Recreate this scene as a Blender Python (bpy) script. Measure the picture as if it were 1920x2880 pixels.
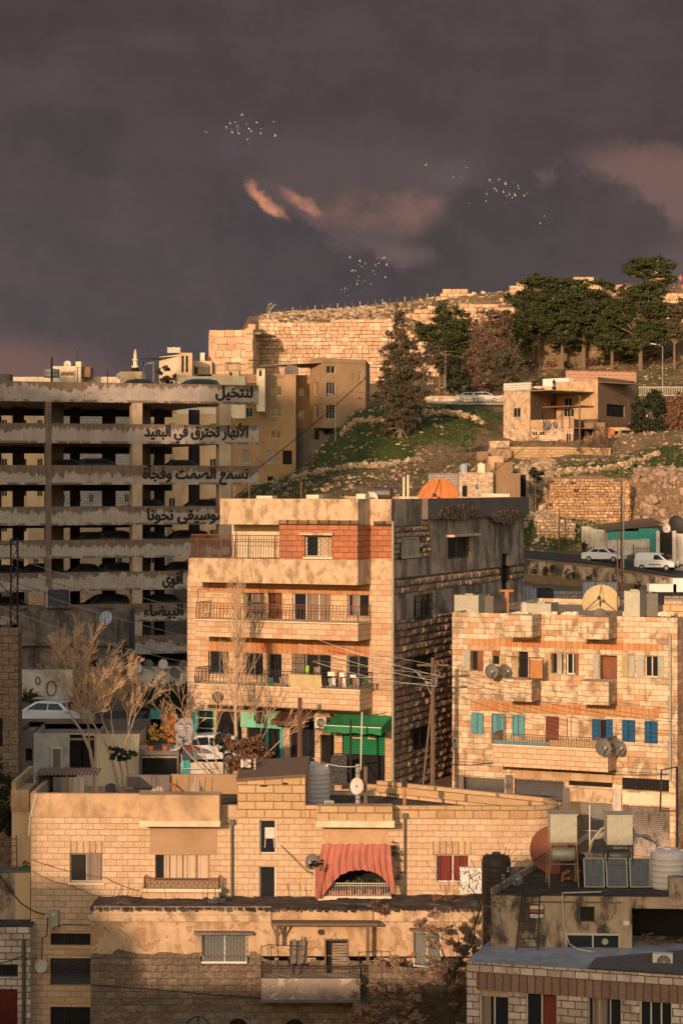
import bpy, math, random
from mathutils import Vector, Matrix, noise as mn
R=math.radians; rnd=random.Random(7)
for o in list(bpy.data.objects): bpy.data.objects.remove(o)
C=bpy.context.scene.collection; S=bpy.context.scene
# ---------------- camera: focal 6000 px of the 1920 px wide photo, horizon at row 1360
FP=6000.; HZ=1360.; CZ=24.
cd=bpy.data.cameras.new('camera'); cam=bpy.data.objects.new('camera',cd); C.objects.link(cam); S.camera=cam
cam.location=(0,0,CZ); cam.rotation_euler=(R(90),0,0)
cd.sensor_fit='VERTICAL'; cd.sensor_height=36; cd.lens=36*FP/2880; cd.shift_y=-(1440-HZ)/2880; cd.clip_start=.5; cd.clip_end=6000
S.render.resolution_x=682; S.render.resolution_y=1024
S.view_settings.view_transform='Standard'; S.view_settings.look='None'; S.view_settings.exposure=0.0; S.view_settings.gamma=1
S.render.engine='CYCLES'
# ---------------- node helper
class NT:
    def __init__(s,nt): s.nt=nt
    def n(s,t,ins=None,**pr):
        nd=s.nt.nodes.new(t)
        for k,v in pr.items(): setattr(nd,k,v)
        for k,v in (ins or {}).items(): s.set(nd.inputs[k],v)
        return nd
    def set(s,sock,v):
        if isinstance(v,bpy.types.NodeSocket): s.nt.links.new(v,sock)
        else:
            if isinstance(v,(tuple,list)) and sock.type=='RGBA' and len(v)==3: v=(*v,1)
            sock.default_value=v
    def m(s,op,a,b=0.,c=0.,clamp=False): return s.n('ShaderNodeMath',{0:a,1:b,2:c},operation=op,use_clamp=clamp).outputs[0]
    def mix(s,f,a,b,mode='MIX'): 
        nd=s.n('ShaderNodeMix',data_type='RGBA',blend_type=mode); s.set(nd.inputs[0],f); s.set(nd.inputs[6],a); s.set(nd.inputs[7],b); return nd.outputs[2]
    def ss(s,x,a,b,lo=0.,hi=1.): return s.n('ShaderNodeMapRange',{0:x,1:a,2:b,3:lo,4:hi},interpolation_type='SMOOTHSTEP').outputs[0]
    def noise(s,vec,sc,det=4.,ro=.55,dist=0.): return s.n('ShaderNodeTexNoise',{'Vector':vec,'Scale':sc,'Detail':det,'Roughness':ro,'Distortion':dist}).outputs[0]
    def sep(s,v): return s.n('ShaderNodeSeparateXYZ',{0:v}).outputs
    def comb(s,x,y,z=0.): return s.n('ShaderNodeCombineXYZ',{0:x,1:y,2:z}).outputs[0]
    def vmul(s,v,k): return s.n('ShaderNodeVectorMath',{0:v,1:k},operation='MULTIPLY').outputs[0]
    def bump(s,h,st=.5,d=.02,nrm=None):
        i={'Height':h,'Strength':st,'Distance':d}
        if nrm: i['Normal']=nrm
        return s.n('ShaderNodeBump',i).outputs[0]
# ---------------- sun and sky
SAZ=21.3; SEL=13.
sd=bpy.data.lights.new('sun','SUN'); sd.energy=4.15; sd.angle=R(.55); sd.color=(1.,.65,.405)
sun=bpy.data.objects.new('sun',sd); C.objects.link(sun)
sv=Vector((-math.sin(R(SAZ))*math.cos(R(SEL)),-math.cos(R(SAZ))*math.cos(R(SEL)),math.sin(R(SEL))))
sun.rotation_euler=sv.to_track_quat('Z','Y').to_euler()
W=bpy.data.worlds.new('World'); S.world=W; W.use_nodes=True; W.node_tree.nodes.clear(); w=NT(W.node_tree)
sky=w.n('ShaderNodeTexSky',sky_type='NISHITA',sun_disc=False,sun_elevation=R(SEL),sun_rotation=math.atan2(sv.x,sv.y),air_density=1.4,dust_density=3.).outputs[0]
tc=w.n('ShaderNodeTexCoord').outputs['Generated']
x,y,z=w.sep(tc)
yy=w.m('MAXIMUM',y,.02)
px=w.m('MULTIPLY_ADD',w.m('DIVIDE',x,yy),FP,960.); py=w.m('MULTIPLY_ADD',w.m('DIVIDE',z,yy),-FP,HZ)   # bearing and height as photo units
q=w.comb(w.m('MULTIPLY',px,.001),w.m('MULTIPLY',py,.001),.3)
n1=w.noise(q,2.2,7.,.6); n2=w.noise(q,7.,6.,.62); n3=w.noise(w.comb(w.m('MULTIPLY',px,.0006),w.m('MULTIPLY',py,.002),1.7),3.,6.,.6)
def wn(v,a): return w.m('MULTIPLY',w.m('SUBTRACT',v,.5),a)
n4=w.noise(q,13.,7.,.68)
pxw=w.m('ADD',px,w.m('ADD',wn(n1,110.),w.m('ADD',wn(n2,95.),wn(n4,90.)))); pyw=w.m('ADD',py,w.m('ADD',wn(w.noise(q,3.1,6.,.6),100.),w.m('ADD',wn(n2,-80.),wn(n4,-80.))))
def line(ax,ay,bx,by,soft):   # soft half plane, positive to the right of a->b
    L=math.hypot(bx-ax,by-ay); nx,ny=-(by-ay)/L,(bx-ax)/L
    d=w.m('ADD',w.m('MULTIPLY',w.m('SUBTRACT',pxw,ax),nx),w.m('MULTIPLY',w.m('SUBTRACT',pyw,ay),ny))
    return w.ss(d,-soft,soft)
def ell(cx,cy,rx,ry,soft,rot=0.,X=pxw,Y=pyw):
    c,s_=math.cos(R(rot)),math.sin(R(rot)); dx=w.m('SUBTRACT',X,cx); dy=w.m('SUBTRACT',Y,cy)
    a=w.m('DIVIDE',w.m('ADD',w.m('MULTIPLY',dx,c),w.m('MULTIPLY',dy,s_)),rx); b=w.m('DIVIDE',w.m('SUBTRACT',w.m('MULTIPLY',dy,c),w.m('MULTIPLY',dx,s_)),ry)
    d=w.m('SQRT',w.m('ADD',w.m('MULTIPLY',a,a),w.m('MULTIPLY',b,b)))
    return w.ss(d,1.+soft,1.-soft)
base=w.mix(w.ss(py,0.,1000.),(.068,.050,.054),(.085,.070,.074))
base=w.mix(w.m('MULTIPLY',w.ss(n3,.35,.75),.6),base,(.112,.080,.080))
base=w.mix(w.m('MULTIPLY',w.ss(w.noise(q,3.4,9.,.62),.45,.72),.45),base,(.052,.041,.045))
base=w.mix(w.m('MULTIPLY',w.ss(px,0.,1900.),.35),base,(.082,.053,.054))
# a lighter gap in the cloud deck, bounded by darker billows below left and right
def mn_(*v):
    r=v[0]
    for k in v[1:]: r=w.m('MULTIPLY',r,k)
    return r
inv=lambda v:w.m('SUBTRACT',1.,v)
edgeL=line(690,520,1090,765,22.)          # 1 below the left billow edge
edgeR=line(1095,760,1330,480,45.)
gapm=mn_(inv(edgeL),w.ss(pyw,400.,600.),inv(edgeR),w.ss(pxw,650.,740.))
base=w.mix(w.m('MULTIPLY',gapm,w.ss(w.noise(q,6.,8.,.66),.25,.75,.25,.8)),base,(.140,.100,.094))
base=w.mix(w.m('MULTIPLY',mn_(gapm,ell(1080,600,190,60,.6,8),w.ss(w.noise(q,8.,9.,.68),.32,.68,.1,1.)),.7),base,(.26,.135,.10))
base=w.mix(w.m('MULTIPLY',ell(960,440,420,60,.8,6),.28),base,(.15,.105,.105))
base=w.mix(w.m('MULTIPLY',ell(1330,500,130,34,.8,8),.35),base,(.16,.12,.12))
# dark billows under the gap
base=w.mix(w.m('MULTIPLY',mn_(edgeL,line(1180,560,1180,1400,160.)),.0),base,(.05,.04,.045))
bil=w.m('MAXIMUM',mn_(edgeL,ell(900,700,330,190,.35,28)),mn_(edgeR,ell(1380,640,300,190,.35,-14)))
base=w.mix(w.m('MULTIPLY',bil,.6),base,(.060,.049,.054))
rg=mn_(line(1960,700,1640,455,30.),ell(1900,560,320,140,.35,24),w.ss(pyw,430.,500.))
base=w.mix(w.m('MULTIPLY',inv(line(1630,450,1960,690,26.)),w.m('MULTIPLY',ell(1880,540,270,110,.35,14),.75)),base,(.215,.125,.108))
base=w.mix(w.m('MULTIPLY',ell(1140,735,60,34,.7),.4),base,(.22,.15,.14))
base=w.mix(w.m('MULTIPLY',ell(1540,480,22,22,.8),.4),base,(.17,.13,.14))
base=w.mix(w.m('MULTIPLY',ell(20,1030,260,70,.8,5,px,py),.6),base,(.24,.125,.105))
base=w.mix(w.m('MULTIPLY',ell(1960,760,110,90,.8,0,px,py),.5),base,(.19,.13,.115))
base=w.mix(w.m('MULTIPLY',w.ss(w.noise(q,5.,7.,.62),.42,.68),.22),base,(.13,.10,.105))
m2=w.ss(w.noise(q,16.,6.,.65),.30,.62)
pxv=w.m('ADD',px,w.m('ADD',wn(n2,90.),wn(n4,60.))); pyv=w.m('ADD',py,w.m('ADD',wn(w.noise(q,12.,5.,.6),70.),wn(n4,50.)))
s1=w.m('MAXIMUM',ell(748,566,68,17,.5,44,pxv,pyv),w.m('MULTIPLY',ell(850,568,60,15,.6,30,pxv,pyv),.65))
base=w.mix(w.m('MULTIPLY',s1,w.m('MULTIPLY_ADD',m2,.5,.45)),base,(.66,.27,.15))
# storm cloud bank ahead, clear evening sky behind the camera
front=w.ss(w.n('ShaderNodeVectorMath',{0:tc,1:(0,.96,-.05)},operation='DOT_PRODUCT').outputs['Value'],.05,.55)
bg1=w.n('ShaderNodeBackground',{'Color':sky,'Strength':.18}).outputs[0]
bg2=w.n('ShaderNodeBackground',{'Color':base,'Strength':1.}).outputs[0]
mx=w.n('ShaderNodeMixShader',{0:front,1:bg1,2:bg2}).outputs[0]
w.n('ShaderNodeOutputWorld',{0:mx})
# ---------------- geometry helper
class MB:
    def __init__(s): s.v=[]; s.f=[]
    def add(s,vs,fs):
        k=len(s.v); s.v+= [tuple(p) for p in vs]; s.f+=[tuple(i+k for i in f) for f in fs]; return s
    def box(s,x0,x1,y0,y1,z0,z1):
        return s.add([(x0,y0,z0),(x1,y0,z0),(x1,y1,z0),(x0,y1,z0),(x0,y0,z1),(x1,y0,z1),(x1,y1,z1),(x0,y1,z1)],
            [(0,3,2,1),(4,5,6,7),(0,1,5,4),(1,2,6,5),(2,3,7,6),(3,0,4,7)])
    def obox(s,c,sz,rot=(0,0,0)):
        from mathutils import Euler
        M=Euler(rot).to_matrix(); k=len(s.v); s.box(-sz[0]/2,sz[0]/2,-sz[1]/2,sz[1]/2,-sz[2]/2,sz[2]/2)
        for i in range(k,len(s.v)): s.v[i]=tuple(M@Vector(s.v[i])+Vector(c))
        return s
    def bar(s,a,b,t,t2=None):   # square bar between two points
        return s.tube([a,b],[t*.6,(t2 or t)*.6],4)
    def tube(s,pts,r,n=5,caps=True):
        pts=[Vector(p) for p in pts]; N=len(pts); r=r if isinstance(r,(list,tuple)) else [r]*N; k=len(s.v)
        for i,p in enumerate(pts):
            d=(pts[min(i+1,N-1)]-pts[max(i-1,0)]); d=d.normalized() if d.length>1e-9 else Vector((0,0,1))
            a=d.cross(Vector((0,0,1)) if abs(d.z)<.9 else Vector((0,1,0))).normalized(); b=d.cross(a)
            for j in range(n):
                t=2*math.pi*(j+.5)/n; s.v.append(tuple(p+(a*math.cos(t)+b*math.sin(t))*r[i]))
        for i in range(N-1):
            for j in range(n):
                j2=(j+1)%n; s.f.append((k+i*n+j,k+i*n+j2,k+(i+1)*n+j2,k+(i+1)*n+j))
        if caps and n>2: s.f.append(tuple(k+j for j in range(n))[::-1]); s.f.append(tuple(k+(N-1)*n+j for j in range(n)))
        return s
    def cyl(s,a,b,r,r2=None,n=12): return s.tube([a,b],[r,r if r2 is None else r2],n)
    def lathe(s,prof,n=20,c=(0,0,0)):
        k=len(s.v)
        for (r,z) in prof:
            for j in range(n): t=2*math.pi*j/n; s.v.append((c[0]+r*math.cos(t),c[1]+r*math.sin(t),c[2]+z))
        for i in range(len(prof)-1):
            for j in range(n): j2=(j+1)%n; s.f.append((k+i*n+j,k+i*n+j2,k+(i+1)*n+j2,k+(i+1)*n+j))
        return s
    def prism(s,poly,y0,y1):   # polygon in XZ pushed along Y
        n=len(poly); vs=[(x,y0,z) for x,z in poly]+[(x,y1,z) for x,z in poly]
        return s.add(vs,[tuple(range(n)),tuple(range(2*n-1,n-1,-1))]+[(i,(i+1)%n,n+(i+1)%n,n+i) for i in range(n)])
    def prismz(s,poly,z0,z1):
        n=len(poly); vs=[(x,y,z0) for x,y in poly]+[(x,y,z1) for x,y in poly]
        return s.add(vs,[tuple(range(n))[::-1],tuple(range(n,2*n))]+[(i,(i+1)%n,n+(i+1)%n,n+i) for i in range(n)])
    def wall(s,u0,u1,z0,z1,holes=(),y=0.,dep=.3):   # sheet with rectangular openings and their reveals
        us=sorted(set([u0,u1]+[h[0] for h in holes if u0<h[0]<u1]+[h[1] for h in holes if u0<h[1]<u1]))
        zs=sorted(set([z0,z1]+[h[2] for h in holes if z0<h[2]<z1]+[h[3] for h in holes if z0<h[3]<z1]))
        for i in range(len(us)-1):
            for j in range(len(zs)-1):
                cu,cz=(us[i]+us[i+1])/2,(zs[j]+zs[j+1])/2
                if any(h[0]<cu<h[1] and h[2]<cz<h[3] for h in holes): continue
                s.add([(us[i],y,zs[j]),(us[i+1],y,zs[j]),(us[i+1],y,zs[j+1]),(us[i],y,zs[j+1])],[(0,1,2,3)])
        for h in holes:
            a,b,c,d=max(h[0],u0),min(h[1],u1),max(h[2],z0),min(h[3],z1); e=y+dep
            s.add([(a,y,c),(b,y,c),(b,y,d),(a,y,d),(a,e,c),(b,e,c),(b,e,d),(a,e,d)],[(0,1,5,4),(1,2,6,5),(2,3,7,6),(3,0,4,7)])
        return s
    def grid(s,fn,nu,nv):
        k=len(s.v)
        for i in range(nu+1):
            for j in range(nv+1): s.v.append(tuple(fn(i/nu,j/nv)))
        for i in range(nu):
            for j in range(nv): a=k+i*(nv+1)+j; s.f.append((a,a+nv+1,a+nv+2,a+1))
        return s
    def xf(s,M,k=0):
        for i in range(k,len(s.v)): s.v[i]=tuple(M@Vector(s.v[i]))
        return s
    def build(s,name,m,parent=None,smooth=False,loc=None):
        me=bpy.data.meshes.new(name); me.from_pydata(s.v,[],s.f); me.materials.append(m)
        if smooth: me.polygons.foreach_set('use_smooth',[True]*len(me.polygons))
        o=bpy.data.objects.new(name,me); C.objects.link(o)
        if parent is not None: o.parent=parent
        if loc is not None: o.location=loc
        return o
def tag(o,label=None,cat=None,group=None,kind=None):
    for k,v in (('label',label),('category',cat),('group',group),('kind',kind)):
        if v: o[k]=v
    return o
def thing(name,label,cat,loc=(0,0,0),rz=0.,group=None):
    o=bpy.data.objects.new(name,None); C.objects.link(o); o.location=loc; o.rotation_euler=(0,0,rz); o.empty_display_size=.3
    return tag(o,label,cat,group)
def copy_tree(o,parent=None):
    c=o.copy(); C.objects.link(c)
    if parent is not None: c.parent=parent
    for ch in o.children: copy_tree(ch,c)
    return c
def P(px,py,Y): return Vector(((px-960)/FP*Y,Y,CZ-(py-HZ)/FP*Y))
class Fr:   # a facade plane: local x to the right along it, local y into the building
    def __init__(s,px,Y,th,zb): s.th=R(th); s.c=math.cos(s.th); s.s=math.sin(s.th); s.Y0=Y; s.x0=(px-960)/FP*Y; s.zb=zb
    def u(s,px,v=0.):
        q=(px-960)/FP; return (q*(s.Y0-v*s.c)-(s.x0-v*s.s))/(s.c+q*s.s)
    def z(s,px,py,v=0.):
        u=s.u(px,v); Y=s.Y0-u*s.s-v*s.c; return CZ-(py-HZ)/FP*Y-s.zb
    def r(s,px0,py0,px1,py1,v=0.):
        m=(px0+px1)/2; return (s.u(px0,v),s.u(px1,v),s.z(m,py1,v),s.z(m,py0,v))
    def root(s,name,label,cat,group=None): return thing(name,label,cat,(s.x0,s.Y0,s.zb),-s.th,group)
    def w(s,u,y,z): return Vector((s.x0+u*s.c+y*s.s, s.Y0-u*s.s+y*s.c, s.zb+z))
# ---------------- materials
MC={}
def mat(name,fn,rough=.85,spec=.3):
    if name in MC: return MC[name]
    m=bpy.data.materials.new(name); m.use_nodes=True; m.node_tree.nodes.clear(); t=NT(m.node_tree)
    b=t.n('ShaderNodeBsdfPrincipled',{'Roughness':rough,'Specular IOR Level':spec}); t.n('ShaderNodeOutputMaterial',{0:b.outputs[0]})
    r=fn(t,b)
    if r is not None: t.set(b.inputs['Base Color'],r)
    MC[name]=m; return m
def obc(t): return t.n('ShaderNodeTexCoord').outputs['Object']
def flat(t):
    x,y,z=t.sep(obc(t)); return t.comb(t.m('ADD',x,y),z,0.)
def paint(name,c,rough=.6,var=.25,metal=0.,sc=3.,dirt=(.06,.05,.04),dn=.5,spec=.3):
    def fn(t,b):
        o=obc(t); b.inputs['Metallic'].default_value=metal
        f=t.noise(o,sc,6.,.6); d=t.ss(t.noise(t.vmul(o,(3.,3.,.8)),sc*1.3,6.,.65),.45,.8)
        k=t.mix(t.m('MULTIPLY',f,1.),tuple(v*(1-var) for v in c),tuple(min(1,v*(1+var)) for v in c))
        return t.mix(t.m('MULTIPLY',d,dn),k,dirt)
    return mat(name,fn,rough,spec)
def stone(name,c1,c2,mort,bw=.6,bh=.3,ms=.02,stain=(.12,.085,.06),sa=.5,bd=.03,rust=0.,third=None,ssc=.35,off=0.,thr=(.48,.68),wob=1.):
    def fn(t,b):
        v=flat(t); wv=t.n('ShaderNodeVectorMath',{0:v,1:t.vmul(t.n('ShaderNodeTexNoise',{'Vector':v,'Scale':2.5,'Detail':2.}).outputs[1],(.05*wob,.03*wob,0))},operation='ADD').outputs[0]
        br=t.n('ShaderNodeTexBrick',{'Vector':wv,'Color1':c1,'Color2':c2,'Mortar':mort,'Scale':1.,'Mortar Size':ms,'Mortar Smooth':.3,'Bias':0.,'Brick Width':bw,'Row Height':bh},offset=.5)
        br2=t.n('ShaderNodeTexBrick',{'Vector':t.n('ShaderNodeVectorMath',{0:wv,1:(bw*34.,bh*58.,0)},operation='ADD').outputs[0],'Color1':(0,0,0),'Color2':(1,1,1),'Mortar':(.5,.5,.5),'Scale':1.,'Mortar Size':0.,'Bias':0.,'Brick Width':bw,'Row Height':bh},offset=.5)
        col=br.outputs[0]; rb=t.sep(br2.outputs[0])[0]
        if third: col=t.mix(t.ss(rb,.72,.80),col,third)
        col=t.mix(br.outputs[1],col,mort)
        col=t.mix(t.m('MULTIPLY',t.ss(t.noise(v,9.,6.,.7),.35,.75),.35),col,(0.,0.,0.),'SOFT_LIGHT')
        st=t.m('MULTIPLY',t.ss(t.noise(t.vmul(v,(1.,.75,1.)),ssc,7.,.68,.4),thr[0],thr[1]),sa)
        st2=t.m('MULTIPLY',t.m('MULTIPLY',t.ss(rb,.25,.05),t.ss(t.noise(v,14.,5.,.7),.45,.6)),sa*.8)
        col=t.mix(t.m('MAXIMUM',st,st2),col,stain)
        col=t.mix(t.m('MULTIPLY',t.ss(t.noise(t.vmul(v,(2.2,.22,1.)),1.1,6.,.7),.52,.72),sa*.55),col,stain)
        col=t.mix(t.m('MULTIPLY',t.ss(t.noise(v,28.,3.,.8),.45,.75),.28),col,stain)
        h=t.m('ADD',t.m('MULTIPLY',br.outputs[1],-1.),t.m('MULTIPLY',t.noise(v,5.,6.,.7),.5+rust*3.))
        if rust: h=t.m('ADD',h,t.m('MULTIPLY',t.n('ShaderNodeTexVoronoi',{'Vector':v,'Scale':4.5}).outputs[0],-rust))
        t.set(b.inputs['Normal'],t.bump(h,1.,bd)); return col
    return mat(name,fn,.9,.2)
def plaster(name,c1,c2,stain=(.10,.075,.055),sa=.6,sc=.6,streak=1.,thr=(.45,.7),bd=.015,peel=None):
    def fn(t,b):
        v=flat(t); vs=t.vmul(v,(1.+.25*streak,.9/streak,1.)) if streak>1 else v
        c=t.mix(t.ss(t.noise(v,sc*1.7,7.,.65),.3,.7),c1,c2)
        c=t.mix(t.m('MULTIPLY',t.ss(t.noise(vs,sc*1.3,8.,.7,.3),*thr),sa),c,stain)
        h=t.noise(v,6.,7.,.7)
        if peel:
            pm=t.ss(t.noise(v,sc*2.2,6.,.62,.8),.55,.58); c=t.mix(pm,c,peel); h=t.m('SUBTRACT',h,t.m('MULTIPLY',pm,2.))
        c=t.mix(t.m('MULTIPLY',t.ss(t.noise(v,22.,4.,.7),.5,.8),.25),c,stain)
        t.set(b.inputs['Normal'],t.bump(h,.8,bd)); return c
    return mat(name,fn,.92,.2)
def garage_mat():
    def fn(t,b):
        tc=t.n('ShaderNodeTexCoord'); g=t.sep(tc.outputs['Generated'])[2]; x,y,z=t.sep(tc.outputs['Object'])
        orn=t.n('ShaderNodeObjectInfo').outputs['Random']; u=t.m('ADD',t.m('ADD',x,y),t.m('MULTIPLY',orn,91.)); v=t.comb(u,z,0.)
        e=t.m('ADD',t.noise(t.comb(t.m('MULTIPLY',u,1.4),t.m('MULTIPLY',z,.35),0.),1.6,7.,.7),t.m('MULTIPLY',t.noise(t.comb(u,z,4.),.22,2.),.5))
        msk=t.ss(t.m('ADD',t.m('MULTIPLY',g,1.05),t.m('ADD',t.m('MULTIPLY',e,1.5),t.m('ADD',t.m('MULTIPLY',orn,.5),t.m('MULTIPLY',t.noise(t.comb(u,0.,9.),.16,3.),1.0)))),2.36,2.42)
        low=t.m('MULTIPLY',t.ss(g,.16,.08),t.ss(t.noise(v,1.1,6.,.65),.47,.5))
        spots=t.ss(t.noise(v,2.2,7.,.7),.60,.63)
        c=t.mix(t.ss(t.noise(v,.7,6.,.6),.3,.7),(.43,.365,.325),(.33,.28,.25))
        c=t.mix(t.m('MULTIPLY',t.ss(t.noise(t.comb(t.m('MULTIPLY',u,3.),t.m('MULTIPLY',z,.3),0.),2.,6.,.7),.45,.75),.45),c,(.16,.12,.10))
        br=t.mix(t.ss(t.noise(t.comb(t.m('MULTIPLY',u,3.),t.m('MULTIPLY',z,.5),2.),1.5,6.,.7),.3,.7),(.12,.085,.065),(.22,.155,.11))
        c=t.mix(t.m('MAXIMUM',t.m('MAXIMUM',msk,low),t.m('MULTIPLY',spots,.7)),c,br)
        t.set(b.inputs['Normal'],t.bump(t.m('ADD',t.noise(v,5.,5.,.7),t.m('MULTIPLY',msk,-1.)),.7,.02)); return c
    return mat('peeling_concrete',fn)
def leafmat(name,c1,c2,c3=None):
    def fn(t,b):
        r=t.n('ShaderNodeNewGeometry').outputs['Random Per Island']; o=obc(t)
        c=t.mix(r,c1,c2)
        if c3: c=t.mix(t.ss(t.noise(o,.6,3.,.6),.5,.7),c,c3)
        return c
    return mat(name,fn,.75,.15)
def glassy(name,c,rough=.12): return mat(name,lambda t,b:(t.set(b.inputs['Normal'],t.bump(t.noise(obc(t),1.2,2.),.3,.03)),c)[1],rough,.5)
def ribbed(name,c,per=.12,axis=0,rough=.55,metal=.2,dirt=(.10,.06,.04),dn=.5,bd=.02):
    def fn(t,b):
        o=obc(t); k=t.sep(o)[axis]; s_=t.m('SINE',t.m('MULTIPLY',k,2*math.pi/per)); b.inputs['Metallic'].default_value=metal
        t.set(b.inputs['Normal'],t.bump(s_,1.,bd))
        c0=t.mix(t.noise(o,1.5,6.,.65),tuple(v*.75 for v in c),tuple(min(1,v*1.2) for v in c))
        c0=t.mix(t.m('MULTIPLY',t.ss(s_,-.4,-1.),.5),c0,tuple(v*.4 for v in c))
        return t.mix(t.m('MULTIPLY',t.ss(t.noise(t.vmul(o,(2.,2.,.7)),2.,7.,.7),.45,.7),dn),c0,dirt)
    return mat(name,fn,rough)
Mt={}
Mt['limestone']=stone('pale_limestone',(.66,.49,.34),(.56,.39,.26),(.44,.31,.205),.52,.27,.010,(.36,.235,.14),.5,third=(.54,.33,.20),ssc=.45)
Mt['limestone2']=stone('weathered_limestone',(.76,.61,.45),(.60,.45,.31),(.42,.30,.20),.56,.27,.011,(.25,.175,.12),.8,third=(.54,.34,.20),ssc=1.3,thr=(.47,.62))
Mt['limestone3']=stone('clean_limestone',(.66,.49,.34),(.60,.43,.29),(.37,.25,.165),.48,.25,.010,(.38,.24,.14),.55,ssc=.3,third=(.58,.40,.26))
Mt['blockwork']=stone('sandy_blockwork',(.58,.40,.23),(.48,.32,.18),(.22,.14,.08),.75,.34,.02,(.30,.18,.09),.6)
Mt['redstone']=stone('red_dressed_stone',(.50,.20,.10),(.40,.15,.08),(.22,.11,.07),.55,.27,.016,(.24,.11,.07),.4,bd=.05)
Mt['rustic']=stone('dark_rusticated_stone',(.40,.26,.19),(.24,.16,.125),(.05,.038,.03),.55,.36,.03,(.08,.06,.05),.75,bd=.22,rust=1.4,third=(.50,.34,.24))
Mt['frontstone']=stone('rough_basalt_blocks',(.46,.34,.25),(.35,.255,.19),(.24,.175,.13),.42,.27,.014,(.20,.145,.11),.7,bd=.12,rust=1.1,third=(.50,.38,.28),ssc=.8,wob=3.2,thr=(.45,.7))
Mt['leftstone']=stone('rock_faced_limestone',(.54,.39,.27),(.44,.31,.22),(.24,.17,.12),.55,.33,.02,(.17,.115,.08),.6,bd=.14,rust=1.2,wob=2.5,third=(.54,.40,.28))
Mt['greystone']=stone('grey_limestone_blocks',(.62,.50,.43),(.48,.37,.31),(.13,.10,.085),.50,.27,.02,(.16,.11,.09),.6,third=(.66,.56,.50),ssc=.8)
Mt['ruin']=stone('ancient_ashlar',(.74,.52,.36),(.56,.37,.24),(.17,.10,.06),1.15,.75,.055,(.26,.14,.08),.55,bd=.22,rust=1.0,third=(.74,.55,.40),ssc=.25)
Mt['rubble']=stone('rubble_masonry',(.52,.35,.20),(.34,.22,.13),(.11,.075,.05),.55,.30,.05,(.13,.09,.06),.6,bd=.12,rust=1.2,third=(.60,.40,.22),ssc=.5)
Mt['block']=stone('grey_blocks',(.40,.37,.35),(.33,.30,.29),(.14,.12,.11),.55,.28,.02,(.15,.13,.12),.5)
Mt['orange']=stone('orange_lintel_stone',(.54,.30,.15),(.48,.25,.12),(.34,.18,.09),.28,2.,.009,(.38,.19,.09),.5,third=(.50,.21,.10))
Mt['soldier']=stone('brown_soldier_course',(.31,.19,.14),(.25,.155,.12),(.10,.06,.05),.30,2.,.02,(.12,.08,.065),.6,bd=.05)
Mt['plaster']=plaster('tan_plaster',(.58,.40,.25),(.48,.31,.18),(.26,.165,.095),.7,.7,1.3,(.42,.66))
Mt['rustbrown']=paint('brown_rust',(.21,.075,.045),.7,.25,sc=1.2)
Mt['standrust']=paint('faded_rusty_steel',(.30,.17,.10),.8,.3,sc=6.)
Mt['plaster2']=plaster('stained_plaster',(.62,.45,.30),(.49,.35,.225),(.20,.135,.085),.75,1.1,1.2,(.44,.64))
Mt['peeled']=plaster('peeling_front_plaster',(.58,.42,.29),(.50,.34,.21),(.24,.145,.085),.65,.7,2.,(.45,.65),peel=(.42,.26,.14))
Mt['ochre']=plaster('ochre_render',(.41,.265,.15),(.35,.22,.12),(.24,.15,.085),.7,.3,1.3)
Mt['cream']=plaster('cream_render',(.76,.66,.48),(.66,.54,.38),(.38,.27,.17),.5,.3,1.5)
Mt['sand']=plaster('sand_render',(.66,.48,.30),(.57,.39,.23),(.30,.19,.11),.6,.3,1.5)
Mt['darkside']=plaster('dark_side_render',(.54,.40,.30),(.34,.26,.21),(.11,.09,.08),.85,.5,1.7,(.42,.60),.05)  # blotchy render, darker than the front plaster
Mt['grey']=plaster('grey_cement',(.19,.16,.145),(.145,.12,.11),(.09,.07,.06),.7,.35,2.)
Mt['mould']=plaster('mouldy_render',(.48,.36,.26),(.36,.265,.19),(.055,.045,.038),.95,.6,1.6,(.43,.60))
Mt['dirtywhite']=plaster('dirty_whitewash',(.66,.60,.54),(.52,.46,.40),(.18,.14,.12),.7,.4,1.5)
Mt['garage']=garage_mat()
Mt['garage2']=plaster('garage_column_concrete',(.52,.39,.29),(.40,.29,.21),(.2,.14,.10),.6,.5,2.)
Mt['inner']=paint('garage_interior_shade',(.05,.042,.04),.9,.3)  # near-black colour carries the shade deep inside the garage decks
Mt['void']=paint('black_interior',(.012,.011,.011),.9,.2,dn=0)
Mt['tar']=mat('bitumen_roof',lambda t,b:(t.set(b.inputs['Normal'],t.bump(t.noise(t.vmul(obc(t),(1.,3.,1.)),3.,7.,.75),1.,.05)),t.mix(t.ss(t.noise(t.vmul(obc(t),(.7,3.5,1.)),1.4,8.,.75),.42,.68),(.025,.021,.02),(.17,.125,.10)))[1],.8)
Mt['lightroof']=mat('silver_coated_roof',lambda t,b:t.mix(t.ss(t.noise(obc(t),.9,7.,.7),.35,.7),(.40,.39,.40),(.24,.22,.22)),.7)
Mt['roofdirt']=paint('dusty_roof',(.34,.25,.18),.95,.4,dn=.4)
Mt['asphalt']=paint('asphalt',(.055,.052,.052),.9,.3)
Mt['glass']=glassy('dark_window_glass',(.018,.02,.024))
Mt['carglass']=glassy('car_glass',(.015,.017,.02),.05)
Mt['alu']=paint('grey_aluminium',(.40,.38,.36),.45,.1,.3,dn=.1)
Mt['whiteframe']=paint('white_frame_paint',(.70,.66,.6),.5,.1,dn=.2)
Mt['iron']=paint('dark_iron',(.03,.026,.024),.6,.3,.2,dn=.1)
Mt['rustiron']=paint('rusty_iron',(.16,.07,.04),.8,.4,0.,8.,(.05,.03,.02))
Mt['rustorange']=paint('orange_rust',(.50,.17,.055),.7,.3,0.,2.,(.20,.07,.03),.6)
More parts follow.
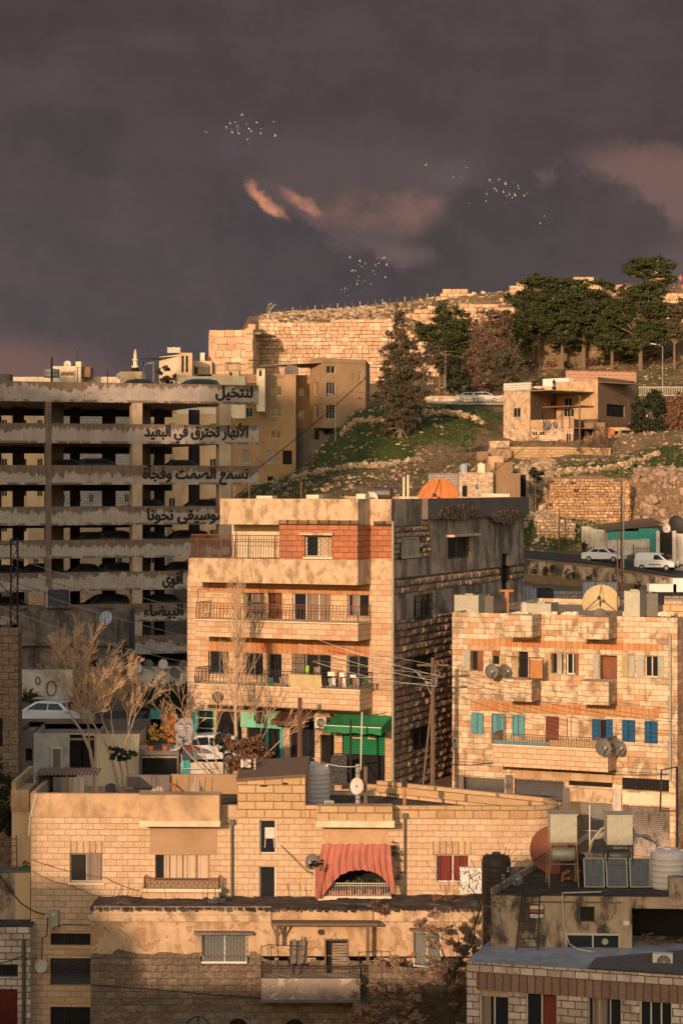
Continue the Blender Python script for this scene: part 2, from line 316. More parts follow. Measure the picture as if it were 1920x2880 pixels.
Mt['rustpipe']=paint('rusty_pipe',(.42,.18,.07),.8,.2)
Mt['wood']=paint('old_wood',(.15,.10,.07),.85,.4,0.,6.)
Mt['poleiron']=paint('brown_pole',(.13,.07,.045),.8,.2)
Mt['door']=paint('maroon_door',(.13,.03,.02),.6,.2)
Mt['teal']=ribbed('teal_shutter_paint',(.13,.36,.42),.06,2,.6,0.,(.10,.2,.22),.3,.01)
Mt['blue']=ribbed('blue_shutter_paint',(.02,.11,.26),.06,2,.6,0.,(.02,.06,.12),.3,.01)
Mt['paleshut']=ribbed('weathered_pale_shutter',(.50,.50,.42),.06,2,.7,0.,(.30,.20,.12),.6,.01)
Mt['tanshut']=ribbed('peeling_tan_shutter',(.52,.38,.22),.06,2,.7,0.,(.30,.14,.07),.6,.01)
Mt['brownshut']=ribbed('brown_wooden_shutter',(.30,.12,.06),.06,2,.7,0.,(.12,.06,.04),.6,.01)
Mt['rollgrey']=ribbed('grey_roller_shutter',(.20,.19,.18),.09,2,.5,.3,(.10,.07,.05),.4,.02)
Mt['rolldark']=ribbed('slate_roller_shutter',(.09,.09,.10),.09,2,.5,.3,(.06,.05,.05),.4,.02)
Mt['rollpeel']=ribbed('peeling_roller_shutter',(.42,.35,.30),.09,2,.6,.1,(.08,.065,.06),.9,.02)
Mt['rollgreen']=ribbed('green_slats',(.02,.22,.09),.10,2,.5,.1,(.02,.1,.05),.3,.02)
Mt['corr']=ribbed('corrugated_sheet',(.34,.22,.19),.16,0,.6,.2,(.12,.07,.05),.6,.03)
Mt['corrblue']=ribbed('pale_blue_corrugated',(.45,.50,.60),.22,0,.5,.2,(.3,.3,.3),.3,.03)
Mt['green']=paint('green_awning',(.02,.19,.065),.85,.4,dn=.7,dirt=(.07,.12,.06),sc=2.5)
Mt['mint']=paint('mint_sign',(.18,.55,.38),.7,.2,dn=.3,dirt=(.1,.25,.18))
Mt['tealpaint']=paint('teal_wall_paint',(.05,.33,.32),.7,.2)
Mt['curtain']=paint('coral_curtain_cloth',(.44,.155,.115),.95,.35,dn=.7,dirt=(.27,.14,.11),sc=2.5)
Mt['redcurtain']=paint('red_curtain',(.17,.035,.028),.9,.2,dn=.1)
Mt['paleCurtain']=paint('beige_curtain',(.55,.42,.30),.9,.15,dn=.2,dirt=(.2,.15,.1))
Mt['greycurtain']=paint('grey_curtain',(.25,.19,.15),.9,.15,dn=.2)
Mt['cloth']=paint('grey_tarp_cloth',(.44,.33,.25),.95,.25,dn=.4)
Mt['whitetank']=paint('white_plastic_tank',(.62,.55,.52),.5,.1,dn=.3,dirt=(.35,.28,.25))
Mt['blacktank']=paint('black_plastic_tank',(.05,.036,.03),.6,.2,dn=.2)
Mt['galv']=paint('galvanised_steel',(.36,.35,.29),.5,.3,.3,4.,(.22,.18,.12),.5)
Mt['boiler']=paint('dark_boiler_steel',(.12,.115,.105),.4,.3,.5,4.)
Mt['solar']=ribbed('solar_collector',(.11,.12,.14),.10,0,.35,.3,(.2,.19,.19),.4,.01)
Mt['acwhite']=paint('ac_casing',(.62,.57,.50),.5,.1,dn=.2)
Mt['dishgrey']=paint('grey_dish',(.13,.12,.11),.6,.15,dn=.2)
Mt['dishpale']=paint('pale_dish',(.58,.52,.46),.5,.1,dn=.2)
Mt['dishtan']=paint('tan_mesh_dish',(.48,.37,.20),.6,.15,dn=.3)
Mt['carwhite']=paint('white_car_paint',(.68,.68,.70),.25,.05,dn=.1,spec=.6)
Mt['cardark']=paint('dark_car_paint',(.03,.03,.035),.25,.1,dn=.1,spec=.6)
Mt['tyre']=paint('tyre_rubber',(.02,.02,.02),.8,.1)
Mt['rim']=paint('wheel_rim',(.35,.35,.36),.4,.1,.4)
Mt['black']=paint('black_paint',(.015,.013,.012),.7,.2,dn=0)
Mt['letter']=mat('worn_black_lettering',lambda t,b:t.mix(t.ss(t.noise(obc(t),9.,6.,.7),.66,.74),(.02,.017,.016),(.25,.19,.15)),.8)
Mt['whitepaint']=paint('white_paint',(.70,.68,.64),.7,.1,dn=.2)
Mt['terracotta']=paint('terracotta',(.36,.12,.06),.85,.2)
Mt['lampglass']=paint('headlight_glass',(.6,.62,.65),.15,.1,dn=0)
Mt['bark']=mat('pale_bark',lambda t,b:t.mix(t.noise(obc(t),2.,6.,.7),(.30,.22,.15),(.56,.43,.31)),.9)
Mt['barkdark']=mat('dark_bark',lambda t,b:t.mix(t.noise(obc(t),2.,6.,.7),(.035,.026,.02),(.09,.065,.05)),.9)
Mt['barkmid']=mat('brown_bark',lambda t,b:t.mix(t.noise(obc(t),2.,6.,.7),(.12,.08,.055),(.22,.15,.10)),.9)
Mt['pine']=leafmat('pine_needles',(.018,.032,.011),(.085,.090,.034),(.05,.048,.02))
Mt['olive']=leafmat('grey_olive_leaves',(.06,.055,.035),(.13,.105,.065),(.10,.065,.042))
Mt['darkgreen']=leafmat('dark_ivy_leaves',(.015,.022,.012),(.05,.055,.028))
Mt['green2']=leafmat('green_leaves',(.04,.09,.02),(.10,.15,.04))
Mt['brownleaf']=leafmat('dry_brown_leaves',(.11,.055,.035),(.26,.14,.09),(.16,.075,.045))
Mt['redtwig']=leafmat('reddish_twigs',(.10,.06,.045),(.20,.115,.085))
Mt['seed']=leafmat('dry_seed_clusters',(.17,.105,.075),(.38,.25,.17))
Mt['twig']=mat('golden_twigs',lambda t,b:(.50,.34,.215),.9)

Mt['wallgrey']=plaster('stained_dark_concrete',(.20,.17,.15),(.13,.11,.10),(.045,.038,.035),.85,.6,2.2,(.42,.62))
# ================= kit =================
def bars(mb,x0,x1,z0,z1,y,n,t=.012,hor=2,bulge=0.):
    for i in range(n+1):
        x=x0+(x1-x0)*i/n
        if bulge: mb.tube([(x,y,z1),(x,y-bulge*.2,z0+(z1-z0)*.6),(x,y-bulge,z0+(z1-z0)*.28),(x,y-bulge*.3,z0)],t,4)
        else: mb.tube([(x,y,z0),(x,y,z1)],t,4)
    for j in range(hor): z=z0+(z1-z0)*(j/(hor-1) if hor>1 else 1); mb.tube([(x0,y,z),(x1,y,z)],t*1.5,4)
    return mb
def pleats(x0,x1,z0,z1,y,n=8,a=.03,th=0):
    m=MB(); m.grid(lambda s,t:(x0+(x1-x0)*s, y-a*math.sin(s*n*2*math.pi)-a*.5*math.sin(s*n*4.3+1), z0+(z1-z0)*t),max(8,n*8),3); return m
def window(par,r,kind,y=0.,dep=.22,frame='alu',n=2,pane='glass',curtain=None,cur=(0,1),sill=None,lintel=None,grille=None,leaf='teal',label=None,name=None):
    x0,x1,z0,z1=r; w=x1-x0; h=z1-z0; e=y+dep-.03; o=None
    if kind=='slide':
        m=MB(); t=.05
        m.box(x0,x1,e-.05,e,z0,z0+t); m.box(x0,x1,e-.05,e,z1-t,z1)
        for i in range(n+1):
            c=x0+t/2+(w-t)*i/n; m.box(c-t/2,c+t/2,e-.056,e-.004,z0+t,z1-t)
        o=m.build(name or 'window',Mt[frame],par)
        for i in range(n):
            MB().box(x0+w*i/n+.01,x0+w*(i+1)/n-.01,e-.012,e+.02,z0+.01,z1-.01).build('pane',Mt[pane],o)
        if curtain: pleats(x0+w*cur[0]+.03,x0+w*cur[1]-.03,z0+.05,z1-.05,e-.03,max(3,int(w*(cur[1]-cur[0])*7)),.014).build('curtain',Mt[curtain],o)
    elif kind=='dark':
        o=MB().box(x0,x1,e,e+.05,z0,z1).build(name or 'window',Mt['void'],par)
    elif kind=='shut':
        o=MB().box(x0,x1,e,e+.05,z0,z1).build(name or 'window',Mt['void'],par)
        for i in range(2):
            m=MB(); a=x0+w*i/2+.015; b=x0+w*(i+1)/2-.015; m.box(a,b,y-.04,y-.005,z0,z1)
            m.box(a,b,y-.055,y-.04,z0,z0+.07); m.box(a,b,y-.055,y-.04,z1-.07,z1); m.box(a,a+.05,y-.055,y-.04,z0+.07,z1-.07); m.box(b-.05,b,y-.055,y-.04,z0+.07,z1-.07)
            m.build('shutter',Mt[leaf],o)
    elif kind=='roller':
        m=MB(); N=max(4,int(h/.09))
        for i in range(N):
            a=z0+h*i/N; b=z0+h*(i+1)/N; m.add([(x0,e,a),(x1,e,a),(x1,e-.03,(a+b)/2),(x0,e-.03,(a+b)/2),(x1,e,b),(x0,e,b)],[(0,1,2,3),(3,2,4,5)])
        o=m.build(name or 'roller_shutter',Mt[leaf],par)
    elif kind=='door':
        m=MB(); m.box(x0,x1,e-.04,e,z0,z1); m.box(x0+w*.15,x1-w*.15,e-.055,e-.04,z0+h*.1,z0+h*.42); m.box(x0+w*.15,x1-w*.15,e-.055,e-.04,z0+h*.52,z0+h*.9)
        o=m.build(name or 'door',Mt[leaf],par); MB().box(x1-w*.12,x1-w*.06,e-.09,e-.04,z0+h*.45,z0+h*.5).build('handle',Mt['alu'],o)
    if grille:
        m=MB(); g=y-.02; k=grille.split(':')[0]
        if k=='bars': bars(m,x0+.02,x1-.02,z0+.02,z1-.02,y+.03,max(4,int(w/.12)),.011,4)
        elif k=='dia':
            N=max(4,int(w/.13))
            for i in range(N+1):
                c=x0+w*i/N; m.tube([(c+(.035 if (j+i)%2 else -.035)*(0 if i in(0,N) else 1),y-.04,z0+h*j/9) for j in range(10)],.011,4)
            m.tube([(x0,y-.04,z0),(x1,y-.04,z0)],.02,4); m.tube([(x0,y-.04,z1),(x1,y-.04,z1)],.02,4)
        elif k=='orn':
            N=max(4,int(w/.16))
            for i in range(N+1): m.tube([(x0+w*i/N,y+.02,z0),(x0+w*i/N,y+.02,z1)],.012,4)
            for t in (.12,.3,.5,.7,.88): m.tube([(x0,y+.02,z0+h*t),(x1,y+.02,z0+h*t)],.011,4)
            for i in range(0,N,2):
                for t in (.2,.6): m.tube([(x0+w*(i+.2)/N,y+.015,z0+h*t),(x0+w*(i+.8)/N,y+.015,z0+h*(t+.2))],.01,4)
        m.build('window_grille',Mt['whiteframe' if 'w' in grille.split(':')[1:] else 'iron'],o)
    if sill: MB().box(x0-.08,x1+.08,y-.09,y-.003,z0-.10,z0-.01).build('sill',Mt[sill],o)
    if lintel: MB().box(x0-.25,x1+.25,y-.28,y-.003,z1+.08,z1+.18).build('lintel',Mt[lintel],o)
    if label: o['label']=label
    return o
def railing(par,x0,x1,y0,y1,z0,z1,n,mt='iron',bulge=0.,sides='lr',t=.013,hor=3,name='railing'):
    # front run at y1 (outer), side runs back to y0
    m=MB(); bars(m,x0,x1,z0,z1,y1,n,t,2,bulge)
    if hor>2: m.tube([(x0,y1,z0+(z1-z0)*.82),(x1,y1,z0+(z1-z0)*.82)],t,4)
    for c,s_ in (('l',x0),('r',x1)):
        if c in sides:
            k=max(2,int(abs(y1-y0)/((x1-x0)/n)))
            for i in range(k+1): yy=y0+(y1-y0)*i/k; m.tube([(s_,yy,z0),(s_,yy,z1)],t,4)
            m.tube([(s_,y0,z0),(s_,y1,z0)],t*1.5,4); m.tube([(s_,y0,z1),(s_,y1,z1)],t*1.5,4)
    return m.build(name,Mt[mt],par)
def dish(label,loc,r,az=0.,el=25.,mt='dishgrey',pole=.6,cat='satellite dish',group=None,sag=.22,arm=True,oval=1.12,name='satellite_dish'):
    t=thing(name,label,cat,loc,0,group)
    M=Matrix.Translation((0,0,pole+r*.3))@Matrix.Rotation(R(az),4,'Z')@Matrix.Rotation(R(90-el),4,'X')   # bowl axis +Z -> toward -Y
    prof=[(0.001,-sag*r)]+[(r*k/8,-sag*r*(1-(k/8)**2)) for k in range(1,9)]+[(r*1.02,.01),(r*1.0,-.03)]+[(r*k/8,-sag*r*(1-(k/8)**2)-.03) for k in range(7,0,-1)]+[(.001,-sag*r-.03)]
    MB().lathe(prof,26).xf(M@Matrix.Diagonal((1,oval,1,1))).build('reflector',Mt[mt],t,True)
    if arm:
        m=MB(); m.tube([(0,-r*.98,.0),(0,-r*.25,r*.85)],.018+.008*r,5)
        m.xf(M).build('feed_arm',Mt['iron'],t); MB().cyl((0,-r*.30,r*.80),(0,-r*.18,r*.98),.035+.03*r,n=8).xf(M).build('receiver',Mt['dishpale'],t)
    MB().cyl((0,.05+sag*r*.6,0),(0,.05+sag*r*.6,pole+r*.4),.03+.01*r,n=8).build('mount',Mt['iron'],t)
    return t
def bigdish(label,loc,r,az,el,mt):   # large dish on tripod with spokes
    t=dish(label,loc,r,az,el,mt,pole=r*.5,oval=1.0,arm=False,sag=.28)
    M=Matrix.Translation((0,0,r*.5+r*.3))@Matrix.Rotation(R(az),4,'Z')@Matrix.Rotation(R(90-el),4,'X')
    m=MB()
    for k in range(3): a=R(90+120*k); m.tube([(r*.95*math.cos(a),r*.95*math.sin(a),0),(0,0,r*.75)],.022,4)
    m.xf(M).build('feed_struts',Mt['iron'],t); MB().cyl((0,0,r*.66),(0,0,r*.84),.09,n=10).xf(M).build('receiver',Mt['iron'],t); return t
def cistern(label,loc,w,d,h,mt='galv',rz=0.,lid=True,group=None):
    t=thing('water_tank',label,'water tank',loc,rz,group); m=MB().box(-w/2,w/2,-d/2,d/2,0,h)
    for sx in(-1,1): m.box(sx*w/2-.02,sx*w/2+.02,-d/2-.02,d/2+.02,-.01,h+.03)
    m.build('tank_body',Mt[mt],t)
    if lid: MB().box(-.2,.2,-.2,.2,h,h+.06).build('lid',Mt[mt],t)
    return t
def roundtank(label,loc,r,h,mt,nr=7,lid=True,cat='water tank'):
    t=thing('water_tank',label,cat,loc); prof=[(.001,0),(r,0)]
    for i in range(nr):
        z=h*.86*i/nr; dz=h*.86/nr; prof+= [(r,z+dz*.15),(r*1.025,z+dz*.3),(r*1.025,z+dz*.5),(r,z+dz*.65)]
    prof+=[(r,h*.88),(r*.93,h*.93),(r*.35,h*.99),(.001,h*.99)]
    MB().lathe(prof,28).build('tank_body',Mt[mt],t,True)
    if lid:
        MB().lathe([(.001,h*1.03),(r*.28,h*1.03),(r*.30,h*.97)],16).build('lid',Mt[mt],t)
        m=MB()
        for k in range(8): a=k*math.pi/4; m.obox((r*.8*math.cos(a),r*.8*math.sin(a),h*.945),(r*.22,.07,h*.05),(0,0,a))
        m.build('lugs',Mt[mt],t)
    return t
def acunit(label,loc,rz=0.,w=.85,h=.6,d=.32,group=None):
    t=thing('air_conditioner',label,'air conditioner',loc,rz,group)
    MB().box(-w/2,w/2,-d/2,d/2,.08,h+.08).build('casing',Mt['acwhite'],t)
    m=MB(); cx=w*.06
    for rr in (.24,.18,.12,.06): m.tube([(cx+rr*h/.6*math.cos(a),-d/2-.012,.08+h/2+rr*h/.6*math.sin(a)) for a in [2*math.pi*k/20 for k in range(21)]],.008,4)
    for k in range(8): a=k*math.pi/4; m.tube([(cx,-d/2-.012,.08+h/2),(cx+.25*h/.6*math.cos(a),-d/2-.012,.08+h/2+.25*h/.6*math.sin(a))],.006,4)
    m.build('fan_grille',Mt['acwhite'],t)
    MB().cyl((cx,-d/2-.004,.08+h/2),(cx,-d/2+.02,.08+h/2),.26*h/.6,n=24).build('fan_opening',Mt['black'],t)
    f=MB(); 
    for k in range(3): a=k*2.1; f.obox((cx+.11*math.cos(a),-d/2-.007,.08+h/2+.11*math.sin(a)),(.2,.004,.09),(0,-a,0))
    f.build('fan',Mt['iron'],t)
    MB().box(-w/2+.05,-w/2+.12,-d/2,d/2,0,.08).box(w/2-.12,w/2-.05,-d/2,d/2,0,.08).build('feet',Mt['iron'],t)
    s=MB()
    for k in range(6): s.box(w/2+.001,w/2+.006,-d/2+.04,d/2-.04,.14+k*h*.14,.17+k*h*.14)
    s.build('side_vent',Mt['black'],t); return t
def car(label,loc,rz,kind='sedan',paintm='carwhite',group=None,name='parked_car',cat='car'):
    t=thing(name,label,cat,loc,rz,group); L=4.35 if kind!='van' else 4.4; W_=.84; H=1.43 if kind!='van' else 1.82
    if kind=='sedan': low=[(-2.18,.45),(-2.17,.80),(-2.10,.95),(-1.25,1.0),(1.0,.93),(1.95,.80),(2.17,.66),(2.18,.35),(-2.1,.28)]; cab=[(-1.55,.97),(-1.0,1.38),(-.6,1.43),(.25,1.42),(.45,1.38),(1.15,.93)]; win=[(-1.25,1.02),(-.88,1.33),(.28,1.34),(.86,1.0)]; pill=(-.32,.0)
    elif kind=='hatch': low=[(-2.05,.45),(-2.08,.8),(-2.02,1.0),(-1.3,1.05),(1.0,.97),(1.8,.82),(2.05,.66),(2.07,.35),(-2.0,.28)]; cab=[(-2.0,1.0),(-1.75,1.40),(-1.2,1.50),(.1,1.50),(.4,1.44),(1.3,.95)]; win=[(-1.6,1.05),(-1.4,1.36),(.2,1.40),(.95,1.03)]; pill=(-.35,.0)
    else: low=[(-2.18,.45),(-2.2,.9),(-2.15,1.1),(.9,1.12),(1.75,1.02),(2.12,.84),(2.18,.38),(-2.1,.28)]; cab=[(-2.17,1.05),(-2.1,1.62),(-1.9,1.78),(-1.2,1.82),(.2,1.80),(.5,1.70),(1.35,1.06)]; win=[(-.10,1.12),(-.05,1.58),(.42,1.60),(1.0,1.12)]; pill=(.2,.0)
    def loft(poly,w0,w1,z0,z1,bev=.08):
        m=MB(); n=len(poly); cxm=sum(p[0] for p in poly)/n; czm=sum(p[1] for p in poly)/n; secs=[]
        for (yf,sc) in ((-1,.90),(-.93,1.),(.93,1.),(1,.90)):
            s_=[]
            for x,z in poly:
                ww=w0+(w1-w0)*(z-z0)/(z1-z0); xx=cxm+(x-cxm)*(1-(1-sc)*.35); zz=czm+(z-czm)*(1-(1-sc)*.5)
                s_.append((xx,yf*ww,zz))
            secs.append(s_)
        vs=sum(secs,[]); fs=[tuple(range(n)),tuple(range(4*n-1,3*n-1,-1))]
        for k in range(3): fs+=[(k*n+i,(k+1)*n+i,(k+1)*n+(i+1)%n,k*n+(i+1)%n) for i in range(n)]
        return m.add(vs,fs)
    b=loft(low,.86,.84,.3,1.); b.build('body',Mt[paintm],t)
    rf=loft(cab,.80,.60,cab[0][1],cab[3][1]); rf.build('cabin',Mt[paintm],t)
    zb,zt=cab[0][1],cab[3][1]
    def wy(z): return .80+(.60-.80)*(z-zb)/(zt-zb)
    for s_ in (-1,1):
        for seg in range(2 if kind!='van' else 1):
            m=MB(); xp=pill[0]
            zl=lambda x:0
            (xa,za),(xb,zb2),(xc,zc),(xd,zd)=win
            if kind=='van': poly=win
            elif seg==0: poly=[(xa,za),(xb,zb2),(xp-.03,zb2+.005),(xp-.03,za)]
            else: poly=[(xp+.03,zd),(xp+.03,zc),(xc,zc),(xd,zd)]
            o=.004
            vs=[(x,s_*(wy(z)+.012),z) for x,z in poly]+[(x,s_*(wy(z)-.03),z) for x,z in poly]
            n=4; m.add(vs,[(0,1,2,3),(4,5,6,7)]+[(i,(i+1)%n,n+(i+1)%n,n+i) for i in range(n)]); m.build('side_window',Mt['carglass'],t)
    fr=[p for p in cab if p[0]==max(q[0] for q in cab)][0]; ft=cab[-2]
    def glass(a,b_,nm,out):
        nx,nz=(b_[1]-a[1]),-(b_[0]-a[0]); l=math.hypot(nx,nz); nx,nz=nx/l*out,nz/l*out
        def lp(k): return (a[0]+(b_[0]-a[0])*k,a[1]+(b_[1]-a[1])*k)
        p,q=lp(.1),lp(.9); m=MB(); vs=[]
        for oo in (.012,-.03):
            for (pt) in (p,q):
                for s_ in(-1,1): vs.append((pt[0]+nx*oo,s_*(wy(pt[1])-.07),pt[1]+nz*oo))
        m.add(vs,[(0,1,3,2),(4,5,7,6),(0,1,5,4),(2,3,7,6),(0,2,6,4),(1,3,7,5)]); m.build(nm,Mt['carglass'],t)
    glass(fr,ft,'windscreen',-1 if False else 1); 
    if kind!='van': glass(cab[1],cab[0],'rear_window',1)
    for sx in (-1.32,1.35):
        for s_ in(-1,1):
            wh=MB().cyl((sx,s_*.68,.31),(sx,s_*.875,.31),.31,n=18).build('wheel',Mt['tyre'],t); MB().cyl((sx,s_*.87,.31),(sx,s_*.885,.31),.19,n=12).build('rim',Mt['rim'],wh)
    for s_ in(-1,1): MB().obox((L/2-.12,s_*.62,.70 if kind!='van' else .85),(.16,.34,.14)).build('headlight',Mt['lampglass'],t); MB().obox((-L/2+.03,s_*.70,.82),(.1,.18,.2)).build('tail_light',Mt['door'],t)
    MB().obox((L/2-.02,0,.45),(.14,1.5,.25)).build('bumper',Mt['iron' if kind=='van' else paintm],t)
    MB().obox((L/2+.055,0,.5),(.01,.5,.11)).build('number_plate',Mt['whitepaint'],t)
    if kind=='van': 
        for s_ in(-1,1): MB().obox((.1,s_*.87,.62),(1.3,.02,.09)).build('side_moulding',Mt['iron'],t)
    else:
        for s_ in(-1,1): MB().obox((.75,s_*.93,1.0),(.12,.14,.1)).build('mirror',Mt[paintm],t)
    return t
# ---- trees
def leafcloud(blobs,n,size,seed=1,shell=.35,asp=.45,lumps=0,gap=.0):
    r=random.Random(seed); m=MB(); tot=sum(b[3]*b[4]*b[5] for b in blobs) or 1
    for b in blobs:
        k=int(n*b[3]*b[4]*b[5]/tot); nl=max(9,int(14+k/170)); cl=[]
        for _ in range(nl):
            while 1:
                p=Vector((r.uniform(-1,1),r.uniform(-1,1),r.uniform(-1,1)))
                if .25<p.length<=1: break
            cl.append((p*.95,r.uniform(.13,.33)))
        for _ in range(k):
            c,cr=r.choice(cl); g=Vector((r.gauss(0,1),r.gauss(0,1),r.gauss(0,1)*.7)); p=c+g*cr*.55
            if p.length>1.3: continue
            q=Vector((b[0]+p.x*b[3],b[1]+p.y*b[4],b[2]+p.z*b[5]))
            a=Vector((r.gauss(0,1),r.gauss(0,1),r.gauss(0,1))).normalized(); c2=a.cross(Vector((r.gauss(0,1),r.gauss(0,1),r.gauss(0,1)))).normalized(); s_=size*r.uniform(.6,1.4)
            m.add([q-a*s_,q-c2*s_*asp,q+a*s_,q+c2*s_*asp],[(0,1,2,3)])
    return m
def limbs(m,base,tips,r0,r=None,seed=1,n=6,wig=.08,fork=.35):
    rr=random.Random(seed)
    for tp in tips:
        b=Vector(base); e=Vector(tp); L=(e-b).length; pts=[]; 
        for i in range(6):
            k=i/5; p=b.lerp(e,k); p.z+= L*.12*math.sin(k*math.pi)*(.5 if abs(e.x-b.x)>.2*L else 0); p+=Vector((rr.uniform(-1,1),rr.uniform(-1,1),0))*L*wig*(k*(1-k)*2); pts.append(p)
        m.tube(pts,[max(.015,(r or r0*.5)*(1-.8*i/5)) for i in range(6)],n)
def tree(name,label,loc,trunk,blobs,n,size,leaf,bark='barkmid',r0=.25,group=None,seed=1,extra=None,asp=.45,lean=0.,cat='tree'):
    t=thing(name,label,cat,loc,0,group); m=MB()
    top=Vector((lean,0,trunk)); m.tube([(0,0,-.6),(lean*.3,0,trunk*.35),(lean*.75,.02,trunk*.7),tuple(top)],[r0*1.25,r0,r0*.8,r0*.65],8)
    limbs(m,top-Vector((0,0,trunk*.15)),[(b[0],b[1],b[2]) for b in blobs],r0,seed=seed)
    m.build('trunk',Mt[bark],t); leafcloud(blobs,n,size,seed,asp=asp).build('crown',Mt[leaf],t); return t
def bare(name,label,loc,h,r0,seed,spread=.5,levels=5,bark='bark',twig=None,up=.5,trunks=1,lean=0.,first=.35,group=None,ntw=4,decay=.72,ang=32,tw0=.006):
    t=thing(name,label,'tree',loc,0,group); rr=random.Random(seed); m=MB(); tw=MB()
    def br(p,d,L,r,lv):
        pts=[p]; q=p.copy(); dd=d.copy(); rs=[r]; k=3 if lv<2 else 2
        for i in range(k):
            dd=(dd+Vector((rr.gauss(0,.13),rr.gauss(0,.13),rr.gauss(0,.06)+up*.10))).normalized(); q=q+dd*L/k; pts.append(q.copy()); rs.append(max(tw0,r*(1-.38*(i+1)/k)))
        (m if lv<levels-2 or twig is None else tw).tube(pts,rs,6 if lv<2 else (4 if lv<4 else 3),caps=False)
        if lv>=levels: return
        nb=(2 if lv==0 else 3) if lv<levels-1 else ntw
        for j in range(nb):
            a=R(ang)*rr.uniform(.6,1.35)*(.75 if j==0 else 1); ax=dd.cross(Vector((rr.gauss(0,1),rr.gauss(0,1),rr.gauss(0,1)))).normalized()
            nd=Matrix.Rotation(a,3,ax)@dd; k_=rr.choice([1,2]) if j and len(pts)>2 else -1
            st=pts[-1] if j==0 or rr.random()<.5 else pts[-2]
            br(st,nd,L*decay*rr.uniform(.75,1.15),rs[-1]*(.85 if j==0 else .62),lv+1)
    for k in range(trunks):
        a=(k-(trunks-1)/2)*spread*.5+lean; br(Vector(((k-(trunks-1)/2)*.15,0,-.5)),Vector((a,rr.uniform(-.1,.1),1)).normalized(),h*first,r0,0)
    m.build('trunk',Mt[bark],t)
    if twig: tw.build('twigs',Mt[twig],t)
    return t
def ctrl(mn_,x,y):  # unused spare
    return 0
# ---- people: one skinned body
def person(label,loc,rz,joints,edges,cloth,scale=1.,skin=None):
    t=thing('person',label,'person',loc,rz)
    me=bpy.data.meshes.new('body'); me.from_pydata([tuple(Vector(j[0])*scale) for j in joints],edges,[]); me.materials.append(Mt[cloth])
    o=bpy.data.objects.new('body',me); C.objects.link(o); o.parent=t
    me.skin_vertices.new() if hasattr(me.skin_vertices,'new') else None
    o.modifiers.new('skin','SKIN'); sk=me.skin_vertices[0].data
    for i,j in enumerate(joints): sk[i].radius=(j[1]*scale,j[1]*scale)
    sk[0].use_root=True; o.modifiers.new('sub','SUBSURF').levels=1; o.modifiers['sub'].render_levels=1
    return t
BODY=[((0,0,.95),.15),((0,0,1.2),.16),((0,0,1.42),.13),((0,0,1.52),.06),((0,-.02,1.64),.10),((0,-.02,1.72),.08),
 ((.18,0,1.40),.07),((.25,-.03,1.14),.05),((.24,-.12,.9),.04),((-.18,0,1.40),.07),((-.26,-.02,1.14),.05),((-.25,-.1,.9),.04),
 ((.09,0,.88),.10),((.11,-.02,.48),.07),((.11,.02,.08),.05),((.12,-.14,.04),.04),((-.09,0,.88),.10),((-.11,.05,.48),.07),((-.12,.12,.08),.05),((-.12,-.02,.04),.04)]
BEDG=[(0,1),(1,2),(2,3),(3,4),(4,5),(2,6),(6,7),(7,8),(2,9),(9,10),(10,11),(0,12),(12,13),(13,14),(14,15),(0,16),(16,17),(17,18),(18,19)]
def wire(label,pts,r=.012,mt='black',group=None,sag=.0,name='power_cable',cat='cable'):
    out=[]
    for a,b in zip(pts[:-1],pts[1:]):
        a,b=Vector(a),Vector(b); n=12
        for i in range(n+(1 if b==Vector(pts[-1]) else 0)):
            k=i/n; p=a.lerp(b,k); p.z-=sag*4*k*(1-k); out.append(p)
    o=MB()
    c=out[0].copy(); o.tube([p-c for p in out],r,4); ob=o.build(name,Mt[mt]); ob.location=c
    return tag(ob,label,cat,group)
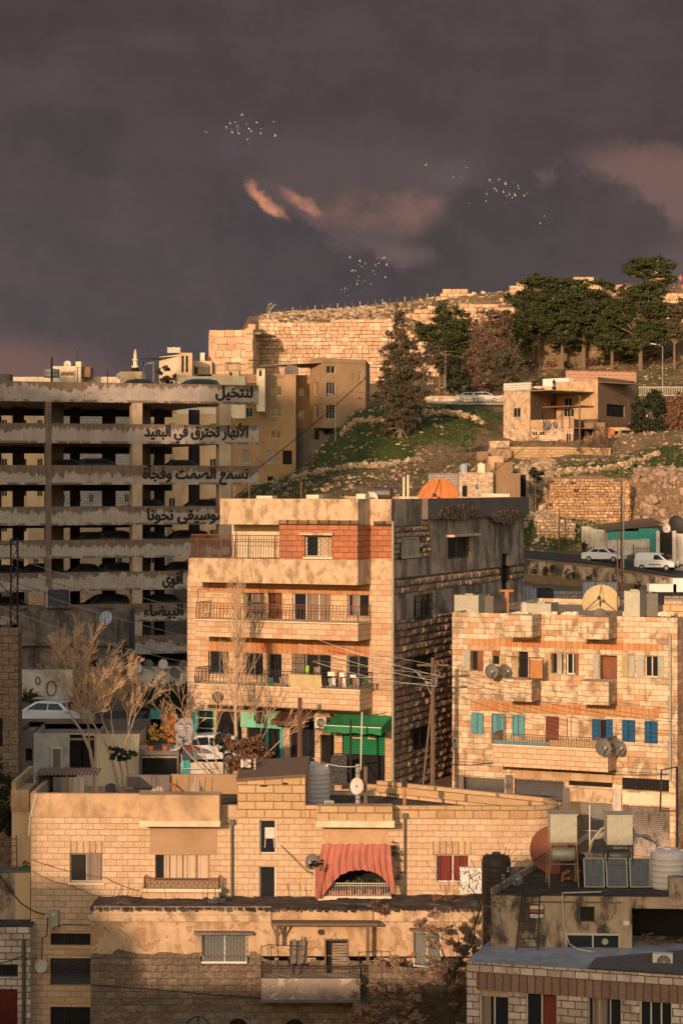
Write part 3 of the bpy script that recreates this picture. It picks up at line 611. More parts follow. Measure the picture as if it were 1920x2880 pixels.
# ================= terrain =================
rows=[(-60,-8.),(20,.5),(86,.5),(101.5,.8),(104,9.0)]
XS=[-1200,-400,0,300,500,600,700,800,900,1000,1100,1200,1300,1500,1700,1920,2300,3400]
def Zr(Y,z): return (Y,[HZ-(z-CZ)*FP/Y]*len(XS))
T=[Zr(10,0.5),Zr(60,.5),Zr(88,.5),Zr(102.5,.8),Zr(103.2,8.6),Zr(108,8.8),
 (120,[2050,2050,2045,2045,2080,2100]+[2120]*6+[2130]*6),
 (140,[1930,1930,1930,1930,1930,1900]+[1950]*6+[1900]*6),
 (165,[1880]*6+[1860,1840,1820,1800]+[1790]*8),
 (200,[1750,1750,1750,1750,1720,1700,1650,1640,1630,1620,1620,1620,1640,1660,1665,1670,1670,1670]),
 (213.1,[1720,1720,1720,1720,1700,1650,1600,1560,1540,1530,1570,1580,1590,1640,1655,1670,1690,1700]),
 (214,[1700,1700,1700,1700,1680,1640,1580,1540,1520,1500,1540,1560,1565,1572,1592,1630,1650,1660]),
 (226,[1680,1680,1680,1680,1640,1600,1560,1520,1500,1490,1520,1540,1545,1550,1566,1592,1600,1600]),
 (228,[1670,1670,1670,1670,1630,1590,1540,1500,1480,1470,1500,1520,1530,1540,1556,1580,1580,1590]),
 (231,[1660,1660,1660,1660,1620,1580,1500,1450,1440,1430,1440,1450,1455,1462,1500,1520,1500,1500]),
 (240,[1650,1650,1650,1640,1600,1500,1420,1408,1400,1400,1408,1420,1430,1440,1468,1470,1440,1440]),
 (243,[1640,1640,1640,1640,1590,1480,1408,1395,1380,1380,1390,1400,1400,1345,1345,1360,1340,1340]),
 (262,[1600,1600,1600,1600,1560,1460,1380,1355,1335,1325,1325,1320,1305,1300,1296,1250,1240,1230]),
 (270.8,[1575,1575,1575,1575,1548,1455,1375,1350,1320,1295,1300,1295,1285,1296,1291,1235,1220,1200]),
 (276,[1560,1560,1560,1560,1540,1450,1370,1345,1300,1255,1265,1260,1255,1248,1235,1210,1190,1170]),
 (290,[1540,1540,1540,1540,1520,1480,1450,1375,1262,1158,1165,1180,1190,1240,1225,1185,1160,1150]),
 (296,[1540,1540,1540,1540,1520,1480,1455,1385,1275,1160,1142,1145,1160,1200,1190,1160,1140,1130]),
 (311,[1520,1520,1520,1500,1450,1440,1430,1380,1250,1165,1138,1133,1133,1133,1133,1133,1125,1100]),
 (322,[1500,1500,1500,1480,1420,1400,1390,1300,1200,1140,1130,1128,1128,1128,1120,1115,1100,1080]),
 (351.8,[1130,1120,1112,1100,1090,1082,1078,1076,1074,1068,1060,1052,1042,1048,1032,1012,1000,960]),
 (353.5,[1130,1120,1105,1095,1085,1090,912,912,910,908,925,940,960,975,965,955,940,900]),
 (372,[1150,1130,1115,1105,1095,1085,893,885,880,876,872,885,905,915,912,905,890,860]),
 (385,[1160,1150,1130,1115,1105,1090,892,880,872,864,855,842,830,815,808,805,795,780]),
 (400,[1190,1180,1150,1130,1120,1095,905,890,880,868,858,840,835,812,800,802,792,775]),
 (430,[1200,1190,1160,1140,1130,1060,1000,980,950,930,920,900,890,880,870,860,850,840]),
 (600,[1180,1180,1160,1150,1140,1130,1110,1100,1090,1080,1060,1050,1040,1030,1020,1010,1000,990]),
 (3500,[1345]*18)]
def lerpt(tab,x):
    for i in range(len(tab)-1):
        if x<=tab[i+1][0]: 
            k=(x-tab[i][0])/(tab[i+1][0]-tab[i][0]); k=max(0,min(1,k)); return i,k
    return len(tab)-2,1.
def tpy(px,Y):
    i,k=lerpt(T,Y)
    j,h=lerpt([(v,) for v in XS],px)
    f_=lambda r:r[1][j]+(r[1][j+1]-r[1][j])*h
    za=CZ-(f_(T[i])-HZ)/FP*T[i][0]; zb=CZ-(f_(T[i+1])-HZ)/FP*T[i+1][0]
    return za+(zb-za)*k
def gz(px,Y,dz=0.): return Vector(((px-960)/FP*Y,Y,tpy(px,Y)+dz))   # ground point under a bearing
def build_ground():
    px_=[];p=-1200
    while p<=3400: px_.append(p); p+= 10 if 560<=p<1960 else (40 if -100<p<=2100 else 130)
    Ys=[]
    for i in range(len(T)-1):
        a,b=T[i][0],T[i+1][0]; n=max(1,int((b-a)/(1.3 if 225<a<430 else 12)) if a<600 else 6)
        Ys+=[a+(b-a)*k/n for k in range(n)]
    Ys.append(T[-1][0]); m=MB(); gr=[]; nc=len(px_)
    for Y in Ys:
        for p in px_:
            v=gz(p,Y)
            a=(.55 if 228<Y<430 and p>560 else .0)
            road=(213.5<Y<226.5 and p>1380) or (306<Y<316)
            if road: a=0
            nz=mn.noise(Vector((v.x*.22,v.y*.22,0)))*a+mn.noise(Vector((v.x*.8,v.y*.8,3)))*a*.5
            v.z+=nz; m.v.append(tuple(v))
            g=0.
            def gb(cx,cy,rx,ry,k=1.): return k*max(0,1-((p-cx)/rx)**2-((Y-cy)/ry)**2)
            g+=.16 if Y>228 else 0
            g+=gb(1020,285,330,24,1.6)+gb(850,262,260,28,.9)+gb(1280,298,170,14,1.3)+gb(1150,300,150,14,1.)+gb(1560,233,190,7,1.3)+gb(1800,256,260,12,.95)+gb(1650,330,400,14,.45)+gb(1500,250,200,6,.6)
            g-=gb(1280,262,220,16,1.8)+gb(1200,276,60,6,.6)
            gr.append(max(0.,min(1.,g)))
    for i in range(len(Ys)-1):
        for j in range(nc-1): a=i*nc+j; m.f.append((a,a+1,a+nc+1,a+nc))
    def fn(t,b):
        o=obc(t); at=t.n('ShaderNodeAttribute',attribute_name='grass').outputs['Fac']
        soil=t.mix(t.noise(o,.9,7.,.65),(.155,.097,.058),(.30,.20,.12))
        soil=t.mix(t.ss(t.noise(o,.25,5.,.6),.5,.65),soil,(.15,.115,.06))
        gc=t.mix(t.noise(o,2.,6.,.7),(.03,.05,.014),(.095,.11,.035))
        k=t.ss(t.m('ADD',at,t.m('MULTIPLY',t.m('SUBTRACT',t.noise(o,.35,8.,.72),.5),2.6)),.25,.85)
        c=t.mix(k,soil,gc)
        vo=t.n('ShaderNodeTexVoronoi',{'Vector':o,'Scale':1.6}); vo2=t.n('ShaderNodeTexVoronoi',{'Vector':o,'Scale':.9})
        s_=t.m('MULTIPLY',t.ss(vo.outputs[0],.22,.14),t.ss(t.noise(o,.35,3.),.46,.56))
        c=t.mix(s_,c,(.55,.42,.29))
        t.set(b.inputs['Normal'],t.bump(t.m('ADD',t.noise(o,1.3,8.,.75),t.m('MULTIPLY',s_,.4)),1.,.35)); return c
    o=m.build('ground',mat('hillside_soil_and_grass',fn,.95,.1),smooth=False); o['kind']='structure'
    at=o.data.attributes.new('grass','FLOAT','POINT'); at.data.foreach_set('value',gr)
build_ground()
def strip(name,pts,w_,dz,mt,zfun=None):   # a flat sheet following the ground between two edges given as (px, Y0, Y1)
    m=MB()
    for (px,y0,y1) in pts: m.v+= [tuple(gz(px,y0,dz)),tuple(gz(px,y1,dz))]
    for i in range(len(pts)-1): m.f.append((2*i,2*i+2,2*i+3,2*i+1))
    o=m.build(name,Mt[mt]); o['kind']='structure'; return o
strip('road',[(p,214.3,225.5) for p in range(1180,2300,40)],0,.06,'asphalt')
strip('hill_road',[(p,307,316) for p in range(1000,2300,40)],0,.10,'asphalt')
m=MB().add([(-60,103.6,8.80),(60,103.6,8.80),(60,106.5,8.84),(-60,106.5,8.84)],[(0,1,2,3)]); o=m.build('street',Mt['asphalt']); o['kind']='structure'
# rubble and stones over the slopes
def stones(name,label,n,reg,smin,smax,seed,mt,flatk=.6):
    r=random.Random(seed); m=MB()
    for _ in range(n):
        a=r.choice(reg); px=r.uniform(a[0],a[1]); Y=r.uniform(a[2],a[3]); p=gz(px,Y,.0)
        s_=r.uniform(smin,smax)*r.choice([.6,.8,1.,1.3]); k=len(m.v)
        m.obox((0,0,0),(s_,s_*r.uniform(.6,1),s_*flatk*r.uniform(.6,1.2)),(r.uniform(-.4,.4),r.uniform(-.4,.4),r.uniform(0,3)))
        for i in range(k,len(m.v)): v=Vector(m.v[i]); m.v[i]=(v.x*r.uniform(.8,1.2)+p.x,v.y+p.y,v.z*r.uniform(.8,1.2)+p.z+s_*.15)
    o=m.build(name,Mt[mt]); tag(o,label,'stones',kind='stuff'); return o

def poplar(name,label,loc,h,seed,r0=.10,lean=0.,spread=1.):
    t=thing(name,label,'tree',loc); rr=random.Random(seed); m=MB(); tw=MB(); N=10
    tr=[Vector((lean*h*k/N+.05*math.sin(k*1.3),.04*math.cos(k),h*k/N-.4)) for k in range(N+1)]; m.tube(tr,[r0*(1-.88*k/N) for k in range(N+1)],7); m.build('trunk',Mt['bark'],t)
    for i in range(74):
        f_=rr.uniform(.24,.97); k=int(f_*N); b=tr[k].lerp(tr[min(N,k+1)],f_*N-k); a=rr.uniform(0,6.28); L=h*(.30-.22*f_)*rr.uniform(.6,1.15)*spread*(.6 if f_<.34 else 1); d=Vector((math.cos(a)*.42,math.sin(a)*.42,1)).normalized(); pts=[b]
        for j in range(4): d=(d+Vector((rr.gauss(0,.07),rr.gauss(0,.07),.10))).normalized(); pts.append(pts[-1]+d*L/4)
        tw.tube(pts,[.022,.018,.014,.010,.007],4,False)
        for j in range(7):
            q=rr.uniform(.2,.95)*4; b2=pts[int(q)].lerp(pts[min(4,int(q)+1)],q-int(q)); d2=(d+Vector((rr.gauss(0,.35),rr.gauss(0,.35),.3))).normalized(); l2=L*rr.uniform(.15,.4); tw.tube([b2,b2+d2*l2*.5+Vector((rr.gauss(0,.02),0,0)),b2+d2*l2+Vector((0,0,.06))],[.010,.008,.006],3,False)
    tw.build('twigs',Mt['twig'],t); return t
# ================= middle apartment building =================
def volume(m,r,y0,y1,holes=(),dep=.22):
    a,b,c,d=r; m.wall(a,b,c,d,holes,y0,dep)
    m.add([(a,y1,c),(b,y1,c),(b,y1,d),(a,y1,d),(a,y0,c),(b,y0,c),(b,y0,d),(a,y0,d)],[(0,1,2,3),(4,7,3,0),(5,1,2,6),(4,0,1,5),(7,6,2,3)])
    return m
F=Fr(527,108.5,23,8.8)
A=F.root('apartment_building','four storey apartment building with stone front, dark right side and balconies above shops','building')
V=1.65
uL,uR=F.u(527),F.u(1101); zT=F.z(1070,1404); zM=F.z(1070,1632)
G=Fr(960+F.w(uR,0,0).x/F.w(uR,0,0).y*FP,F.w(uR,0,0).y,23-90,8.8)   # side wall frame
SM=Matrix.Translation((uR,0,0))@Matrix.Rotation(R(90),4,'Z')
uS=G.u(1472)
W_=[ # px0,py0,px1,py1,kind,kwargs
 ((685,1667,742,1749),'slide',dict(n=3,curtain='greycurtain',cur=(.3,1),grille='bars')),
 ((755,1667,793,1749),'door',dict(leaf='brownshut',grille='bars')),
 ((822,1669,930,1751),'slide',dict(n=3,frame='whiteframe',curtain='greycurtain',cur=(.36,1))),
 ((976,1672,1037,1735),'slide',dict(n=2,curtain='greycurtain',cur=(.15,.5))),
 ((586,1831,643,1896),'slide',dict(n=2,grille='orn')),
 ((685,1836,740,1900),'slide',dict(n=2,grille='orn')),
 ((753,1838,792,1930),'slide',dict(n=1,grille='orn')),
 ((821,1840,930,1930),'slide',dict(n=3,grille='orn',curtain='greycurtain',cur=(.0,.3))),
 ((975,1845,1035,1907),'slide',dict(n=2,grille='orn')),
 ((548,1996,602,2108),'slide',dict(n=1,frame='mint',dep=.1)),
 ((608,2000,680,2170),'dark',{}),((694,2045,790,2172),'dark',{}),
 ((815,2026,885,2170),'slide',dict(n=3,frame='iron')),
 ((901,2067,938,2172),'dark',{}),((962,2055,1082,2205),'dark',{})]
holes=[]; zg=F.z(800,1992)
for r_,k,kw in W_: holes.append(F.r(*r_))
m=MB(); m.wall(uL,uR,0,zM,holes,0,.25)
m.add([(uL,0,0),(uL,uS,0),(uL,uS,zM),(uL,0,zM)],[(0,1,2,3)]); m.add([(uL,uS,0),(uR,uS,0),(uR,uS,zT),(uL,uS,zT)],[(0,1,2,3)])
m.build('front_wall',Mt['limestone'],A)
for (r_,k,kw),h in zip(W_,holes): window(A,h,k,**({'dep':.25}|kw))
MB().box(uL+.05,uR-.3,.3,.4,.05,zg).build('shop_interior',Mt['void'],A)
# orange lintel bands
for (a,b,c,d) in ((583,1642,1040,1668),(586,1793,1038,1838)):
    h=F.r(a,b,c,d); MB().box(h[0],h[1],-.012,-.002,h[2],h[3]).build('lintel_band',Mt['orange'],A)
h=F.r(600,1990,1060,2010); MB().box(h[0],h[1],-.012,-.002,h[2],h[3]-.05).build('fascia_band',Mt['ochre'],A)
# upper pier, right of the projecting front
h=F.r(1046,1404,1101,1632); up=[F.u(1046),uR]
zr0,zr1=F.z(1070,1572),F.z(1070,1478)
MB().wall(uL+4,uR,zM,zr0,(),0,.1).build('upper_wall',Mt['plaster2'],A)
MB().wall(F.u(790),uR,zr0,zr1,(),0,.1).build('red_stone_wall',Mt['redstone'],A)
MB().box(F.u(640),uR,-.06,.25,zr1,zT).build('parapet',Mt['plaster2'],A)
MB().box(uR-.9,uR+.05,-.12,-.06,zr1-.02,zr1+.22).build('rough_ledge',Mt['rubble'],A)
# white recessed wall on the terrace and the roof over it
ur=F.u(652); wh=F.r(652,1476,790,1566)
MB().box(ur,F.u(800),0,.3,wh[2]-.3,wh[3]+.5).build('terrace_wall',Mt['cream'],A)
# projecting top volume
def pv(px0,py0,px1,py1,v=V): a=F.r(px0,py0,px1,py1,v); return a
t_=pv(619,1403,1006,1476); o=MB(); volume(o,t_,-V,-.07); o.build('roof_parapet',Mt['plaster2'],A)
t2=pv(785,1463,1008,1476); MB().box(t2[0],t2[1]+.03,-V-.08,-V-.003,t2[2],t2[3]).build('rough_ledge',Mt['rubble'],A)
rb=pv(785,1476,1005,1574); wn_=F.r(858,1508,932,1566,V); m=MB(); volume(m,(rb[0],rb[1],rb[2],t_[2]-.005),-V,-.02,[wn_],.2); m.build('red_stone_front',Mt['redstone'],A)
MB().box(F.u(846,V),F.u(940,V),-V-.25,-V-.003,wn_[3]+.05,wn_[3]+.17).build('lintel',Mt['plaster2'],A)
window(A,wn_,'slide',-V,.2,n=2,curtain='paleCurtain',cur=(.42,1),grille='dia',frame='whiteframe',sill='cream')
tb=pv(530,1565,1006,1641); m=MB(); volume(m,(tb[0],tb[1],tb[2],rb[2]-.005),-V,-.015); m.build('terrace_band',Mt['plaster2'],A)
for i,(a,b,c,d) in enumerate(((550,1750,1006,1796),(546,1934,1011,1990))):
    bb=pv(a,b,c,d); m=MB(); volume(m,bb,-V,-.015); m.build('balcony_front',Mt['limestone3' if i else 'limestone'],A)
    MB().box(bb[0]-.04,bb[1]+.04,-V-.06,-.013,bb[3]+.004,bb[3]+.06).build('balcony_coping',Mt['cream'],A)
    rr=pv(a+2,1700 if i==0 else 1888,c,b)
    railing(A,rr[0],rr[1],-.1,-V+.05,bb[3]+.06,rr[3],46 if i==0 else 44,'rustiron' if i==0 else 'iron',.11 if i==0 else .09,'lr',.016)
# terrace railing (rusty, two tiers) running along the open side
rr=pv(537,1505,785,1566); railing(A,rr[0],rr[1],-.1,-V+.08,rb[2]-.005,rr[3],34,'rustiron',.08,'l',.020,3,'terrace_railing')
for px_ in (552,620,662,772): uu=F.u(px_,V); MB().tube([(uu,-V+.08,rb[2]),(uu,-V+.08,rr[3]+(.35 if px_==662 else 0))],.03,5).build('railing_post',Mt['rustiron'],A)
for px_,y0_ in ((556,1657),): 
    a=pv(556,1657,587,1700); m=MB()
    for q0,q1 in (((a[0],a[3]),(a[1],a[3])),((a[0],a[3]),(a[0],a[2]))): m.tube([(q0[0],-V+.05,q0[1]),(q1[0],-V+.05,q1[1])],.02,4)
    m.build('awning_frame',Mt['iron'],A)
# drain pipe on the corner
MB().tube([(uR+.10,-.10,.4),(uR+.10,-.10,F.z(1106,1466))],.06,8).build('drain_pipe',Mt['galv'],A)
# side wall
def sr(*a): return G.r(*a)
SW=[((1128,1512,1176,1568),'slide',dict(n=2,grille='dia:w')),((1259,1511,1320,1570),'slide',dict(n=2,grille='bars')),((1411,1557,1431,1666),'dark',{}),
 ((1163,1671,1217,1734),'slide',dict(n=3,grille='orn',curtain='paleCurtain',cur=(.25,.5))),((1295,1669,1347,1723),'slide',dict(n=2,grille='bars')),
 ((1163,1848,1212,1912),'slide',dict(n=2,grille='bars')),((1163,2045,1212,2100),'slide',dict(n=2,grille='bars'))]
SH=[sr(*a[0]) for a in SW]
zz=lambda py:G.z(1150,py)
def side(name,u0,u1,z0,z1,mt,y=0.,dep=.2): o=MB().wall(u0,u1,z0,z1,[h for h in SH if h[0]<u1 and h[1]>u0 and h[2]<z1 and h[3]>z0],y,dep).build(name,Mt[mt],A); o.matrix_local=SM
za,zb_,zc=zz(1622),zz(1668),zz(1740)
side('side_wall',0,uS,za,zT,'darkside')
def rocky(name,u0,u1,z0,z1,seed,mt='rustblk',rh_=.36,pr=.13,y=0.):
    r=random.Random(seed); m=MB(); z=z0
    while z<z1-.12:
        h=min(rh_,z1-z); u=u0+r.uniform(-.3,0)
        while u<u1:
            w_=r.uniform(.35,.75); a=max(u,u0); b=min(u+w_,u1); u+=w_
            if b-a<.15 or any(q[0]<b and q[1]>a and q[2]<z+h and q[3]>z for q in SH): continue
            g=.02; e=lambda k:r.uniform(-k,k); p=r.uniform(.03,pr)*(1.5 if r.random()<.12 else 1); iu=(b-a)*.2; iz=h*.2; cx=(a+b)/2+e(.1)
            vs=[(a+g,y,z+g),(b-g,y,z+g),(b-g,y,z+h-g),(a+g,y,z+h-g)]+[(a+iu+e(.05),y-p*r.uniform(.6,1),z+iz+e(.04)),(b-iu+e(.05),y-p*r.uniform(.6,1),z+iz+e(.04)),(b-iu+e(.05),y-p*r.uniform(.6,1),z+h-iz+e(.04)),(a+iu+e(.05),y-p*r.uniform(.6,1),z+h-iz+e(.04)),(cx,y-p*1.3,z+h/2+e(.06))]
            m.add(vs,[(0,1,5,4),(1,2,6,5),(2,3,7,6),(3,0,4,7),(4,5,8),(5,6,8),(6,7,8),(7,4,8)])
        z+=rh_
    o=m.build(name,Mt[mt],A); o.matrix_local=SM; return o
def rb_mat(t,b):
    g=t.n('ShaderNodeNewGeometry').outputs['Random Per Island']; o=obc(t); c=t.mix(g,(.46,.31,.225),(.30,.20,.15)); c=t.mix(t.m('MULTIPLY',t.ss(t.noise(o,1.1,7.,.7),.42,.66),.7),c,(.06,.045,.04)); t.set(b.inputs['Normal'],t.bump(t.noise(o,6.,7.,.75),1.,.05)); return c
Mt['rustblk']=mat('rock_faced_blocks',rb_mat,.95,.1)
rocky('band_stones',0.05,uS,zb_,za,3,pr=.12); rocky('side_stones',.05,uS,.02,zc,4,pr=.13)
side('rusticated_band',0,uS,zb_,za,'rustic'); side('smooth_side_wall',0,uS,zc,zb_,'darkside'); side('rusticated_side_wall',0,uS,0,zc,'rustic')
u7=G.u(1207); z1_,z2_=zz(1478),zz(1572); hh=SH[0]
o=MB().wall(.0,u7,z2_,z1_,[hh],-.03,.05).build('red_side_stone',Mt['rustic'],A); o.matrix_local=SM; rocky('red_side_blocks',.03,u7,z2_,z1_,6,rh_=.27,pr=.10,y=-.03)
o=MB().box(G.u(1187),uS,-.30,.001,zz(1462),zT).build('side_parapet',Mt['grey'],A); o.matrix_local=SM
for (r_,k,kw),h in zip(SW,SH):
    o=window(A,h,k,**({'dep':.22}|kw)); o.matrix_local=SM
h=SH[1]; o=MB().box(h[0]-.25,h[1]+.6,-.45,-.003,h[3]+.05,h[3]+.17).build('canopy_slab',Mt['plaster2'],A); o.matrix_local=SM
Mt['patchdark']=mat('dark_exposed_rubble',lambda t,b:(t.set(b.inputs['Normal'],t.bump(t.noise(obc(t),7.,7.,.75),1.,.05)),t.mix(t.n('ShaderNodeNewGeometry').outputs['Random Per Island'],(.09,.065,.05),(.22,.155,.115)))[1],.95,.1)
# rubble patches where the render has fallen
r9=random.Random(4)
for (px0,py0,px1,py1) in ((1205,1420,1340,1462),(1362,1430,1455,1475)):
    a=sr(px0,py0,px1,py1); n=14; poly=[]
    for k in range(n):
        t=2*math.pi*k/n; rx=(a[1]-a[0])/2*r9.uniform(.75,1.05); rz=(a[3]-a[2])/2*r9.uniform(.7,1.15); poly.append(((a[0]+a[1])/2+rx*math.cos(t),(a[2]+a[3])/2+rz*math.sin(t)))
    m=MB().prism(poly,-.315,-.302)
    for _ in range(90):
        t=r9.uniform(0,6.28); k=r9.random()**.5*.95; m.obox(((a[0]+a[1])/2+(a[1]-a[0])/2*k*.9*math.cos(t),-.32,(a[2]+a[3])/2+(a[3]-a[2])/2*k*.85*math.sin(t)),(r9.uniform(.12,.34),.05,r9.uniform(.1,.22)),(r9.uniform(-.12,.12),r9.uniform(-.4,.4),r9.uniform(-.12,.12)))
    o=m.build('exposed_rubble_patch',Mt['patchdark'],A); o.matrix_local=SM
MB().box(uL+3,uR-.02,.25,uS-.02,zT-.75,zT-.6).build('roof',Mt['roofdirt'],A)
MB().box(uL+.01,uL+4.5,.02,uS-.02,zM-.1,zM).build('terrace_floor',Mt['roofdirt'],A)
m=MB(); m.box(uL+3.2,uL+3.4,.3,uS-.2,zM,zT-.6); m.build('back_wall',Mt['grey'],A)
# shop fronts
a=F.r(680,2003,796,2046); MB().box(a[0],a[1],-.16,-.013,a[2],a[3]).build('shop_sign',Mt['mint'],A)
for px_ in (752,792): u_=F.u(px_); MB().box(u_-.08,u_+.08,-.05,.1,.1,F.z(px_,2046)).build('shop_post',Mt['tealpaint'],A)
a=F.r(547,1994,553,2110); MB().box(a[0]-.05,a[1]+.05,-.05,.1,.1,a[3]).build('shop_post',Mt['tealpaint'],A)
m=MB(); a=F.r(548,1996,602,2108)
for t in (.3,.52,.78): m.box(a[0],a[1],.04,.07,a[2]+(a[3]-a[2])*t,a[2]+(a[3]-a[2])*t+.05)
m.build('shop_shelf',Mt['mint'],A)
a=F.r(790,2002,886,2030); m=MB(); m.add([(a[0],-.02,a[3]),(a[1],-.02,a[3]),(a[1]-.1,-1.0,a[2]+.12),(a[0]-.1,-1.0,a[2]+.12),(a[0]-.1,-1.0,a[2]-.1),(a[1]-.1,-1.0,a[2]-.1)],[(0,1,2,3),(3,2,5,4)])
m.build('brown_awning',Mt['poleiron'],A)
a=F.r(965,2058,1080,2122); m=MB().box(a[0],a[1],.02,.08,a[2],a[3]); m.build('green_sign_board',Mt['rollgreen'],A)
for q0,q1 in ((.5,.95),(1.3,1.7)): MB().box(a[0]+q0,a[0]+q1,.0,.018,a[3]-.35,a[3]-.17).build('sign_lettering',Mt['dishtan'],A)
# number on the door pier
def digits(txt,size,mtn,par,loc,rx=90,rz=0,name='house_number'):
    c=bpy.data.curves.new('n','FONT'); c.body=txt; c.size=size; c.extrude=.004; c.align_x='CENTER'; tmp=bpy.data.objects.new('n',c); C.objects.link(tmp); bpy.context.view_layer.update()
    me=bpy.data.meshes.new_from_object(tmp); bpy.data.objects.remove(tmp); me.materials.clear(); me.materials.append(Mt[mtn]); o=bpy.data.objects.new(name,me); C.objects.link(o)
    if par: o.parent=par
    o.location=loc; o.rotation_euler=(R(rx),0,R(rz)); return o
digits('12',.32,'black',A,(F.u(918),-.02,F.z(918,2062)))
# awning of the grocery: a thing of its own, bolted on
t=F.root('awning','bright green sloping shop awning over the dark doorway on the right','awning'); t.location=F.w(F.u(987),0,F.z(987,2060)); 
a=F.r(987,2006,1060,2034,0); wd=F.u(1085,1.4)-F.u(910,1.4); x0=F.u(910,1.5)-F.u(987); z0=F.z(1000,2008)-F.z(987,2060); zf=F.z(1000,2044,1.5)-F.z(987,2060)
m=MB(); x1=F.u(1072,1.5)-F.u(987); m.grid(lambda s,k:(x0+(x1-x0)*s,-.03-1.47*k,z0+(zf-z0)*k-.10*math.sin(k*math.pi)+.02*math.sin(s*38)),24,8); m.build('canvas',Mt['green'],t,True)
m=MB(); m.grid(lambda s,k:(x0+(x1-x0)*s,-1.5-.02*math.sin(s*30),zf-.33*k-.03*math.sin(s*21)*k),24,3); m.build('valance',Mt['green'],t,True)
m=MB().add([(x1,-.03,z0),(x1,-1.5,zf),(x1,-1.5,zf-.30),(x1,-.03,zf-.15)],[(0,1,2,3)]); m.build('side_flap',Mt['green'],t)
m=MB(); m.tube([(x0,-1.5,zf),(x1,-1.5,zf)],.025,5); m.tube([(x1-.1,-.02,zf-.5),(x1-.1,-1.45,zf)],.02,5); m.tube([(x0+.1,-.02,zf-.5),(x0+.1,-1.45,zf)],.02,5); m.build('frame',Mt['whiteframe'],t)
def onF(Fx,px,py,v=0.): u=Fx.u(px,v); return Fx.w(u,-v,Fx.z(px,py,v))
acunit('white air conditioner bracketed to the wall left of the green awning',onF(F,904,2052,.35),-F.th,.62,.55)
# round vents / AC on the shop sign
for px_,py_,lb in ((732,2019,'round black fan unit mounted on the mint green shop sign'),(614,1960,'round dark fan unit mounted under the lower balcony at the left')):
    t=thing('exhaust_fan',lb,'fan',onF(F,px_,py_,.2 if px_>700 else V+.02),-F.th); MB().cyl((0,-.16,0),(0,0,0),.28,n=20).build('casing',Mt['iron'],t)
    m=MB(); 
    for k in range(4): m.tube([(-.2,-.17,-.15+.1*k),(.2,-.17,-.15+.1*k)],.012,4); m.tube([(-.15+.1*k,-.17,-.2),(-.15+.1*k,-.17,.2)],.012,4)
    m.build('guard',Mt['galv'],t)
# laundry on the lower balcony: a sheet over the rail and clothes
zr=F.z(860,1890,V); bl=F.u(812,V+.05); br_=F.u(904,V+.05)
t=F.root('bed_sheet','large beige sheet hung over the rail of the lower balcony','laundry'); t.location=F.w(0,-V-.06,0)
s0=F.z(812,1896,V); s1=F.z(860,1938,V)
m=MB(); m.grid(lambda s,k:(bl+(br_-bl)*s*(1-.0*k)+.03*k,-.02-.03*math.sin(s*16)*k,s0+(s1-s0)*k*(1-.18*(2*abs(s-.5))**2)),24,6); m.build('sheet',Mt['dishtan'],t,True)
m=MB(); m.grid(lambda s,k:(bl+(br_-bl)*s,.12*k-.02,s0+.02*math.sin(k*3)),6,3); m.build('fold',Mt['dishtan'],t)
LC=[('redcurtain','red',(.7,.05,.03)),('lc_white','white',(.72,.68,.62)),('lc_green','dark green',(.04,.10,.06)),('lc_grey','grey',(.25,.24,.25)),('lc_tan','brown',(.25,.15,.09)),('lc_lime','lime green',(.30,.55,.05)),('lc_black','black',(.025,.022,.025))]
for k,nm,c in LC: Mt.setdefault(k,paint('cloth_'+nm.replace(' ','_'),c,.9,.15,dn=.1))
r8=random.Random(3); lst=[]
for px_,w_,h_,c,py_ in [(760,18,24,2,1905),(790,11,20,0+4,1905),(800,9,18,3,1905),(864,9,28,5,1872),(886,9,24,4,1876),(896,9,26,3,1876),(930,20,12,1,1890),(951,9,16,0,1890),(960,18,13,1,1892),(992,18,8,1,1898),
  (915,12,22,6,1908),(928,10,24,3,1908),(938,9,20,1,1908),(947,8,26,6,1908),(957,9,22,4,1908),(967,9,26,1,1908),(976,9,24,2,1908),(986,10,20,6,1908),(996,10,24,4,1908),(1005,9,22,3,1908),(1015,9,24,6,1908),(1026,9,20,2,1908)]:
    k,nm,cc=LC[c]; p=onF(F,px_,py_,V+.02 if py_>1900 or py_>1885 else V-.6); ww=w_/57/2; hh_=h_/57; lst.append((px_,nm))
    m=MB(); m.grid(lambda s,q:(-ww+2*ww*s+.02*math.sin(q*3+px_),-.02*math.sin(s*9+px_),-hh_*q*(1-.1*math.sin(s*3.1))),6,4)
    m.grid(lambda s,q:(-ww+2*ww*s,.03+.01*math.sin(s*9),-hh_*q*.5),6,2); o=m.build('garment',Mt[k]); o.location=p; o.rotation_euler=(0,0,-F.th)
    tag(o,f'{nm} garment hung out on the lower balcony rail '+('right of the beige sheet' if px_>904 else ('left of the beige sheet' if px_<812 else 'above the beige sheet')),'laundry','washing on the lower balcony')
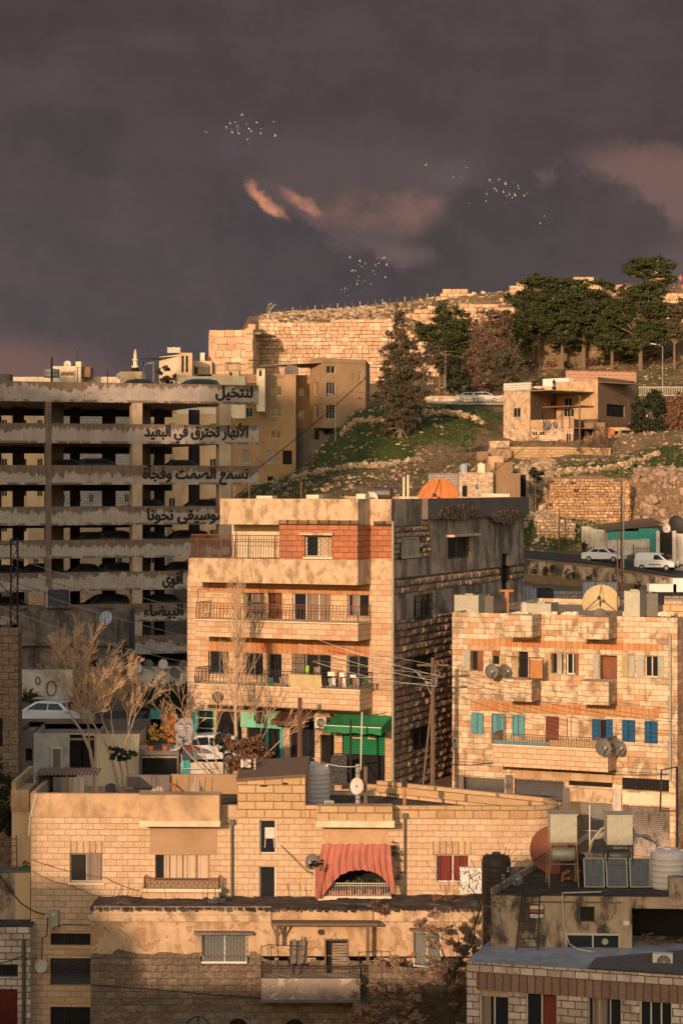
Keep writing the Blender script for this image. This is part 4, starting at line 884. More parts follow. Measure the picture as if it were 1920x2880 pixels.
# things on the roof of the middle building
rootz=zT-.6
def onroof(px,py,Y): return P(px,py,Y)
bigdish('huge orange rusty satellite dish on the roof behind the dark parapet',P(1232,1448,113),1.08,-18,14,'rustorange')
t=thing('boiler','dark horizontal boiler cylinder in an iron frame on the middle roof','boiler',P(1072,1412,112),-.3)
MB().cyl((-.45,0,.45),(.55,0,.45),.33,n=20).build('drum',Mt['boiler'],t); m=MB()
for sx in (-.85,.8):
    for sy in (-.35,.35): m.tube([(sx,sy,0),(sx,sy,.9)],.025,4)
m.tube([(-.85,-.35,.9),(.8,-.35,.9)],.025,4); m.tube([(-.85,.35,.9),(.8,.35,.9)],.025,4); m.tube([(-.85,-.35,.1),(.8,-.35,.1)],.025,4); m.build('frame',Mt['iron'],t)
dish('pale oval satellite dish beside the boiler frame on the middle roof',P(1046,1412,111.4),.30,8,22,'dishpale',.12)
m=MB(); m.cyl((0,0,0),(0,0,1.25),.06,n=8); m.cyl((.22,0,0),(.22,0,1.35),.06,n=8); o=m.build('flue_pipes',Mt['cream']); o.location=P(1135,1408,112); tag(o,'pair of white flue pipes standing on the middle roof','pipe')
for i,(px_,h_,dx) in enumerate(((740,.45,'left'),(790,.35,'middle'),(870,.25,'right'))):
    o=MB().box(-h_*1.0,h_*1.0,-.3,.3,0,.14+.08*i).build('concrete_block',Mt['cream']); o.location=P(750+135*i if i else 750,1402+1.5*i,110.5); o.rotation_euler=(0,0,-F.th); tag(o,f'low pale concrete curb on the middle roof parapet, {dx} one of three','curb')
for i,(px_,h_) in enumerate(((658,.7),(700,.8),(846,.9),(958,2.6))):
    o=MB().tube([(0,0,-.3),(0.02,0,h_)],.018,4).build('rod',Mt['rustpipe' if i!=3 else 'iron']); o.location=P(px_,1403,111); tag(o,('short rusty rod on the roof parapet, %s from the left'%['first','second','third'][i]) if i<3 else 'tall thin dark mast rising from the middle roof','rod')
# ================= right apartment building =================
F2=Fr(1271,105.5,23,8.8)
B=F2.root('apartment_building','pale weathered stone apartment building with blue and teal shutters','building')
uL2,uR2=F2.u(1271),F2.u(1903); zt=F2.z(1600,1730)
WW=[((1322,1830,1342,1887),'slide',dict(n=1,frame='rustiron')),((1384,1845,1404,1868),'dark',{}),((1457,1833,1484,1908),'dark',{}),
 ((1549,1838,1583,1895),'slide',dict(n=2,frame='wood')),((1590,1838,1625,1897),'slide',dict(n=2,frame='whiteframe')),((1686,1843,1734,1915),'door',dict(leaf='brownshut',dep=.5)),
 ((1811,1845,1849,1905),'slide',dict(n=2,frame='cream')),
 ((1324,2004,1359,2064),'shut',dict(leaf='teal')),((1382,2008,1417,2069),'shut',dict(leaf='teal')),((1439,2010,1475,2070),'shut',dict(leaf='teal')),
 ((1533,2015,1571,2088),'door',dict(leaf='door',dep=.15)),((1593,2018,1627,2080),'slide',dict(n=2,frame='cream',curtain='paleCurtain')),
 ((1663,2023,1722,2082),'slide',dict(n=3,frame='whiteframe')),((1748,2025,1785,2086),'shut',dict(leaf='blue')),((1811,2028,1848,2090),'shut',dict(leaf='blue')),
 ((1299,2188,1418,2300),'roller',dict(leaf='rollgrey')),((1446,2195,1585,2330),'roller',dict(leaf='rolldark')),((1602,2257,1721,2400),'roller',dict(leaf='rollgrey')),((1751,2268,1882,2410),'roller',dict(leaf='rollpeel')),
 ((1598,2182,1721,2212),'dark',dict(grille='orn')),((1748,2190,1880,2224),'dark',dict(grille='orn'))]
H2=[F2.r(*a[0]) for a in WW]
D2=14.
m=MB().wall(uL2,uR2,-3,zt,H2,0,.3); m.add([(uL2,0,-3),(uL2,D2,-3),(uL2,D2,zt),(uL2,0,zt)],[(0,1,2,3)]); m.add([(uR2,0,-3),(uR2,D2,-3),(uR2,D2,zt),(uR2,0,zt)],[(0,1,2,3)]); m.add([(uL2,D2,-3),(uR2,D2,-3),(uR2,D2,zt),(uL2,D2,zt)],[(0,1,2,3)])
m.build('front_wall',Mt['limestone2'],B); MB().box(uL2+.02,uR2-.02,.02,D2-.02,zt-.45,zt-.3).build('roof',Mt['roofdirt'],B)
for (r_,k,kw),h in zip(WW,H2): window(B,h,k,**({'dep':.28}|kw))
def f2(px0,py0,px1,py1,v=0.): return F2.r(px0,py0,px1,py1,v)
# open leaves beside the upper windows and between the lower ones
for (a,b,c,d,mt) in ((1305,1829,1321,1885,'paleshut'),(1343,1830,1358,1888,'brownshut'),(1384,1830,1406,1844,'brownshut'),(1404,1838,1420,1892,'tanshut'),(1439,1833,1456,1905,'tanshut'),(1532,1837,1548,1894,'tanshut'),(1566,1838,1580,1897,'paleshut'),(1617,1839,1626,1898,'brownshut'),
  (1667,1841,1685,1914,'paleshut'),(1748,1844,1766,1903,'tanshut'),(1768,1844,1784,1904,'paleshut'),(1791,1845,1808,1904,'paleshut'),(1849,1847,1866,1906,'paleshut'),(1664,2023,1686,2082,'blue'),(1704,2023,1722,2083,'blue')):
    q_=f2(a,b,c,d); MB().box(q_[0],q_[1],-.06,-.004,q_[2],q_[3]).box(q_[0]+.02,q_[1]-.02,-.075,-.06,q_[2]+(q_[3]-q_[2])*.48,q_[2]+(q_[3]-q_[2])*.53).build('shutter',Mt[mt],B)
V2=1.5
for (a,b,c,d) in ((1415,1731,1495,1793),(1625,1736,1710,1798),(1415,1912,1494,1972),(1625,1917,1710,1982)):
    q_=f2(a,b,c,d,V2); m=MB(); volume(m,q_,-V2,-.01); m.build('projecting_box',Mt['limestone2'],B)
q_=f2(1386,2103,1708,2163,V2); m=MB(); volume(m,q_,-V2,-.01); m.build('long_balcony_front',Mt['limestone3'],B); zb2=q_[3]
MB().box(q_[0]-.05,q_[1]+.05,-V2-.06,-.008,zb2+.003,zb2+.06).build('balcony_coping',Mt['cream'],B)
rr=f2(1386,2070,1708,2103,V2); railing(B,rr[0],rr[1],-.1,-V2+.05,zb2+.06,rr[3],44,'rustiron',0,'lr',.016)
a=f2(1388,2085,1538,2103,V2); MB().box(a[0],a[1],-V2+.08,-V2+.1,zb2+.06,a[3]).build('teal_rail_panel',Mt['teal'],B)
a=f2(1542,2085,1705,2103,V2); MB().box(a[0],a[1],-V2+.08,-V2+.1,zb2+.06,a[3]).build('tan_rail_panel',Mt['tanshut'],B)
for (a,b,c,d) in ((1320,1803,1853,1824),(1322,1981,1852,2008)):
    q_=f2(a,b,c,d); MB().box(q_[0],q_[1],-.014,-.003,q_[2],q_[3]).build('lintel_band',Mt['orange'],B)
q_=f2(1300,2150,1590,2190); 
q_=f2(1446,2166,1720,2194); MB().box(q_[0],q_[1],-.016,-.003,q_[2],q_[3]).build('plaster_band',Mt['plaster'],B)
q_=f2(1600,2218,1722,2254); MB().box(q_[0],q_[1],-.05,-.003,q_[2],q_[3]).build('shop_fascia',Mt['plaster2'],B)
q_=f2(1750,2232,1900,2264); MB().box(q_[0],q_[1],-.05,-.003,q_[2],q_[3]).build('shop_fascia',Mt['cream'],B)
for px_ in (1296,1432,1592,1736): u_=F2.u(px_); MB().box(u_-.17,u_+.17,-.08,-.003,-3,F2.z(px_,2180 if px_<1500 else 2216)).build('pilaster',Mt['grey' if px_!=1736 else 'dirtywhite'],B)
digits('10',.34,'black',B,(F2.u(1428),-.09,F2.z(1428,2216)))
# canvas screen and iron frames on the upper left box balcony
q_=f2(1488,1851,1526,1909,.9); t=F2.root('canvas_screen','brown canvas screen in an iron frame on the upper left box balcony','screen'); t.location=F2.w(q_[0],-.9,q_[2])
w_=q_[1]-q_[0]; h_=q_[3]-q_[2]; MB().grid(lambda s,k:(w_*s,.03*math.sin(s*7+k*3),h_*(.03+.92*k-.06*math.sin(s*3.1)*k)),8,8).build('canvas',Mt['rustpipe'],t)
m=MB(); 
for a,b in (((0,0),(0,h_)),((w_,0),(w_,h_)),((0,h_),(w_,h_))): m.tube([(a[0],0,a[1]),(b[0],0,b[1])],.025,4)
m.tube([(0,0,h_),(-1.2,.2,h_+.05)],.02,4); m.build('frame',Mt['iron'],t)
a=f2(1383,2008,1420,2070,V2*.9); m=MB(); m.tube([(a[0],-V2*.9,a[3]),(a[1],-V2*.9,a[3]),(a[1],-V2*.9,zb2)],.025,4).tube([(a[0],-V2*.9,a[3]),(a[0],-V2*.9,zb2)],.025,4); m.build('clothes_frame',Mt['iron'],B)
# dishes on this building
dish('grey satellite dish fixed in front of the upper left balcony, left of two',onF(F2,1382,1903,.9),.33,-2,18,'dishgrey',.15)
dish('grey satellite dish seen half in shade beside the upper left balcony, right of two',onF(F2,1419,1901,.5),.30,30,18,'dishgrey',.15)
dish('round dark grey satellite dish in front of the long balcony railing',onF(F2,1695,2112,V2+.3),.37,8,18,'dishgrey',.05)
dish('dark satellite dish at the right corner of the long balcony',onF(F2,1737,2112,V2*.4),.34,20,18,'dishgrey',.05)
# pipes
m=MB(); a=F2.u(1885); m.tube([(a,-.12,F2.z(1885,1783)),(a,-.12,F2.z(1885,2195)),(a+.32,-.12,F2.z(1895,2212)),(a+.34,-.12,-3)],.055,8); m.build('drain_pipe',Mt['galv'],B)
m=MB(); 
for k in range(3): m.tube([(F2.u(1276)+.03*k,-.03,F2.z(1276,2080)),(F2.u(1280)+.12*k,-.03,F2.z(1280,2145)),(F2.u(1300),-.03,F2.z(1300,2142)),(F2.u(1700),-.03-(V2 if 0 else 0),F2.z(1700,2168)),(F2.u(1875),-.03,F2.z(1875,2176))][:3+2*(k==0)],.014,4)
m.build('wall_cable',Mt['black'],B)
a=f2(1275,2086,1285,2105); MB().box(a[0],a[1],-.15,-.004,a[2],a[3]).build('meter_box',Mt['galv'],B)
# neighbour at the right edge of the frame
F3=Fr(1904,103.2,23,8.8); N3=F3.root('apartment_building','pale stone building cut off by the right edge of the photo','building')
a3=F3.u(1904); z3=F3.z(1910,1742); m=MB(); H3=[F3.r(1905,1745,1919,1965)]
m.wall(a3+.02,a3+7,-3,z3,(),.35,.3); m.add([(a3+.02,.35,-3),(a3+.02,12,-3),(a3+.02,12,z3),(a3+.02,.35,z3)],[(0,1,2,3)]); m.build('front_wall',Mt['limestone'],N3)
MB().box(a3+.03,a3+6.9,.4,12,z3-.3,z3-.2).build('roof',Mt['roofdirt'],N3)
q_=F3.r(1905,1748,1930,1965); MB().box(q_[0],q_[1],.30,.348,q_[2],q_[3]).build('dark_wall_strip',Mt['wood'],N3)  # dark brown strip down the upper wall
# roof clutter of the right building
cistern('grey rectangular water tank at the left end of the right roof',P(1322,1728,108),1.25,1.2,1.0,'galv',-F.th)
cistern('dark grey rectangular water tank just right of the first on the right roof',P(1372,1728,108.6),.95,1.2,.98,'boiler',-F.th)
cistern('low rectangular water tank left of centre on the right roof',P(1524,1732,107.2),1.25,1.2,.65,'galv',-F.th)
cistern('rectangular water tank near the right end of the right roof',P(1785,1732,106),.75,1.2,1.25,'galv',-F.th)
cistern('dark rectangular water tank beside the right hand tank on the right roof',P(1826,1732,107),1.1,1.2,1.15,'boiler',-F.th)
bigdish('huge tan mesh satellite dish on the right roof',P(1688,1735,112),.96,-14,22,'dishtan')
dish('dark satellite dish seen from behind at the foot of the tan mesh dish',P(1686,1742,108),.38,180,10,'dishgrey',.02,arm=False)
m=MB(); m.box(-1.9,1.9,0,.35,0,.65); o=m.build('roof_wall',Mt['blockwork']); o.location=P(1885,1738,107); o.rotation_euler=(0,0,-F.th); tag(o,'low sandy block wall at the right end of the right roof','wall')
roundtank('white plastic water tank with ribs lying low behind the left parapet of the right roof',P(1497,1734,111),.62,.75,'whitetank',3)
m=MB(); m.box(-.1,.1,-.1,.1,0,1.25); m.box(-.35,.35,-.12,.12,1.25,1.35); o=m.build('chimney',Mt['rustpipe']); o.location=P(1424,1732,110); tag(o,'brown chimney pipe with a flat cap on the right roof','chimney')
for i,(px_,l_) in enumerate(((1460,.5),(1540,.5),(1600,.4),(1870,.5),(1775,.35))):
    m=MB(); 
    for k in range(4): m.obox((-.3+.2*k,rnd.uniform(-.1,.1),.08+.03*(k%2)),(.22,.2,.16+.1*rnd.random()),(0,rnd.uniform(-.2,.2),rnd.random()))
    o=m.build('rubble_heap',Mt['cream']); o.location=P(px_,[1700,1710,1735,1690,1690][i] if 0 else 1732,106.3); tag(o,'small heap of pale stones on the right roof, '+['leftmost','second from the left','third from the left','rightmost','second from the right'][i],'stones')
o=MB().tube([(0,0,-.5),(0,0,4.2)],.035,5).build('mast',Mt['rustiron']); o.location=P(1735,1735,108); tag(o,'thin rusty mast standing on the right roof beside the tan dish','mast')
# ================= curved stone building in front =================
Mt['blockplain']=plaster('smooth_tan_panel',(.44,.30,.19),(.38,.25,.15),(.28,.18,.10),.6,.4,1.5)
K=Fr(88,89.,1.5,.6)
Kr=K.root('stone_building','long two storey stone building with a rounded right end and coral curtain','building')
ku=K.u; zr=K.z(1130,2300); zk=K.z(300,2298); zpar=K.z(400,2232); zpar2=K.z(1130,2266)
KW=[((197,2401,290,2481),'slide',dict(n=2,curtain='greycurtain',cur=(.52,1),sill='cream')),((437,2403,590,2476),'slide',dict(n=4,frame='wood',curtain='paleCurtain',cur=(.14,1))),
 ((730,2306,776,2402),'slide',dict(n=1,frame='whiteframe')),((729,2436,775,2560),'slide',dict(n=1,frame='whiteframe')),
 ((905,2425,1095,2530),'dark',dict(dep=.6)),((1226,2404,1320,2482),'slide',dict(n=2,curtain='redcurtain',cur=(.05,.98),frame='whiteframe')),
 ((143,2625,255,2659),'slide',dict(n=3,frame='iron')),((142,2695,256,2772),'roller',dict(leaf='rolldark')),((142,2832,256,3000),'slide',dict(n=3,frame='iron',pane='glass'))]
KH=[K.r(*a[0]) for a in KW]
uS0,uS1=ku(88),ku(1478)
# plan of the rounded end
xe,ye=uS1,0.; rad=K.u(1573)-uS1; plan=[(uS0,0),(uS1,0)]
arc=[(uS1+rad*math.sin(t),rad*.85*(1-math.cos(t))) for t in [math.pi*.5*k/8 for k in range(1,9)]]
end=(arc[-1][0],arc[-1][1]); back=[(end[0]-.4,end[1]+1.3),(ku(1028)+.5,7.6),(uS0,9.0)]
m=MB().wall(uS0,uS1,0,zr,KH,0,.25)
pts=[(uS1,0)]+arc+back+[(uS0,0)]
def ring(m,pts,z0,z1):
    for a,b in zip(pts[:-1],pts[1:]): m.add([(a[0],a[1],z0),(b[0],b[1],z0),(b[0],b[1],z1),(a[0],a[1],z1)],[(0,1,2,3)])
ring(m,pts,0,zr); m.build('front_wall',Mt['limestone3'],Kr)
def para(m,pts,z0,z1,t=.22,out=.04):   # thick parapet following a polyline; outside is to the right of travel
    n=len(pts); o_=[];i_=[]
    for k,p in enumerate(pts):
        a=Vector(pts[max(k-1,0)]);b=Vector(pts[min(k+1,n-1)]);d=(b-a).normalized(); nn=Vector((d.y,-d.x)); p=Vector(p); o_.append(p+nn*out); i_.append(p-nn*t)
    for k in range(n-1):
        a,b,c,d=o_[k],o_[k+1],i_[k+1],i_[k]; m.add([(*a,z0),(*b,z0),(*c,z0),(*d,z0),(*a,z1),(*b,z1),(*c,z1),(*d,z1)],[(0,3,2,1),(4,5,6,7),(0,1,5,4),(2,3,7,6)]+([(3,0,4,7)] if k==0 else [])+([(1,2,6,5)] if k==n-2 else []))
m=MB(); para(m,[(ku(859),0),(ku(1300),0),(uS1,0)]+arc+[back[0],back[1]],zr-.001,zpar2); m.build('brick_parapet',Mt['blockwork'],Kr)
m=MB(); m.box(uS0-.02,ku(395),-.05,.22,zk,zpar).build('plaster_parapet',Mt['plaster'],Kr)
MB().box(ku(620),ku(668),-.03,.22,zr-.001,zpar2).build('parapet',Mt['plaster'],Kr)
m=MB().box(uS0-.01,uS0+.2,.22,9,zk,zpar+.05).build('side_parapet',Mt['plaster'],Kr)
b1=K.r(395,2236,617,2308,.85); MB().box(b1[0],b1[1],-.85,.2,b1[2],b1[3]).build('roof_box',Mt['plaster'],Kr)
s1_=K.r(392,2308,619,2325,.9); MB().box(s1_[0],s1_[1],-.92,-.002,s1_[2],b1[2]-.002).build('overhang_slab',Mt['cream'],Kr)
b2=K.r(892,2268,1103,2308,.85); MB().box(b2[0],b2[1],-.85,-.045,b2[2],b2[3]).build('roof_box',Mt['blockwork'],Kr)
s2_=K.r(887,2308,1109,2327,.9); MB().box(s2_[0],s2_[1],-.92,-.002,s2_[2],b2[2]-.002).build('overhang_slab',Mt['cream'],Kr)
a=K.r(422,2326,612,2404); MB().box(a[0],a[1],-.006,-.002,a[2],a[3]).build('plain_wall_panel',Mt['blockplain'],Kr)  # plain darker panel between the roof box and the window
a=K.r(905,2328,1090,2426); MB().box(a[0],a[1],-.006,-.002,a[2],a[3]).build('plain_wall_panel',Mt['plaster'],Kr)  # plain panel below the second overhang slab
a=K.r(196,2366,292,2401); MB().box(a[0],a[1],-.008,-.002,a[2],a[3]).build('lintel_course',Mt['orange'],Kr); Mt['lintelpale']=stone('pale_lintel_course',(.64,.45,.29),(.55,.37,.23),(.25,.15,.09),.26,2.,.02)
bpy.data.objects['lintel_course'].data.materials[0]=Mt['lintelpale']
a=K.r(1216,2366,1324,2404); MB().box(a[0],a[1],-.008,-.002,a[2],a[3]).build('lintel_course',Mt['lintelpale'],Kr)
a=K.r(88,2498,256,3000); 
rr_=K.r(60,2498,255,2560)
MB().box(uS0+.01,uS1-.2,.3,8,zr-.35,zr-.2).build('roof',Mt['tar'],Kr)
mb=MB().box(uS1-.3,end[0]-.3,1.2,7.,zr-.34,zr-.21); mb.build('roof_end',Mt['tar'],Kr)
for (r_,k,kw),h in zip(KW,KH): window(Kr,h,k,**({'dep':.22}|kw))
MB().box(uS0+.3,uS1-.3,1.2,1.3,.1,zr-.4).build('interior',Mt['void'],Kr)
# white poster panel with loose abstract black marks (figures left out)
a=K.r(144,2772,251,2831); MB().box(a[0],a[1],.02,.06,a[2],a[3]).build('white_panel',Mt['dishpale'],Kr)
# left balcony
a=K.r(395,2500,622,2509,.8); MB().box(a[0],a[1],-.8,-.002,a[2],a[3]).build('balcony_slab',Mt['cream'],Kr)
m=MB(); MB().box(a[0]+.1,a[1]-.1,-.7,-.002,a[2]-.35,a[2]-.002).build('balcony_base',Mt['limestone3'],Kr)
rr=K.r(405,2471,614,2498,.8); railing(Kr,rr[0],rr[1],0,-.75,a[3]+.02,rr[3],22,'rustiron',0,'lr',.015,3)
m=MB()
for k in range(14):
    x0=rr[0]+(rr[1]-rr[0])*k/14; m.tube([(x0,-.76,a[3]+.1),(x0+(rr[1]-rr[0])/14,-.76,rr[3]-.08)],.012,4); m.tube([(x0,-.76,rr[3]-.08),(x0+(rr[1]-rr[0])/14,-.76,a[3]+.1)],.012,4)
m.build('railing_lattice',Mt['rustiron'],Kr)
# curtained balcony
bz=K.z(1000,2522,.9); a=K.r(893,2522,1100,2534,.9); MB().box(a[0],a[1],-.9,-.002,a[2],a[3]).build('balcony_slab',Mt['cream'],Kr)
rr=K.r(905,2484,1096,2522,.85); railing(Kr,rr[0],rr[1],0,-.85,a[3],rr[3],26,'dishpale',0,'lr',.014,3); Zb=a[3]
t=K.root('curtain','coral red cloth curtain gathered open over the plant filled balcony','curtain'); t.location=K.w(0,0,0)
y_=-.98
zT_=K.z(1000,2371,.9); xa,xb=ku(903,.9),ku(1096,.9)
gat=lambda px:ku(px,.9)
top=[(904,2371),(950,2372),(1000,2372),(1050,2372),(1096,2372)]
def lower(s):   # bottom edge of the cloth, photo units: the opening arches up in the middle
    px=887+(1110-887)*s
    edge=[(887,2523),(905,2520),(935,2482),(955,2460),(985,2446),(1020,2444),(1050,2449),(1072,2462),(1090,2484),(1098,2508),(1110,2508)]
    for (p0,q0),(p1,q1) in zip(edge[:-1],edge[1:]):
        if px<=p1: return px,q0+(q1-q0)*(px-p0)/(p1-p0)
    return px,2508
def curt(s,k):
    px,pb=lower(s); pt=904+(1096-904)*s; P0=(gat(pt),K.z(1000,2371+1.5*math.sin(s*40),.9)); P1=(gat(px),K.z(1000,pb,.9)); 
    amp=.02+.05*k; return (P0[0]+(P1[0]-P0[0])*k, y_-amp*math.sin(s*70+2*math.sin(k*3))-.03*math.sin(s*23+k*4)-.16*k, P0[1]+(P1[1]-P0[1])*k)
m=MB().grid(curt,110,14); m.build('cloth',Mt['curtain'],t,True)
m=MB(); m.grid(lambda s,k:(gat(887+s*(915-887)*(1-.5*k)),y_-.18-.05*math.sin(s*20),K.z(900,2436+(2524-2436)*k,.9)),16,8); m.build('left_tail',Mt['curtain'],t,True)
m=MB().tube([(gat(903),y_+.02,K.z(903,2371,.9)),(gat(1097),y_+.02,K.z(1097,2372,.9))],.012,4); m.tube([(gat(886),y_,K.z(886,2430,.9)),(gat(881),y_,K.z(881,2520,.9))],.03,6); m.build('curtain_rod',Mt['dishpale'],t)
# plants on that balcony
for i,(px_,lab,mtn) in enumerate(((985,'bushy green potted plant at the left of the curtained balcony','green2'),(1012,'green potted plant in the middle of the curtained balcony','green2'),(1040,'dark leafy potted plant right of the middle on the curtained balcony','darkgreen'),(1065,'green potted plant at the right end of the curtained balcony','green2'))):
    t=thing('potted_plant',lab,'plant',K.w(ku(px_,.6),-.6,Zb+.03),0)
    MB().lathe([(.001,0),(.10,0),(.14,.22),(.001,.2)],12).build('pot',Mt['terracotta'],t); leafcloud([(0,0,.42,.22,.18,.24)],140,.055,40+i,asp=.6).build('foliage',Mt[mtn],t)
for i,px_ in enumerate((920,942,965)):
    t=thing('planter',['left','middle','right'][i]+' one of three terracotta planter troughs behind the white balcony rail','planter',K.w(ku(px_,.6),-.66,Zb+.03)); MB().prism([(-.13,0),(.13,0),(.16,.17),(-.16,.17)],-.08,.08).build('trough',Mt['terracotta'],t); leafcloud([(0,0,.25,.12,.07,.1)],40,.04,50+i).build('foliage',Mt['darkgreen'],t)
dish('dark grey satellite dish at the left edge of the coral curtain',onF(K,877,2433,.95),.29,-18,18,'dishgrey',.05)
t=thing('climbing_plant','dark creeper spilling below the satellite dish by the coral curtain','plant',K.w(ku(900,.9),-1.05,K.z(900,2435,.9))); leafcloud([(0,0,0,.32,.12,.28),(-.3,0,.1,.2,.1,.15)],260,.06,61,asp=.6).build('foliage',Mt['darkgreen'],t)
t=thing('climbing_plant','thin climbing plant at the right edge of the coral curtain','plant',K.w(ku(1112),-.35,K.z(1112,2440))); leafcloud([(0,0,.7,.25,.2,.5),(.15,0,-.2,.2,.2,.3)],200,.06,62,asp=.6).build('foliage',Mt['olive'],t); MB().tube([(0,0,-.7),(.1,0,0),(-.05,0,.9)],.012,4).build('stem',Mt['barkmid'],t)
t=thing('plastic_chair','white plastic chair standing in the tall narrow window','chair',K.w(ku(760),.16,K.z(755,2381))) # in front of the pane
t.location=K.w(ku(758),-.02+.10,K.z(755,2384)); m=MB()
MB().box(-.2,.2,-.06,.06,.38,.42).build('seat',Mt['whitetank'],t); MB().box(-.2,.2,.05,.08,.42,.82).build('backrest',Mt['whitetank'],t)
for sx in(-1,1): MB().tube([(sx*.17,-.04,.38),(sx*.2,-.05,0)],.02,4).build('leg',Mt['whitetank'],t)
# drain pipes
for px_,y0_,lab in ((653,2318,''),(1138,2300,'')):
    m=MB().tube([(ku(px_),-.09,K.z(px_,2560)),(ku(px_),-.09,K.z(px_,y0_))],.055,8); m.box(ku(px_)-.11,ku(px_)+.11,-.2,-.003,K.z(px_,y0_),K.z(px_,y0_)+.2); m.build('drain_pipe',Mt['boiler'],Kr)
a=K.r(140,2558,166,2608); t=thing('meter_box','grey metal electricity box fixed low on the left stone wall','electricity box',K.w(a[0],-.003,a[2])); MB().box(0,a[1]-a[0],-.22,0,0,a[3]-a[2]).build('cabinet',Mt['galv'],t); MB().box(.13,.27,-.23,-.221,(a[3]-a[2])*.7,(a[3]-a[2])*.85).build('meter_window',Mt['dishpale'],t)
dish('white oval satellite dish with faint lettering, low at the left above the shop shutter',onF(K,116,2722,.35),.27,-6,12,'dishpale',.02,arm=False)
m=MB().tube([(ku(103),-.05,K.z(103,2235)),(ku(96),-.05,K.z(96,2260)),(ku(86),-.05,K.z(86,2300)),(ku(82),-.02,K.z(82,2350))],.03,6); m.build('white_drain_hose',Mt['whiteframe'],Kr)
# rear upper wall seen over the roof, lit orange
m=MB().box(K.u(435)-.2,K.u(670)+.6,8.2,8.4,zr-.3,K.z(540,2178,-8.2)); m.build('rear_roof_wall',Mt['ochre'],Kr)
m=MB().box(K.u(290),K.u(435)-.21,8.0,8.2,zr-.3,K.z(360,2178,-8.2)); m.build('rear_dark_wall',Mt['grey'],Kr)
# block shed on the roof
t=K.root('roof_shed','sandy block shed with a sloping slab roof, standing on the roof','shed'); t.location=K.w(ku(668),0,zr-.001)
x1=ku(858)-ku(668); hl=K.z(680,2197)-zr; hr=K.z(850,2184)-zr
MB().prism([(0,0),(x1,0),(x1,hr),(0,hl)],-.03,3.2).build('wall',Mt['blockwork'],t)
m=MB(); m.add([(-.05,-.12,hl),(x1+.06,-.12,hr),(x1+.06,3.4,hr+.10),(-.05,3.4,hl+.10),(-.05,-.12,hl+.12),(x1+.06,-.12,hr+.12),(x1+.06,3.4,hr+.42),(-.05,3.4,hl+.42)],[(0,3,2,1),(4,5,6,7),(0,1,5,4),(1,2,6,5),(2,3,7,6),(3,0,4,7)]); m.build('roof',Mt['wood'],t)
MB().box(x1*.34,x1*.44,-.06,-.032,hl-.22,hl-.15).build('vent',Mt['black'],t); MB().box(x1*.66,x1*.74,-.06,-.032,hl-.12,hl-.05).build('vent',Mt['black'],t)
roundtank('tall white ribbed plastic tank behind the block shed',K.w(ku(872),4.2,zr-.35),.68,2.05,'whitetank',9)
acunit('small cream box unit with a round opening on top of the shed roof',K.w(ku(684),1.6,zr+hl+.3),0,.42,.32,.3)
t=thing('post','white and red striped short pipe on the shed roof','pipe',K.w(ku(710),1.5,zr+hl+.25)); m=MB().cyl((0,0,0),(0,0,.5),.04,n=8).build('pipe',Mt['whiteframe'],t)
for k in range(3): MB().cyl((0,0,.08+.16*k),(0,0,.15+.16*k),.043,n=8).build('red_band',Mt['rustpipe'],t)
# items on the roof terrace, left
def cloth_tent(label,px,py,w,h,peaks,Y=4.):
    t=thing('tarpaulin',label,'tarpaulin',K.w(ku(px,-Y),Y,K.z(px,py,-Y)))
    def fn(s,k):
        x=(s-.5)*w; yy=(k-.5)*1.6; z=0
        for (cx,hh,ww) in peaks: z=max(z,hh*max(0,1-math.hypot((x-cx)/ww,yy/.8)))
        return (x+.03*math.sin(k*20),yy,z+.03*math.sin(s*26+k*9)+.02*math.sin(s*55))
    MB().grid(fn,44,16).build('cloth',Mt['cloth'],t); return t
zfl=zr-.2
Yt=1.6
for (lab,px_,w_,pk) in (('low peaked pale tarpaulin over goods behind the parapet',470,1.55,[(-.35,.62,.9),(.4,.3,.6)]),('tall narrow pale tarpaulin tied over a pole behind the parapet',553,.75,[(.0,1.15,.42)])):
    t=cloth_tent(lab,px_,2240,w_,1.,pk,Yt); t.location=K.w(ku(px_,-Yt),Yt,K.z(px_,2240,-Yt)-.15)
t=thing('lean_to','corrugated roofed lean to shelter on the left of the roof','shelter',K.w(ku(190,-3.5),3.5,zfl))
sx=ku(280,-3.5)-ku(105,-3.5); hz=K.z(190,2178,-3.5)-zfl; x0=ku(105,-3.5)-ku(190,-3.5)
m=MB(); m.grid(lambda s,k:(x0+sx*s,-.6+1.5*k,hz+.05+.12*k+.025*math.sin(s*sx*2*math.pi/.16)),160,3); m.build('corrugated_roof',Mt['corr'],t)
for f_ in (.02,.5,.97): MB().box(x0+sx*f_-.04,x0+sx*f_+.04,-.5,-.42,0,hz+.02).build('post',Mt['wood'],t)
MB().box(x0,x0+sx*.62,.3,.36,0,hz).build('back_panel',Mt['rolldark'],t); 
MB().grid(lambda s,k:(x0+sx*(.28+.5*s),-.45+.02*math.sin(s*31),.05+(hz-.1)*k),40,2).build('plastic_sheet',Mt['dishgrey'],t)
t=thing('plastic_chair','dark plastic armchair standing on the left roof terrace','chair',K.w(ku(318,-3.2),3.2,zfl+.12),.5)
MB().box(-.25,.25,-.22,.22,.40,.44).build('seat',Mt['iron'],t); m=MB().grid(lambda s,k:(-.25+.5*s,.2+.08*k,.44+.45*k+.1*math.sin(s*3.1)*k),8,4); m.build('backrest',Mt['iron'],t)
for sx_ in(-1,1):
    for sy_ in(-1,1): MB().tube([(sx_*.22,sy_*.2,0),(sx_*.2,sy_*.18,.4)],.022,4).build('leg',Mt['iron'],t)
    MB().tube([(sx_*.26,-.2,.4),(sx_*.26,-.18,.62),(sx_*.26,.22,.64)],.02,4).build('armrest',Mt['iron'],t)
